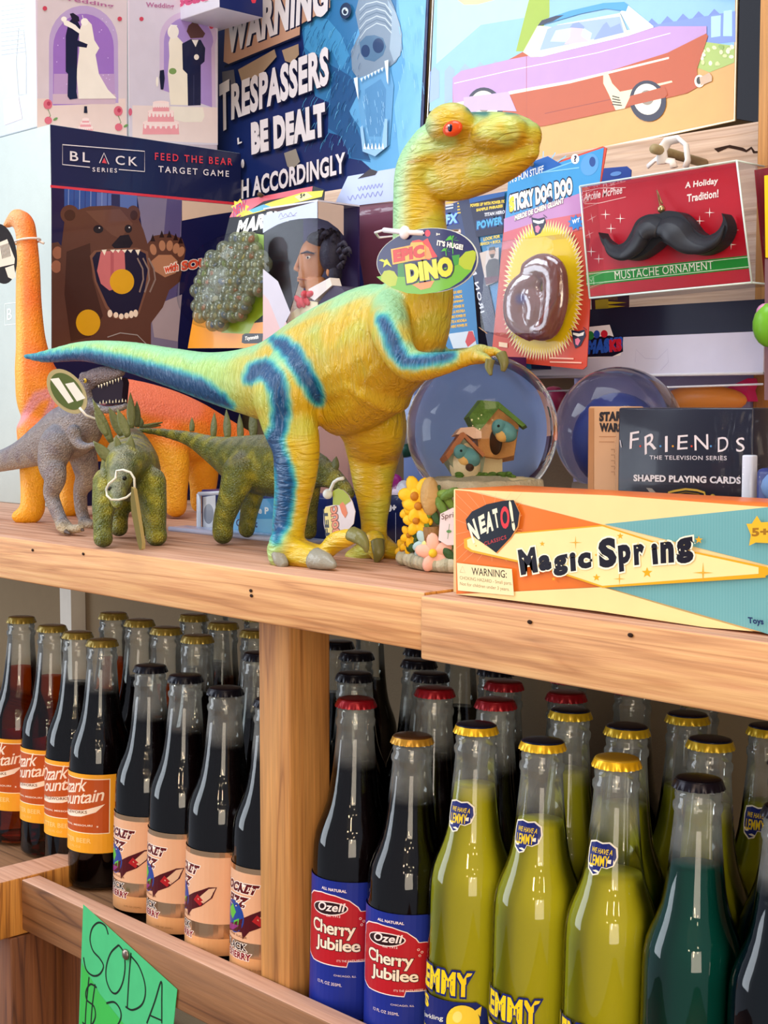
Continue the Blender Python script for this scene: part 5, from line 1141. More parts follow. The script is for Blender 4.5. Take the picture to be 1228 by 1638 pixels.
A.poly(zq([(355, 1015), (360, 965), (380, 955), (497, 955), (490, 1010), (470, 1020), (372, 1022)]), '#141424'); A.txt('Toysmith', zq([(372, 1008)])[0], zq([(462, 998)])[0], zq([(378, 975)])[0], '#f4f0e8', bold=.04)
A.build('card_print', mk)
mglass = liquid('marble_glass', '#8b9078', '#f0f4e4', .6, .06); mglass.node_tree.nodes['Principled BSDF'].inputs['Specular IOR Level'].default_value = .9
core = [pm(c, .3) for c in ('#c9ac3a', '#b8b08a', '#3c5fae', '#c4542e', '#8fae5c', '#d8d2c0', '#9a8a4a')]
random.seed(12); mp_ = []
for ry in range(11):
    for rx in range(9):
        x = 60 + rx * 52 + (26 if ry % 2 else 0); y = 340 + ry * 55
        cx, cy = 280, 610; a_ = math.radians(-38); dx, dy = x - cx, y - cy; u_ = dx * math.cos(a_) - dy * math.sin(a_); v_ = dx * math.sin(a_) + dy * math.cos(a_)
        dx, dy = dx, dy; tt_ = math.radians(32); u_ = dx * math.cos(tt_) + dy * math.sin(tt_); v_ = -dx * math.sin(tt_) + dy * math.cos(tt_)
        if (u_ / 205) ** 2 + (v_ / 320) ** 2 < 1: mp_.append((x + random.uniform(-6, 6), y + random.uniform(-6, 6)))
MR = .0088
mb_me = []
for c_ in core:
    m = MB(); m.ball((0, 0, 0), MR, mglass, 20, 12); m.ball((0, 0, 0), MR * .55, c_, 12, 8, (1, .35, .8)); mb_me.append(m.mesh('marble'))
for x, y in mp_:
    big = abs(x - 240) < 30 and abs(y - 610) < 30
    p = onY(*zq([(x, y)])[0], YK - .011 - random.uniform(0, .004)) - ORG[mk.name]; o = put('marble', random.choice(mb_me) if not big else mb_me[2], mk, p); o.rotation_euler = (random.uniform(0, 3), random.uniform(0, 3), random.uniform(0, 3)); o.scale = (1.5,) * 3 if big else (random.uniform(.82, 1),) * 3
m = MB(); ov_ = []
for i in range(40):
    a_ = 2 * math.pi * i / 40; tt_ = math.radians(32); x, y = 232 * math.cos(a_), 345 * math.sin(a_); ov_.append(zq([(280 + x * math.cos(tt_) - y * math.sin(tt_), 612 + x * math.sin(tt_) + y * math.cos(tt_))])[0])
pb = [onY(x, y, YK - .0005) for x, y in ov_]; c_ = sum(pb, Vector()) / 40; R_ = [pb, [c_ + (p - c_) * .97 - YA * .014 for p in pb], [c_ + (p - c_) * .86 - YA * .024 for p in pb], [c_ + (p - c_) * .4 - YA * .028 for p in pb]]
m.add([p for r in R_ for p in r], [(j * 40 + i, j * 40 + (i + 1) % 40, (j + 1) * 40 + (i + 1) % 40, (j + 1) * 40 + i) for j in range(3) for i in range(40)] + [tuple(range(120, 160))], M['blister_soft'], True); m.build('blister', mk)
m = MB(); m.tube([onY(*zq([(470, 45)])[0], YK - .012), onY(*zq([(560, 105)])[0], YK + .16)], .0024, pm('#5a4636', .6, bump=.6), 10); tag(m.build('display_peg'), 'thin wooden peg poking through the marble card', 'peg', 'wooden pegs in the beam')
# composer bust in a window box
YC = .875; q = [onY(421, 345, YC), onY(508, 322, YC), onY(508, 566, YC), onY(421, 566, YC)]
cb = empty('figure_box', (q[0].x + .04, YC + .03, ZS), 'window box holding a composer figure with wild dark hair and a red necktie', 'figure box')
x0, x1 = q[0].x, q[1].x; zc_ = q[1].z; m = MB(); PW = pm('#d4d4e6', .4); PI = pm('#2a1c4e', .5); zl = CZ + .01
m.box(x0, x1, YC + .050, YC + .052, ZS, zc_, PI); m.box(x0, x1, YC, YC + .05, ZS, ZS + .10, pm('#f0c8c4', .4)); m.box(x0, x1, YC, YC + .052, zc_, zc_ + .0015, PW)
m.build('carton', cb)
arc = [(421, 345), (508, 322), (508, 349), (495, 349), (480, 350), (462, 353), (445, 359), (432, 366), (421, 373)]
A = Art((0, YC, 0), XA, ZA, lift=.0004); A.poly(arc, '#c4cdea'); A.line([(446, 348), (450, 341), (453, 347), (457, 342), (461, 346), (465, 340), (469, 345), (475, 340)], .8, '#7d7aa8', smooth=True); A.line([(448, 351), (460, 347), (474, 345)], .6, '#7d7aa8')
A.poly([(421, 450), (440, 470), (460, 520), (445, 560), (421, 566)], '#d9b8ba'); A.poly([(421, 430), (445, 450), (465, 500), (450, 530), (430, 480), (421, 470)], '#c9c4d2'); A.build('box_print', cb)  # these two pale shapes are whitish glare painted on the box front
A = Art((x1, 0, 0), YA, ZA, lift=.0004); A.poly([(508, 322), (549, 329), (549, 377), (540, 366), (524, 354), (508, 349)], '#cdb8ae'); A.build('side_print', cb)
cyf = YC + .030; SK = pm('#c4875c', .42); HR = pm('#2b2735', .55, bump=.8); zc2 = zm(300, 300, 4.093)
m = MB(); E = lambda x, y, yy=cyf: onY(*zc2([(x, y)])[0], yy)
k_ = 1.36 / F / 4.093
fig = MB()
fig.ball(E(815, 480), 108 * k_, SK, 24, 16, (.88, .78, 1.35)); fig.ball(E(790, 570), 78 * k_, SK, 20, 12, (.95, .8, 1.1)); fig.ball(E(765, 630), 42 * k_, SK, 16, 10, (1, .9, .7))
fig.tube([E(735, 440), E(722, 490), E(708, 535), E(728, 545)], [10 * k_, 14 * k_, 20 * k_, 12 * k_], SK, 10); fig.ball(E(735, 590), 22 * k_, SK, 12, 8, (1, 1, .5)); fig.ball(E(733, 612), 20 * k_, SK, 12, 8, (1, 1, .4)); fig.ball(E(800, 425, cyf - .012), 60 * k_, SK, 14, 8, (1, .5, .25)); fig.ball(E(920, 555, cyf - .006), 24 * k_, SK, 12, 8, (.6, .7, 1.2))
fig.tube([E(835, 600), E(850, 720)], [70 * k_, 75 * k_], SK, 16)
bm_ = fig.mesh('h'); o_ = bpy.data.objects.new('h', bm_); COL.objects.link(o_); r_ = o_.modifiers.new('r', 'REMESH'); r_.mode = 'VOXEL'; r_.voxel_size = .0011; s_ = o_.modifiers.new('s', 'SMOOTH'); s_.iterations = 5
me_ = bpy.data.meshes.new_from_object(o_.evaluated_get(bpy.context.evaluated_depsgraph_get())); bpy.data.objects.remove(o_); me_.materials.clear(); me_.materials.append(SK); me_.polygons.foreach_set('use_smooth', [True] * len(me_.polygons)); link('head', me_, cb)
m = MB(); m.tube([E(742, 432, cyf - .0155), E(780, 420, cyf - .0185), E(828, 432, cyf - .0175)], [.0006, .0012, .0006], HR, 8); m.build('eyebrow', cb)
m = MB(); m.ball(E(790, 458, cyf - .0165), .0022, pm('#e4dccc', .3), 12, 8, (1.3, .6, .7)); m.ball(E(786, 458, cyf - .0178), .0011, pm('#2a1c18', .3), 10, 6); m.build('eye', cb)
m = MB(); m.tube([E(722, 598, cyf - .008), E(750, 600, cyf - .0135), E(776, 604, cyf - .0145)], [.0004, .0008, .0003], pm('#9a5a44', .5), 8); m.build('mouth', cb)
m = MB(); random.seed(3)
m.ball(E(945, 440), 88 * k_, HR, 20, 12, (1, .9, 1.45)); m.ball(E(865, 335), 82 * k_, HR, 20, 12, (1.25, .85, .6)); m.ball(E(965, 570), 60 * k_, HR, 16, 10, (.7, .8, 1.4))
for i in range(46):
    a_ = random.uniform(-45, 135); rr = random.uniform(85, 140); x = 905 + rr * math.cos(math.radians(a_)) * .95; y = 440 - rr * math.sin(math.radians(a_)) * 1.05
    dx = random.uniform(-40, 50); yy = cyf + random.uniform(-.012, .01)
    m.tube([E(x, y, yy), E(x + dx * .5 + 10, y - 22, yy - .001), E(x + dx, y - 8, yy), E(x + dx * 1.3, y + 14, yy)], [.0028, .0024, .0017, .0004], HR, 7)
m.build('hair', cb)
m = MB(); m.slab([E(x, y, cyf - .020) for x, y in ((790, 665), (930, 590), (945, 640), (830, 740), (800, 720))], (0, .012, 0), pm('#ece0d4', .5)); m.build('collar', cb)
m = MB(); m.ball(E(765, 700, cyf - .021), 26 * k_, pm('#cf3c40', .5), 12, 8)
for dx, dy, s1 in ((-60, 40, 1.5), (50, -10, 1.2), (-20, 60, 1.3), (20, 50, 1.2), (-50, 75, .9)): m.ball(E(765 + dx * .7, 705 + dy * .8, cyf - .020), 30 * k_, pm('#cf3c40', .5), 12, 8, (s1, .6, .7), Matrix.Rotation(math.radians(dy), 3, 'Y'))
m.build('necktie', cb)
m = MB(); m.slab([E(x, y, cyf - .018) for x, y in ((850, 760), (950, 640), (1010, 660), (1080, 740), (1080, 1100), (840, 1100))], (0, .03, 0), pm('#4a4358', .6)); m.build('coat', cb)
m = MB(); m.slab([E(x, y, cyf - .019) for x, y in ((680, 820), (780, 740), (850, 750), (850, 1100), (640, 1100))], (0, .02, 0), pm('#eee2b8', .6)); m.build('waistcoat', cb)
m = MB(); m.box(x0 + .001, x1, YC - .0002, YC - .0001, ZS + .1, zc_ - .004, M['film']); m.box(x1 + .0001, x1 + .0002, YC, YC + .05, ZS + .1, zc_ - .004, M['film']); m.build('window', cb)
# the burgundy window pack behind it, with its pale header
YD = .955; db = empty('hanging_pack', onY(570, 540, YD), 'burgundy windowed pack with a pale blue hanging header, behind the yellow dinosaur neck', 'package')
m = MB(); m.quadbox(ypts([(556, 330), (636, 322), (636, 560), (590, 560)], YD), (0, .06, 0), pm('#7c4458', .4)); m.build('carton', db)
m = MB(); m.quadbox(ypts([(542, 336), (557, 331), (594, 560), (584, 562)], YD - .004), (0, .05, 0), pm('#26307c', .35)); m.build('spine', db)
m = MB(); m.slab(ypts([(536, 325), (556, 282), (636, 268), (640, 320), (560, 330)], YD - .002), (0, .001, 0), pm('#b4c0e4', .4)); m.build('header_card', db)
A = Art((0, YD - .002, 0), XA, ZA); 
for y_, x_a, x_b, h_ in ((302, 572, 612, 6), (317, 556, 612, 7)):
    A.line([(x_a + (x_b - x_a) * i / 14, y_ - (x_a + (x_b - x_a) * i / 14 - x_a) * .15 + (h_ / 2 if i % 2 else -h_ / 2)) for i in range(15)], 1.1, '#8f94cc', smooth=True)
A.poly([(572, 286), (592, 270), (604, 274), (600, 280)], '#342c34'); A.build('header_print', db)
m = MB(); m.quadbox(ypts([(560, 338), (634, 328), (634, 556), (598, 556)], YD - .006), (0, .003, 0), M['shrink']); m.build('window', db)
# action figure boxes
YP = .90
def qb(name, y, q, depth, front, side, lab, cat, grp=None, thing='action_figure_box'):
    q = ypts(q, y); e = empty(thing, (q[2] + q[3]) / 2, lab, cat, grp); m = MB(); m.quadbox(q, (0, depth, 0), pm(side, .35), {'front': pm(front, .3, coat=.3)}); m.build('carton', e); return e
zp = zm(700, 280, 4.723)
ea = qb('a', .925, [(712, 330), (744, 318), (760, 560), (712, 560)], .04, '#16306a', '#101c44', 'blue action figure box with yellow instruction lines, behind the oval tag', 'box')
A = Art((0, .925, 0), XA, ZA, rough=.3, coat=.3)
A.poly([(704, 440), (756, 430), (766, 560), (704, 562)], '#1b74ac'); A.txt('FX', zp([(58, 375)])[0], zp([(150, 360)])[0], zp([(62, 300)])[0], '#8cc4ee', bold=.06, out='#1a3aa0', outw=.1)
for i in range(4): A.line(zp([(150, 215 + 24 * i), (218, 205 + 24 * i)]), 2.0, '#d8b43a'); A.line(zp([(62, 190 + 22 * i), (120, 180 + 22 * i)]), 2.0, '#d8b43a' if i < 2 else '#c8ccd8')
for i, s1 in enumerate(('CONNECT YOUR HERO', 'POWER FX PACK', 'AJOUTE L\'EQUIPEMENT', 'TITAN HERO POWER FX', 'CONECTA LA MOCHILA', 'TITAN HERO POWER FX', 'CONECTE A MOCHILA', 'TITAN HERO POWER FX')):
    A.txt(s1, zp([(25 + i * 4, 912 + i * 36)])[0], zp([(185 + i * 6, 890 + i * 36)])[0], zp([(25 + i * 4, 890 + i * 36)])[0], '#e8b42a', bold=.06)
A.poly(zp([(80, 1200), (270, 1175), (300, 1300), (120, 1310)]), '#c8d0d8'); A.poly(zp([(210, 1260), (235, 1180), (265, 1180), (290, 1250), (230, 1300)]), '#c8242c'); A.build('box_print', ea)
eb = qb('b', YP, [(751, 318), (822, 303), (850, 590), (808, 592)], .035, '#2d7fb4', '#0f1a44', 'blue action figure box tilted beside the sticky toy card, navy spine', 'box')
m = MB(); m.quadbox(ypts([(733, 322), (752, 318), (809, 592), (788, 592)], YP - .001), (0, .034, 0), pm('#121a48', .3, coat=.3)); m.build('spine', eb)
A = Art((0, YP, 0), XA, ZA, rough=.3, coat=.3, lift=.0015)
A.poly(zp([(245, 175), (515, 125), (500, 440), (300, 470)]), '#15153c'); A.poly(zp([(245, 175), (515, 125), (514, 160), (250, 215)]), '#2c5a9c')
A.txt('POWER UP WITH POWER FX', zp([(255, 245)])[0], zp([(515, 212)])[0], zp([(255, 220)])[0], '#e8c838', bold=.06); A.txt('SAMPLE PHRASES', zp([(300, 278)])[0], zp([(500, 245)])[0], zp([(300, 255)])[0], '#e8c838', bold=.06)
A.txt('TITAN HERO', zp([(360, 315)])[0], zp([(515, 292)])[0], zp([(362, 288)])[0], '#d8d8e0', bold=.05); A.txt('POWER', zp([(305, 412)])[0], zp([(500, 372)])[0], zp([(305, 352)])[0], '#4aa4d4', bold=.06, out='#123e7c', outw=.12)
A.txt('LOOK FOR', zp([(355, 500)])[0], zp([(480, 475)])[0], zp([(355, 475)])[0], '#e8c838', bold=.05); A.txt('SEARCH + BUSCA', zp([(330, 535)])[0], zp([(485, 512)])[0], zp([(330, 512)])[0], '#e8c838', bold=.05)
A.poly(zp([(325, 590), (470, 545), (470, 800), (375, 838)]), '#c9b8ae'); A.poly(zp([(372, 690), (395, 640), (440, 630), (468, 640), (470, 770), (378, 790)]), '#2c2230'); A.ell(*zp([(420, 590)])[0], 5, 8, '#b58468'); A.poly(zp([(395, 575), (400, 548), (440, 540), (448, 580), (435, 565)]), '#281c1c'); A.poly(zp([(402, 600), (440, 595), (430, 628), (412, 630)]), '#33211e'); A.poly(zp([(362, 775), (470, 762), (470, 800), (375, 832)]), '#5c1838')
A.build('box_print', eb)
A = Art((0, YP - .001, 0), XA, ZA, rough=.3); A.txt('IRON MAN', zp([(325, 1045)])[0], zp([(228, 560)])[0], zp([(355, 1035)])[0], '#dfe0ea', bold=.03, sp=1.25); A.line(zp([(312, 1150), (375, 1198)]), .8, '#d89a58'); A.build('spine_print', eb)

# sticky toy blister card
YT = .885
sd = empty('blister_card', onY(870, 585, YT), 'red and blue carded sticky toy with a yellow starburst and brown lump', 'blister card')
m = MB(); m.slab(ypts([(813, 287), (818, 282), (964, 234), (970, 237), (942, 400), (944, 470), (938, 586), (932, 591), (796, 577), (786, 568), (800, 420)], YT), (0, .0008, 0), pm('#c8442e', .35, coat=.3)); m.build('card', sd)
A = Art((0, YT, 0), XA, ZA, rough=.28, coat=.5)
A.poly([(813, 288), (966, 236), (955, 330), (945, 350), (806, 372)], '#3f94d0'); A.poly([(806, 350), (880, 325), (955, 300), (948, 350), (880, 372), (806, 385)], '#b884b8'); A.poly([(806, 372), (870, 352), (948, 338), (946, 362), (870, 385), (803, 400)], '#c9606c')
for i in range(10): A.line([(868, 276), (868 + 60 * math.cos(.33 * i - 3.2), 276 + 34 * math.sin(.33 * i - 3.2))], 1.6, '#7fc0e8')
z3s = zm(680, 0, 2.241)
A.poly(z3s([(330, 600), (440, 560), (490, 590), (440, 610), (350, 640)]), '#1f5cae'); A.ell(*z3s([(590, 590)])[0], 14, 18, '#5a9ad8', rot=20); A.ell(*z3s([(600, 580)])[0], 5, 8, '#2c4c90'); A.ell(*z3s([(538, 570)])[0], 6.5, 8, '#f4f4f6'); A.txt('?', z3s([(533, 582)])[0], z3s([(544, 580)])[0], z3s([(533, 558)])[0], '#2a2440', bold=.05)
A.txt("N'S FUN STUFF", z3s([(305, 658)])[0], z3s([(425, 618)])[0], z3s([(305, 632)])[0], '#e6ecf4', bold=.02)
A.txt('STICKY DOG DOO', z3s([(303, 762)])[0], z3s([(530, 698)])[0], z3s([(300, 700)])[0], '#f0eee4', bold=.08, out='#22204c', outw=.07); A.txt('S', z3s([(303, 765)])[0], z3s([(322, 752)])[0], z3s([(301, 712)])[0], '#ecd83c', bold=.08)
A.txt('MERDE DE CHIEN GLUANT', z3s([(322, 792)])[0], z3s([(498, 728)])[0], z3s([(322, 772)])[0], '#f2e8d8', bold=.06, out='#5a2a6a', outw=.06)
zt_ = zm(700, 280, 4.723)
cx, cy = zt_([(800, 870)])[0]
pts = []
for i in range(180):
    a_ = 2 * math.pi * i / 180; k_ = 1.0 if i % 2 == 0 else .87; pw = 2.5
    rx, ry = 65, 113; c_, s_ = math.cos(a_), math.sin(a_); rr = (abs(c_) ** pw + abs(s_) ** pw) ** (-1 / pw) * k_; pts.append((cx + rx * rr * c_ + .05 * ry * rr * s_ * -1, cy + ry * rr * s_))
A.poly(pts, '#efd7a0'); pts = [(cx + (x - cx) * .93, cy + (y - cy) * .94) for x, y in pts]; A.poly(pts, '#e3c018')
for (x, y, s1) in ((770, 380, 1), (1072, 1230, 1)):
    k1 = 1.0
    A.poly(zt_([(x - 60, y - 60), (x - 10, y - 50), (x + 40, y - 62), (x + 50, y - 20), (x + 10, y + 60), (x - 30, y + 80), (x - 45, y + 40)]), '#221c3c'); A.poly(zt_([(x - 48, y - 40), (x, y - 32), (x + 38, y - 46), (x + 30, y - 18), (x - 10, y - 10), (x - 46, y - 24)]), '#f4f0ee'); A.poly(zt_([(x - 32, y + 10), (x - 8, y + 0), (x + 8, y + 20), (x - 10, y + 58), (x - 28, y + 50)]), '#e87a9c'); A.line(zt_([(x - 75, y - 60), (x - 55, y - 70)]), 1, '#221c3c'); A.line(zt_([(x + 30, y - 80), (x + 58, y - 58)]), 1, '#221c3c')
A.star(*zt_([(1045, 360)])[0], 13, '#2c7cc8', n=9, inner=.65); A.txt('WT', zt_([(1018, 372)])[0], zt_([(1075, 355)])[0], zt_([(1018, 340)])[0], '#f0f0f4', bold=.05)
A.poly(zt_([(465, 1260), (530, 1270), (530, 1305), (465, 1295)]), '#ecc8a0'); A.txt('CHOKING HAZARD', zt_([(540, 1398)])[0], zt_([(645, 1402)])[0], zt_([(540, 1375)])[0], '#f0b4a0'); A.line(zt_([(850, 1382), (1030, 1388)]), 2, '#f0b4a0'); A.line(zt_([(850, 1412), (1090, 1418)]), 2, '#f0b4a0'); A.build('card_print', sd)
gm = liquid('gel_brown', '#6d3c34', '#a86a4a', .25, .12); gm.node_tree.nodes['Principled BSDF'].inputs['Coat Weight'].default_value = 1
m = MB(); gz = zt_([(700, 700)]); G = lambda x, y, yy=YT - .012: onY(*zt_([(x, y)])[0], yy)
sweep(m, [(G(700, 1180), .0085), (G(600, 1080), .0115), (G(590, 930), .0115), (G(640, 840), .0105), (G(720, 800), .0095)], YA, .6, mat=PB)
sweep(m, [(G(690, 720), .009), (G(780, 690), .0105), (G(870, 730), .0115), (G(890, 860), .012), (G(880, 1000), .012), (G(840, 1140), .0105), (G(760, 1170), .009)], YA, .6, mat=PB)
sweep(m, [(G(700, 900), .010), (G(740, 1000), .011), (G(720, 1100), .010)], YA, .6, mat=PB)
def pgel(co, no, u, v): return np.clip(mix(np.tile(L3('#6f4038'), (len(u), 1)), L3('#3a2a6a'), sstep(14, 2, np.hypot(u - 833, v - 478))) , 0, 1)
gel = hide_mat('gel_toy', 120, .25, .12, .001, spec=.8); gel.node_tree.nodes['Principled BSDF'].inputs['Coat Weight'].default_value = .8; gel.node_tree.nodes['Principled BSDF'].inputs['Subsurface Weight'].default_value = .0
skin('sticky_lump', m, .0014, 4, pgel, gel, sd)
bl_ = MB(); pb = [onY(x, y, YT - .0005) for x, y in zt_([(500, 520), (560, 490), (980, 440), (1050, 470), (1075, 700), (1060, 900), (900, 1210), (860, 1240), (540, 1235), (450, 1215), (440, 1100), (470, 800)])]
c_ = sum(pb, Vector()) / len(pb); pf = [c_ + (p - c_) * .9 - YA * .024 for p in pb]; n_ = len(pb)
bl_.add(pb + pf, [(i, (i + 1) % n_, n_ + (i + 1) % n_, n_ + i) for i in range(n_)] + [tuple(range(n_, 2 * n_))], M['blister'], False); bl_.build('blister', sd)
# pegs and the mustache ornament
def peg(a, ya, b_, yb_, lab, r=.0036):
    m = MB(); m.tube([onY(*a, ya), onY(*b_, yb_)], r, pm('#9a8a66', .7, bump=.8), 12); tag(m.build('display_peg'), lab, 'peg', 'wooden pegs in the beam')
peg((848, 262), .875, (884, 275), 1.05, 'thin dark peg poking out above the sticky toy card, at the dinosaur snout', .0018)
peg((1046, 238), .86, (1130, 262), 1.05, 'thick pale twig peg holding the mustache ornament pack')
mo = empty('ornament_pack', onY(1070, 470, .885), 'red clear-cased ornament pack with a black mustache and a green band', 'ornament pack')
YO = .868
m = MB(); m.slab(ypts([(930, 300), (1177, 260), (1201, 450), (944, 474)], YO + .004), (0, .001, 0), pm('#b31226', .35)); m.build('backing_card', mo)
A = Art((0, YO + .004, 0), XA, ZA, rough=.3, coat=.4); z6 = zm(700, 240, 2.326)
A.poly(z6([(552, 455), (1155, 392), (1158, 440), (555, 505)]), '#148a2c'); A.line(z6([(553, 462), (1156, 398)]), .9, '#d8e8c8'); A.line(z6([(555, 498), (1158, 434)]), .9, '#d8e8c8')
A.txt('MUSTACHE ORNAMENT', z6([(660, 482)])[0], z6([(1026, 443)])[0], z6([(658, 452)])[0], '#e8ead8', sp=1.05)
A.txt('Archie McPhee', z6([(544, 190)])[0], z6([(686, 162)])[0], z6([(546, 160)])[0], '#f0d0cc', bold=.02); A.line(z6([(535, 180), (540, 155), (600, 142), (700, 140)]), .8, '#f0c8c4'); A.line(z6([(545, 200), (600, 198), (700, 175)]), .8, '#f0c8c4')
A.txt('A Holiday', z6([(920, 150)])[0], z6([(1042, 132)])[0], z6([(922, 120)])[0], '#f4e4dc', bold=.03); A.txt('Tradition!', z6([(928, 195)])[0], z6([(1045, 176)])[0], z6([(928, 165)])[0], '#f4e4dc', bold=.03)
for x, y in ((625, 240), (680, 255), (645, 292), (1012, 233), (975, 264), (1103, 298), (1092, 352), (600, 405), (572, 378)):
    c0_ = z6([(x, y)])[0]; A.star(c0_[0], c0_[1], 8.5, '#f4e8e0', n=4, inner=.12)
A.build('card_print', mo)
m = MB(); mus = [(597, 306), (612, 330), (650, 352), (690, 345), (715, 310), (740, 262), (780, 240), (820, 238), (850, 226), (895, 232), (930, 262), (960, 300), (1000, 318), (1040, 300), (1060, 262), (1055, 235), (1072, 262), (1076, 300), (1050, 350), (1000, 382), (950, 388), (890, 372), (850, 350), (828, 340), (800, 365), (750, 398), (700, 408), (650, 392), (612, 350)]
mus = [tuple(map(float, p)) for p in catmull(mus + mus[:1], 4)[:-1]]; m.slab(ypts(z6(mus), YO - .010), (0, .012, 0), pm('#202128', .55)); m.build('mustache', mo)
m = MB(); cc_ = catmull([(620, 330, .001), (650, 372, .005), (700, 378, .0085), (745, 345, .0115), (770, 300, .0135), (800, 285, .0125), (835, 290, .009)], 5); m.tube(ypts(z6([(c[0], c[1]) for c in cc_]), YO - .010), [float(c[2]) for c in cc_], pm('#26272e', .5), 14, flat=.5)
cc_ = catmull([(835, 285, .009), (870, 285, .012), (905, 305, .0135), (940, 340, .0115), (990, 352, .0085), (1040, 330, .006), (1066, 280, .001)], 5); m.tube(ypts(z6([(c[0], c[1]) for c in cc_]), YO - .010), [float(c[2]) for c in cc_], pm('#26272e', .5), 14, flat=.5); m.build('mustache_relief', mo)
m = MB(); m.ball(onY(*z6([(832, 220)])[0], YO - .006), .003, pm('#c9b27c', .25, .9), 10, 7); m.tube([onY(*z6([(828, 212)])[0], YO - .006), onY(*z6([(815, 150)])[0], YO), onY(*z6([(835, 200)])[0], YO - .004)], .0006, pm('#c9b27c', .3, .8), 6); m.build('hanging_cap', mo)
m = MB(); q = ypts([(927, 298), (1178, 257), (1202, 452), (943, 477)], YO - .016)
m.quadbox(q, (0, .034, 0), M['plastic']); m.build('clear_case', mo)
m = MB()
for a_, b_ in zip(q, q[1:] + q[:1]): m.tube([a_, b_], .0007, pm('#d0e0dc', .2), 6)
m.tube([q[1], q[1] + YA * .034], .0007, pm('#d0e0dc', .2), 6); m.tube([q[2], q[2] + YA * .034], .0007, pm('#d0e0dc', .2), 6); m.build('case_rim', mo)
m = MB(); m.tube([onY(x, y, YO + .01) for x, y in ((1060, 262), (1058, 240), (1068, 226), (1085, 222), (1097, 232), (1100, 256), (1096, 268))], .0042, pm('#f0eeee', .35), 10, flat=.45); m.tube([onY(x, y, YO + .012) for x, y in ((1036, 266), (1050, 254), (1075, 258), (1078, 268))], .003, pm('#ece4e0', .35), 10, flat=.5); m.build('hanging_loop', mo)
rb = empty('red_case_pack', onY(1222, 470, .90), 'red clear-cased pack cut by the right edge, beside the mustache ornament', 'package')
m = MB(); m.quadbox(ypts([(1206, 272), (1300, 256), (1300, 445), (1222, 452)], .905), (0, .03, 0), pm('#8a1622', .35)); m.build('card', rb); m = MB(); m.quadbox(ypts([(1208, 268), (1302, 252), (1302, 448), (1224, 455)], .90), (0, .004, 0), M['plastic']); m.build('clear_case', rb)
yg = empty('yellow_toy_pack', onY(1224, 600, .83), 'yellow edged toy pack just entering at the right edge', 'package')
m = MB(); m.quadbox(ypts([(1222, 281), (1310, 268), (1310, 420), (1224, 412)], .835), (0, .003, 0), pm('#e0c012', .35)); m.build('card', yg)
m = MB(); m.quadbox(ypts([(1223, 414), (1310, 410), (1310, 640), (1222, 640)], .836), (0, .02, 0), pm('#7a5a62', .35)); m.build('base_card', yg); m = MB(); m.ball(onY(1232, 520, .822), .012, pm('#6fae2c', .3), 14, 9, (1, .8, 1.2)); m.ball(onY(1224, 500, .822), .006, pm('#c98ab0', .3), 12, 8); m.build('toy', yg)
bk = empty('blue_card', onY(965, 300, .93), 'small blue card showing above the mustache ornament, behind the sticky toy card', 'card')
m = MB(); m.slab(ypts([(955, 270), (1002, 266), (1009, 272), (1006, 330), (950, 340)], .935), (0, .001, 0), pm('#1e3f94', .35)); m.build('card', bk)
A = Art((0, .935, 0), XA, ZA); A.ell(985, 278, 9, 3.5, '#5f8fd4', rot=-10); A.build('card_print', bk)
ys = empty('starburst_card', onY(970, 530, .93), 'dark card with yellow spiky rays below the mustache ornament', 'card')
m = MB(); m.slab(ypts([(945, 476), (1005, 470), (1005, 530), (948, 532)], .945), (0, .001, 0), pm('#3a2030', .4)); m.build('card', ys)
A = Art((0, .945, 0), XA, ZA)
for i in range(9): A.poly([(972, 482 + 6 * i), (1002 - 2 * (i % 2), 484 + 6 * i), (972, 487 + 6 * i)], '#c0a41c')
A.poly([(952, 480), (973, 478), (973, 532), (954, 532)], '#a8902a'); A.build('card_print', ys)
# ================================================================== boxes at the shelf front, right
mg = empty('spring_toy_box', (-.45, .651, ZS), 'long cream and orange box reading Magic Spring with teal triangles, at the shelf edge', 'box')
YG = .622; g0 = onY(724, 945, YG); xg0 = g0.x; zg1 = onY(724, 782, YG).z; xg1 = -.30
m = MB(); m.bbox(xg0, xg1, YG, .680, ZS, zg1, pm('#e9cc92', .32), .0006, 1)
for i, f in enumerate(m.f):
    P = [Vector(m.v[k]) for k in f[:3]]; n = (P[1] - P[0]).cross(P[2] - P[0])
    if n.length and n.normalized().z > .8 and len(f) > 3: m.m[i] = m.mi(pm('#e5722a', .35))
m.build('carton', mg)
A = Art((0, YG, 0), XA, ZA, rough=.3, coat=.25); z8 = zm(700, 760, 2.326)
OR = '#dd7228'; TE = '#6ba3a8'; CR = '#ecd093'
A.poly(z8([(66, 55), (120, 60), (620, 185), (620, 415), (300, 432), (70, 442)]), OR)
A.poly(z8([(120, 55), (640, 75), (1240, 120), (620, 186)]), CR); A.poly(z8([(620, 182), (1240, 118), (1300, 120), (1300, 340), (1228, 335)]), TE); A.poly(z8([(620, 415), (1228, 372), (1320, 370), (1320, 620), (1200, 582)]), TE)
for i in range(60):
    x = 650 + i * 11; A.line(z8([(x, 186 - (x - 640) * .105), (x, 190 + (x - 640) * .235)]), .28, '#8cbcc0')
    A.line(z8([(x, 416 - (x - 620) * .05), (x, 414 + (x - 620) * .285)]), .28, '#8cbcc0')
A.poly(z8([(70, 442), (300, 432), (620, 416), (900, 500), (1180, 580), (1000, 565), (600, 505), (200, 455)]), CR)
for i in range(22):
    a_ = math.radians(i * 17 + 4); A.line(z8([(205 + 85 * math.cos(a_), 200 + 85 * math.sin(a_)), (max(72, min(320, 205 + 190 * math.cos(a_))), 200 + 190 * math.sin(a_) if 60 < 200 + 190 * math.sin(a_) < 330 else (66 if a_ > math.pi else 320))]), .35, '#f0a878')
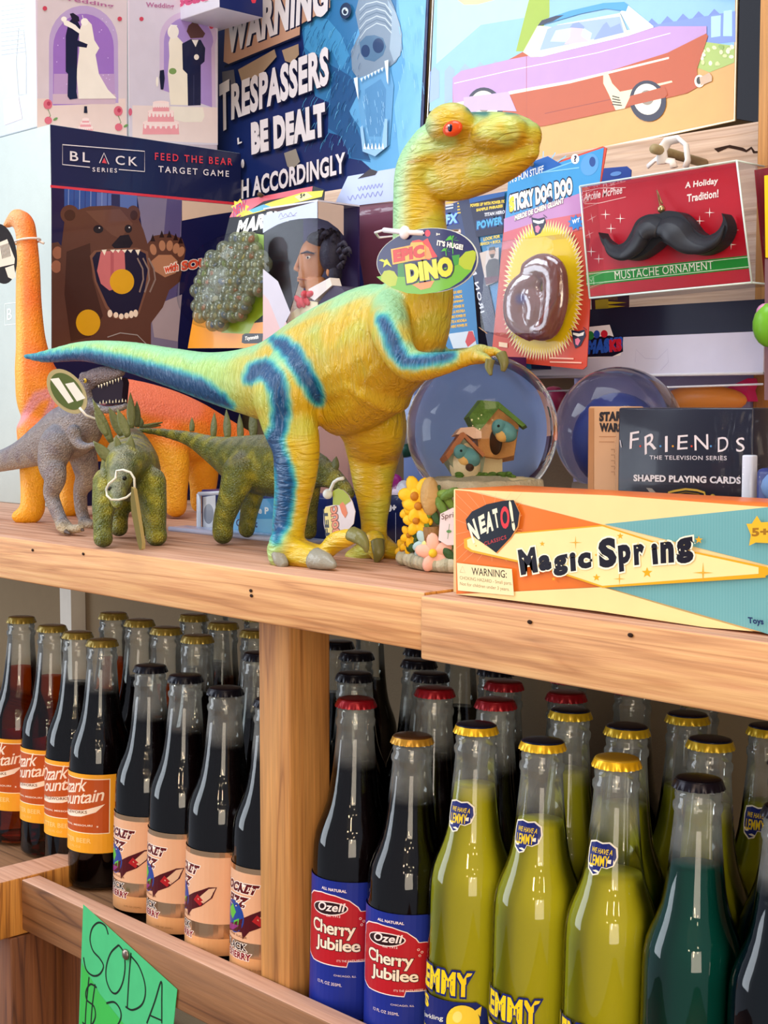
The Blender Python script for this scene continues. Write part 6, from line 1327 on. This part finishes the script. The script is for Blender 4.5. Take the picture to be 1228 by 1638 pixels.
A.poly(z8([(104, 238), (130, 228), (620, 184), (860, 262), (1228, 340), (1260, 355), (1225, 375), (1228, 380), (620, 418), (400, 345), (130, 285), (106, 270)]), '#d8a01c'); A.poly(z8([(116, 240), (135, 232), (620, 190), (860, 268), (1200, 342), (1200, 366), (620, 411), (400, 338), (135, 278), (118, 266)]), '#efd89a')
for x, y, r in ((396, 255, 4.6), (686, 226, 5.6), (978, 240, 6.6), (598, 380, 6.4), (786, 362, 9), (438, 385, 3.4), (596, 296, 2.2), (150, 262, 1.6)): c_ = z8([(x, y)])[0]; A.star(c_[0], c_[1], r, '#dfa21a')
for x, y, r in ((520, 250, 11), (994, 362, 17), (683, 385, 10)): c_ = z8([(x, y)])[0]; A.star(c_[0], c_[1], r, '#d8a436', n=4, inner=.12)
A.poly(z8([(1155, 180), (1175, 180), (1195, 150), (1210, 175), (1290, 170), (1290, 255), (1190, 250), (1165, 262), (1172, 222)]), '#e2b02c'); A.txt('5+', z8([(1175, 228)])[0], z8([(1240, 226)])[0], z8([(1175, 196)])[0], '#9a6a1c', bold=.05)
lg = [(112, 165), (135, 135), (190, 108), (250, 95), (290, 92), (312, 140), (305, 190), (280, 230), (225, 288), (190, 262), (150, 235), (118, 200)]
A.poly(z8([(x + 4, y + 3) for x, y in lg]), '#c9803c'); A.poly(z8(lg), '#101524')
for ch_, bl_, br_, tl_ in (('N', (140, 255), (165, 235), (118, 180)), ('E', (168, 220), (190, 208), (158, 155)), ('A', (190, 218), (216, 205), (184, 142)), ('T', (222, 198), (240, 192), (210, 128))):
    A.txt(ch_, z8([bl_])[0], z8([br_])[0], z8([tl_])[0], '#f0e6c8', bold=.05)
A.txt('O', z8([(245, 205)])[0], z8([(278, 192)])[0], z8([(238, 122)])[0], '#d8323c', bold=.04); A.txt('!', z8([(287, 208)])[0], z8([(298, 206)])[0], z8([(270, 95)])[0], '#f2e6c0', bold=.08)
A.txt('CLASSICS', z8([(182, 262)])[0], z8([(264, 236)])[0], z8([(180, 248)])[0], '#b03038', bold=.02, sp=1.2)
def mtxt(st, bl, br, tl):
    A.txt(st, z8([bl])[0], z8([br])[0], z8([tl])[0], '#181420', bold=.06, out='#f6ecd0', outw=.05)
mtxt('M', (318, 372), (382, 360), (305, 278)); mtxt('a', (386, 358), (432, 350), (382, 300)); mtxt('g', (440, 378), (494, 368), (436, 302)); mtxt('i', (502, 358), (524, 355), (498, 288)); mtxt('c', (530, 350), (580, 344), (528, 290))
mtxt('S', (610, 348), (676, 338), (604, 238)); mtxt('p', (684, 360), (730, 350), (678, 262)); mtxt('r', (740, 335), (780, 330), (736, 258)); mtxt('i', (808, 332), (830, 330), (802, 254)); mtxt('n', (838, 328), (888, 324), (836, 248)); mtxt('g', (898, 332), (962, 322), (892, 238))
A.poly(z8([(80, 325), (285, 348), (293, 448), (84, 428)]), '#eed8a8'); A.line(z8([(80, 325), (285, 348), (293, 448), (84, 428)]), .4, '#a88a50', closed=True)
A.txt('WARNING:', z8([(136, 370)])[0], z8([(266, 382)])[0], z8([(135, 342)])[0], '#3a3020', bold=.01); A.txt('CHOKING HAZARD - Small parts.', z8([(92, 390)])[0], z8([(286, 412)])[0], z8([(91, 374)])[0], '#8a764c'); A.txt('Not for children under 3 years.', z8([(92, 412)])[0], z8([(276, 434)])[0], z8([(92, 396)])[0], '#8a764c'); A.line(z8([(92, 360), (101, 338), (112, 362)]), .4, '#8a764c', closed=True)
A.txt('Toys', z8([(1164, 556)])[0], z8([(1222, 562)])[0], z8([(1162, 526)])[0], '#22305c', bold=.04); A.build('box_print', mg)
# playing card boxes behind it
YW = .748; sw = empty('card_deck_box', onY(965, 800, YW), 'tan card deck box with black lettering, between the second globe and the black deck box', 'card box', 'card deck boxes')
q = [onY(941, 650, YW), onY(1003, 648, YW)]; m = MB(); m.bbox(q[0].x, q[1].x, YW, YW + .018, ZS, q[0].z, pm('#c99a72', .5), .001, 2); m.build('carton', sw)
z9 = zm(860, 560, 3.337); A = Art((0, YW, 0), XA, ZA)
A.poly(z9([(272, 310), (300, 310), (298, 770), (268, 770)]), '#b07c50'); A.txt('STAR', z9([(328, 382)])[0], z9([(452, 378)])[0], z9([(330, 330)])[0], '#241a1c', bold=.07, out=None); A.txt('WARS', z9([(330, 436)])[0], z9([(452, 438)])[0], z9([(330, 388)])[0], '#241a1c', bold=.07)
A.line(z9([(328, 462), (420, 462)]), .9, '#a8724a'); A.line(z9([(328, 490), (410, 490)]), .9, '#a8724a')
for i in range(5): A.line(z9([(392, 530 + 30 * i), (410, 530 + 30 * i), (410, 548 + 30 * i)]), .9, '#9a7050')
A.build('box_print', sw)
YFR = .722; fr = empty('card_deck_box', onY(1080, 800, YFR), 'shrink-wrapped black card deck box reading FRIENDS and SHAPED PLAYING CARDS', 'card box', 'card deck boxes')
x0, x1, zf = onY(989, 650, YFR).x, onY(1205, 650, YFR).x, onY(1000, 652, YFR).z
m = MB(); m.bbox(x0, x1, YFR, YFR + .022, ZS, zf, pm('#1b1a2c', .3, coat=.4), .0012, 2); m.build('carton', fr)
A = Art((0, YFR, 0), XA, ZA, rough=.3, coat=.4)
for i, (ch_, bl_, br_, tl_) in enumerate((('F', (490, 528), (538, 520), (494, 440)), ('R', (572, 560), (634, 525), (570, 462)), ('I', (680, 545), (694, 543), (680, 460)), ('E', (745, 532), (800, 528), (748, 456)), ('N', (838, 536), (912, 530), (836, 455)), ('D', (962, 545), (1018, 535), (962, 468)), ('S', (1060, 545), (1105, 540), (1060, 470)))):
    A.txt(ch_, z9([bl_])[0], z9([br_])[0], z9([tl_])[0], '#f0e8ec', bold=.0)
for i, c_ in enumerate(('#d84a32', '#5a9ad8', '#e0a030', '#d84a32', '#5a9ad8')): A.ell(*z9([((548, 656, 722, 822, 925)[i], 513)])[0], 1.7, 1.8, c_, n=10)
A.txt('THE TELEVISION SERIES', z9([(598, 584)])[0], z9([(1010, 588)])[0], z9([(598, 562)])[0], '#e4dee4', bold=.01, sp=1.1); A.txt('SHAPED PLAYING CARDS', z9([(512, 700)])[0], z9([(1085, 715)])[0], z9([(512, 664)])[0], '#f4eef2', bold=.04)
A.line(z9([(700, 790), (700, 760), (730, 752), (790, 742), (850, 748), (890, 760), (898, 795)]), 3.0, '#d8b04a'); A.line(z9([(712, 790), (735, 770), (790, 758), (860, 768), (880, 792)]), 1.4, '#8a6a20'); A.ell(*z9([(935, 785)])[0], 4.5, 5, '#d8b04a'); A.poly(z9([(580, 735), (610, 738), (640, 768), (680, 788), (640, 790), (600, 760)]), '#a8a098')
A.line(z9([(440, 480), (448, 520)]), 1.2, '#e4dee4'); A.build('box_print', fr)
m = MB(); m.box(x0 - .0008, x1, YFR - .0012, YFR - .0010, ZS, zf + .001, M['shrink']); m.build('shrink_wrap', fr)
# crinkled clear package
YQ = .700; cp = empty('clear_package', onY(1200, 800, YQ), 'crinkly clear package with dark blue content at the right edge, behind the cream box', 'package')
q = [onY(1148, 664, YQ), onY(1300, 640, YQ)]; m = MB(); bmx = bmesh.new(); bmesh.ops.create_grid(bmx, x_segments=26, y_segments=18, size=.5); random.seed(9)
w_ = q[1].x - q[0].x; h_ = q[0].z - ZS
for v in bmx.verts:
    a_, b_ = v.co.x + .5, v.co.y + .5; v.co = Vector((q[0].x + a_ * w_, YQ + .002 * math.sin(a_ * 31 + 4 * b_) + .0015 * math.sin(b_ * 23 - 9 * a_) - .006 * math.sin(math.pi * b_) ** .5, ZS + b_ * h_ * (1.0 + .03 * math.sin(a_ * 9))))
m.frombm(bmx, M['blister'], True); m.build('plastic_bag', cp)
m = MB(); m.bbox(q[0].x + .022, q[1].x, YQ + .004, YQ + .014, ZS, CZ - .035, pm('#2b3570', .3), .003, 2); m.ball((q[0].x + .045, YQ + .005, CZ - .045), .014, pm('#6f93c4', .3), 16, 10, (1.4, .5, .8)); m.build('toy', cp)
m = MB(); m.bbox(q[0].x + .012, q[0].x + .019, YQ + .006, YQ + .012, ZS, CZ - .028, pm('#c4c8d4', .25), .001, 2); m.build('inner_tube', cp)

# ================================================================== big window box behind the globes
pj = empty('window_toy_box', (-.67, .96, ZS), 'wide toy box with a white band lettered MASKS above a window, behind the globes', 'box')
YJ = .925; jx0, jx1 = onY(846, 600, YJ).x, onY(1221, 560, YJ).x; zj1 = onY(1215, 478, YJ).z; zj2 = onY(1215, 530, YJ).z; zj3 = onY(1215, 597, YJ).z
m = MB(); m.box(jx0, jx1, YJ, YJ + .085, zj3, zj2, pm('#d3d3ec', .35)); m.box(jx0, jx1, YJ + .004, YJ + .085, zj2, zj1, pm('#1d2036', .4)); m.box(jx0, jx1, YJ + .06, YJ + .085, ZS, zj3, pm('#a9a6cf', .5)); m.box(jx0, jx1, YJ, YJ + .06, ZS, ZS + .02, pm('#c8c8e4', .4)); m.build('carton', pj)
A = Art((0, YJ, 0), XA, ZA, rough=.3, coat=.3); z5 = zm(700, 240, 2.326)
A.poly(z5([(545, 660), (640, 650), (655, 695), (690, 715), (680, 765), (560, 775), (545, 770)]), '#f0f0f8'); A.poly(z5([(550, 700), (640, 690), (688, 705), (690, 750), (650, 768), (555, 770)]), '#15152c')
A.txt('MASKS', z5([(556, 762)])[0], z5([(686, 748)])[0], z5([(560, 708)])[0], '#2c5cc8', bold=.09, out='#15152c', outw=.05); A.txt('KS', z5([(640, 753)])[0], z5([(686, 748)])[0], z5([(638, 706)])[0], '#c8263c', bold=.09)
A.ell(*z5([(568, 690)])[0], 6, 7, '#2f8a48'); A.ell(*z5([(592, 686)])[0], 5, 6.5, '#2c50b8'); A.ell(*z5([(620, 684)])[0], 5.5, 6, '#c8263c'); A.line(z5([(735, 790), (738, 742), (772, 775), (818, 778), (856, 740), (858, 790), (830, 820)]), .6, '#b8b8d8'); A.build('box_print', pj)
m = MB(); PK = pm('#d42a70', .35); OG = pm('#e8903c', .35)
def J(x, y, yy=YJ + .035): return onY(x, y, yy)
m.slab([J(*p) for p in z9([(850, 250), (900, 210), (960, 205), (1010, 200), (1120, 150), (1130, 180), (1115, 215), (1130, 275), (850, 275)])], (0, .012, 0), PK); m.build('pink_toy', pj)
m = MB(); m.ball(J(*z9([(880, 268)])[0], YJ + .028), .026, OG, 20, 12, (1.5, .5, .45)); m.build('orange_toy', pj)
m = MB(); m.ball(J(885, 640), .012, pm('#a02c50', .35), 14, 9, (1.2, .7, 1)); m.build('dark_pink_toy', pj)
m = MB(); m.box(jx0, jx1, YJ + .0002, YJ + .0006, ZS + .02, zj3, M['plastic']); m.tube([Vector((jx0, YJ, zj3)), Vector((jx1, YJ, zj3))], .0012, pm('#dfe4f4', .25), 6); m.tube([Vector((jx0, YJ, zj3 - .012)), Vector((jx1, YJ, zj3 - .008))], .0008, pm('#dfe4f4', .25), 6); m.build('window', pj)

# ================================================================== window box with little figures behind the dinosaur leg
fb = empty('figurine_box', (-.80, .84, ZS), 'navy based window box marked 3+, between the yellow dinosaur leg and the globe', 'box')
YB = .812; bx0, bx1 = onY(556, 800, YB).x, onY(745, 800, YB).x; zb1 = onY(640, 792, YB).z; zb2 = onY(640, 596, YB).z
m = MB(); m.bbox(bx0, bx1, YB, YB + .07, ZS, zb1, pm('#141c48', .35, coat=.3), .001, 1); m.box(bx0, bx1, YB + .066, YB + .07, zb1, zb2, pm('#7e93c8', .45)); m.box(bx0, bx1, YB, YB + .07, zb2, zb2 + .012, pm('#4a1a58', .4)); m.build('carton', fb)
A = Art((0, YB, 0), XA, ZA); A.txt('3+', (621, 819), (634, 817), (621, 808), '#f0eef4', bold=.08); A.line([(633, 820), (633, 868)], .7, '#c8d4ec'); A.line([(600, 789), (745, 795)], 2.0, '#e8d8ec'); A.build('box_print', fb)
m = MB(); WF_ = pm('#eee6ea', .4); yb_ = YB + .03
def Bq(x, y, yy=None): return onY(x, y, yb_ if yy is None else yy)
for x, y, r, sc_ in ((638, 690, .0085, (1.1, .9, .8)), (645, 700, .007, (.9, .9, 1.3)), (634, 684, .003, (.6, .6, 1.2))): m.ball(Bq(x, y), r, WF_, 14, 9, sc_)
m.build('white_dog_figure', fb); m = MB(); m.ball(Bq(650, 680), .0035, pm('#1a1a22', .3), 12, 8, (.7, .6, 1.2)); m.build('dog_ear', fb)
m = MB(); m.tube([Bq(649, 712), Bq(653, 730)], .0045, pm('#1c5a4a', .4), 10); m.build('green_vase', fb)
m = MB(); m.ball(Bq(632, 775, YB + .02), .008, pm('#c02a90', .35), 14, 9, (1, .7, 1.1)); m.build('magenta_blob', fb); m = MB(); m.ball(Bq(646, 783, YB + .018), .007, WF_, 14, 9, (1.1, .7, 1.1)); m.ball(Bq(634, 788, YB + .016), .006, pm('#e8b0c4', .4), 12, 8, (1.5, .7, .5)); m.build('white_blob', fb)
m = MB(); m.box(bx0, bx1, YB + .0002, YB + .0005, zb1, zb2, M['plastic']); m.build('window', fb)
# figurine pack under the stegosaur
fp = empty('figurine_pack', (-.93, .78, ZS), 'low navy and blue figurine pack with a clear tray, behind the side view stegosaur', 'package')
YI = .768; ix0, ix1 = onY(322, 850, YI).x, onY(523, 850, YI).x; zi = onY(420, 790, YI).z
m = MB(); m.bbox(ix0, ix1, YI, YI + .045, ZS, zi, pm('#1d2c68', .35), .001, 1); m.build('carton', fp)
zA = zm(0, 560, 2.924); A = Art((0, YI, 0), XA, ZA, rough=.3, coat=.3)
A.poly([(325, 795), (345, 792), (345, 850), (325, 850)], '#c8d0dc'); A.ell(334, 822, 8, 16, '#7c8494'); A.poly([(352, 800), (470, 796), (470, 855), (352, 850)], '#3f9ad4'); A.poly([(352, 830), (470, 830), (470, 858), (352, 852)], '#7cc0e8')
A.txt('Figurine P', (378, 822), (430, 826), (378, 808), '#e8f0f4', bold=.04); A.txt('Coffret', (378, 842), (412, 844), (378, 830), '#1d2c68', bold=.03); A.poly([(495, 866), (512, 868), (512, 878), (495, 876)], '#c8dcec'); A.build('box_print', fp)
m = MB(); tx0, tx1 = onY(278, 860, .752).x, onY(500, 870, .752).x; m.bbox(tx0, tx1, .745, YI - .001, ZS, ZS + .004, pm('#b4bcd8', .25), .001, 1); m.build('tray', fp)
m = MB(); m.tube([onY(318, 790, YI - .003), onY(318, 850, YI - .003), onY(322, 858, YI - .003)], .0022, pm('#c4ccdc', .2), 8); m.tube([onY(318, 790, YI - .003), onY(362, 788, YI - .003)], .0018, pm('#c4ccdc', .2), 8); m.build('clear_rim', fp)

# ================================================================== snow globes
def ball_glass(name, ior, tint):
    m, t, n, l, b = nt(name); b.inputs['Base Color'].default_value = lin(tint); b.inputs['Transmission Weight'].default_value = 1; b.inputs['IOR'].default_value = ior; b.inputs['Roughness'].default_value = 0; return m
g1 = onY(771, 688, .742); GR = 121 * (g1 - CAM).dot(FW) / F
sg1 = empty('snow_globe', (g1.x, g1.y, ZS), 'snow globe with two birdhouses and bluebirds on a flower covered base', 'snow globe', 'snow globes')
m = MB(); m.ball(g1, GR, ball_glass('globe_water', 1.22, '#f4f8f6'), 72, 48); m.build('glass_globe', sg1)
def GP(x, y, d=0): return PD(x, y, (g1 - CAM).dot(FW) + d)
GX = RT; GF = FW   # the little scene inside faces the aisle
zg = zm(620, 560, 3.8375); K0 = 1.0
def S(x, y, d=0):   # shrink toward the centre: the water-filled ball magnifies what is inside
    px, py = zg([(x, y)])[0]; return GP(771 + (px - 771) * .80, 688 + (py - 688) * .80, d)
wd1 = pm('#c98a48', .6, bump=.8, var=.15); gr1 = pm('#5a7a2c', .7, bump=1.0, var=.4); cr1 = pm('#e6cfa0', .6, bump=.5)
def prism(pts, d0, d1, mat, name, lab=None, side=None):
    m = MB(); m.slab([S(x, y, d0) for x, y in pts], FW * (d1 - d0), mat, side); o = m.build(name, sg1)
    if lab: o['label'] = lab
    return o
prism([(540, 470), (690, 330), (820, 460), (790, 660), (690, 680), (560, 660)], -.012, .012, wd1, 'birdhouse', 'tan birdhouse with a green roof')
prism([(530, 478), (560, 500), (690, 345), (850, 470), (875, 455), (690, 300), (575, 290), (490, 400)], -.017, .014, gr1, 'green_roof')
prism([(330, 690), (450, 540), (600, 680), (580, 800), (400, 800)], -.022, -.004, pm('#8b9076', .6), 'small_birdhouse', 'low grey-green birdhouse with a brown roof')
prism([(315, 670), (335, 700), (455, 545), (585, 680), (600, 660), (450, 505), (430, 510)], -.026, -.002, pm('#b0683c', .6, bump=.6), 'brown_roof')
prism([(395, 520), (430, 475), (520, 468), (575, 500), (575, 545), (520, 550), (470, 520)], -.024, .0, pm('#e6b99c', .6, bump=.8), 'pink_shingles')
prism([(540, 660), (710, 680), (712, 830), (540, 830)], -.006, .008, cr1, 'post_block'); 
m = MB(); m.ball(S(670, 570, -.0145), .0052, pm('#3a2418', .6), 16, 10, (1, .3, 1.5)); m.build('entry_hole', sg1)
def bird(x, y, s, name, wing=1):
    B1 = pm('#5c8f8e', .5, bump=.4); B2 = pm('#e8b060', .5)
    m = MB(); m.ball(S(x, y, -.024), .0068 * s, B1, 16, 10, (1.5 * 1, .8, .9), Matrix.Rotation(math.radians(20 * wing), 3, 'Y')); m.ball(S(x - 38 * wing * s, y - 34 * s, -.026), .0046 * s, B1, 14, 9); m.ball(S(x - 12, y + 24 * s, -.026), .005 * s, B2, 14, 9, (1.1, .7, .9))
    m.tube([S(x - 58 * wing * s, y - 32 * s, -.027), S(x - 78 * wing * s, y - 30 * s, -.028)], [.0014, .0002], B2, 6); m.tube([S(x + 40 * wing * s, y + 2, -.022), S(x + 85 * wing * s, y - 5, -.02)], [.0032 * s, .0012], B1, 8, flat=.5)
    m.ball(S(x - 40 * wing * s, y - 38 * s, -.0305), .0009, pm('#181818', .2), 8, 5); m.build(name, sg1)
bird(735, 500, 1.0, 'bluebird'); bird(470, 680, 1.05, 'bluebird')
m = MB(); m.ball(S(460, 740, -.020), .011, pm('#e2caa0', .6, bump=.5), 18, 12, (1, .7, 1.2)); m.ball(S(455, 640, -.018), .006, cr1, 14, 9, (1, .7, 1.3)); m.ball(S(490, 760, -.029), .0028, pm('#4a2c1c', .5), 10, 7); m.build('seed_feeder', sg1)
m = MB()
m.ball(S(620, 868, 0), .034, cr1, 30, 14, (1.05, .8, .22)); m.build('inner_ground', sg1)
m = MB(); random.seed(5)
for i in range(24): m.ball(S(random.uniform(410, 800), random.uniform(800, 835), -.024), .0024, gr1, 8, 5, (1.5, 1, .7))
o = m.build('inner_leaves', sg1); o['kind'] = 'stuff'
# base
m = MB(); gx, gy = g1.x, g1.y; RB = .049
stn = pm('#b9ab90', .8, bump=1.4, var=.3); m.lathe([(RB * .96, 0), (RB * 1.02, .004), (RB * 1.0, .016), (RB * .93, .022), (RB * .90, .040), (RB * .86, .060), (RB * .62, .066)], stn, 48, (gx, gy, ZS), mod=lambda i, j: .03 * math.sin(i * 1.9) + .02 * math.sin(i * 3.3 + j)); m.build('base', sg1)
def base_pt(px, py, out=0):
    r = ray(px, py); d2 = Vector((r.x, r.y)); c = Vector((gx, gy)); R = RB + out; a_ = d2.dot(d2); b_ = -2 * d2.dot(c); cc = c.dot(c) - R * R; disc = b_ * b_ - 4 * a_ * cc
    t = (-b_ - math.sqrt(max(0, disc))) / (2 * a_); return CAM + r * t
def flower(px, py, r, col, ccol, np_=5, out=.003):
    p = base_pt(px, py, out); nrm = (Vector((p.x - gx, p.y - gy, 0)).normalized() * .5 + (CAM - p).normalized() * .5).normalized(); u = nrm.cross(ZA).normalized(); w = u.cross(nrm)
    R3 = Matrix((u, w, nrm)).transposed(); m = MB(); a0 = random.uniform(0, 1)
    for k in range(np_): a_ = 2 * math.pi * k / np_ + a0; m.ball(p + (u * math.cos(a_) + w * math.sin(a_)) * r * .55, r * .5, col, 12, 7, (1.15, .75, .4), R3 @ Matrix.Rotation(a_, 3, 'Z'))
    m.ball(p + nrm * r * .25, r * .24, ccol, 10, 6); return m.build('flower', sg1)
def leaf(px, py, L, ang, mat, out=.001):
    p = base_pt(px, py, out); nrm = Vector((p.x - gx, p.y - gy, 0)).normalized(); u = nrm.cross(ZA).normalized(); R3 = Matrix((u, ZA, nrm)).transposed() @ Matrix.Rotation(math.radians(ang), 3, 'Z')
    m = MB(); m.ball(p, L, mat, 12, 7, (1, .42, .28), R3); return m.build('leaf', sg1)
lf = [pm('#5d7a30', .55, bump=1, var=.3), pm('#6f8a34', .55, bump=1, var=.3), pm('#36552c', .6, bump=1, var=.3)]
random.seed(8)
zf5 = zm(500, 700, 5.117)
for x, y in ((930, 420), (1010, 440), (1080, 460), (1110, 520), (960, 600), (1000, 640), (930, 700), (870, 770), (830, 790), (900, 830), (860, 900), (800, 900), (820, 1000), (880, 1000), (960, 1000), (1060, 1030), (1110, 950), (1090, 900), (780, 960), (1050, 560), (1010, 520), (1120, 460), (850, 860), (790, 830)):
    px, py = zf5([(x, y)])[0]; leaf(px, py, random.uniform(.0055, .0085), random.uniform(-70, 70), random.choice(lf), random.uniform(0, .004))
for i in range(15):
    px = 646 + i * 5.6; p = base_pt(px, 905 - .3 * abs(px - 690) * .3, .0015); mm = MB(); mm.ball(Vector((p.x, p.y, ZS + .0055)), .0062, pm(('#b8b49c', '#a8a48c', '#c4bea6')[i % 3], .8, bump=1.2, var=.25), 12, 8, (1, 1, .9)); mm.build('stone', sg1)
YL = pm('#f0ba1c', .5, bump=.3)
for x, y, r in ((855, 480, .0135), (880, 560, .012), (820, 600, .010), (860, 680, .0105), (800, 800, .008), (750, 920, .0085), (780, 870, .007)): px, py = zf5([(x, y)])[0]; flower(px, py, r, YL, pm('#b8741c', .6), 6, .004)
px, py = zf5([(995, 945)])[0]; flower(px, py, .0125, pm('#e9b3a0', .5), pm('#e8c030', .5), 5, .005)
px, py = zf5([(930, 870)])[0]; flower(px, py, .0095, pm('#a9c4c8', .5), pm('#e8d890', .5), 5, .004); px, py = zf5([(890, 910)])[0]; flower(px, py, .006, pm('#a9c4c8', .5), pm('#e8d890', .5), 5, .003)
m = MB(); m.tube([base_pt(*zf5([(975, 730)])[0], .001), base_pt(*zf5([(985, 900)])[0], .001)], .006, pm('#8a6238', .7, bump=1.5, var=.3), 10); m.ball(base_pt(*zf5([(960, 480)])[0], .002), .011, pm('#b9935c', .6, bump=1, var=.2), 14, 10, (.7, .5, 1.2)); m.build('tree_stump', sg1)
pS = base_pt(714, 840, .004); nS = (Vector((pS.x - gx, pS.y - gy, 0))).normalized(); uS = nS.cross(ZA).normalized() * -1
m = MB(); oq = [(704, 822), (724, 812), (732, 820), (732, 872), (715, 872), (701, 864)]; 
def onN(px, py, p0, n): r = ray(px, py); return CAM + r * ((p0 - CAM).dot(n) / r.dot(n))
m.slab([onN(x, y, pS + nS * .002, nS) for x, y in oq], -nS * .003, pm('#e6d6d8', .5)); m.build('small_sign', sg1)
A = Art(pS + nS * .002, ZA.cross(nS), ZA); A.txt('Spring', (706, 834), (738, 828), (706, 822), '#6a4038'); A.ell(718, 850, 4, 2.5, '#6c9a64'); A.line([(716, 862), (718, 846), (719, 838)], .7, '#4f7a4a'); A.build('sign_print', sg1)

g2 = onY(989, 690, .868); G2R = 103 * (g2 - CAM).dot(FW) / F
sg2 = empty('snow_globe', (g2.x, g2.y, ZS), 'second snow globe, dark inside, behind the card deck boxes', 'snow globe', 'snow globes')
m = MB(); m.ball(g2, G2R, ball_glass('globe_water_b', 1.25, '#e8ecf4'), 64, 40); m.build('glass_globe', sg2)
m = MB(); m.ball(g2 - ZA * G2R * .12, G2R * .60, pm('#27326c', .5), 24, 16, (1, .8, 1)); m.ball(g2 - FW * G2R * .55 - ZA * .004 - RT * G2R * .1, G2R * .36, pm('#8a7478', .4), 20, 14, (1, .6, 1)); m.build('inner_figure', sg2)
m = MB(); m.lathe([(.042, 0), (.044, .004), (.043, .02), (.036, .034), (.034, g2.z - ZS - G2R * .80)], pm('#6d5a4c', .6), 40, (g2.x, g2.y, ZS)); m.build('base', sg2)
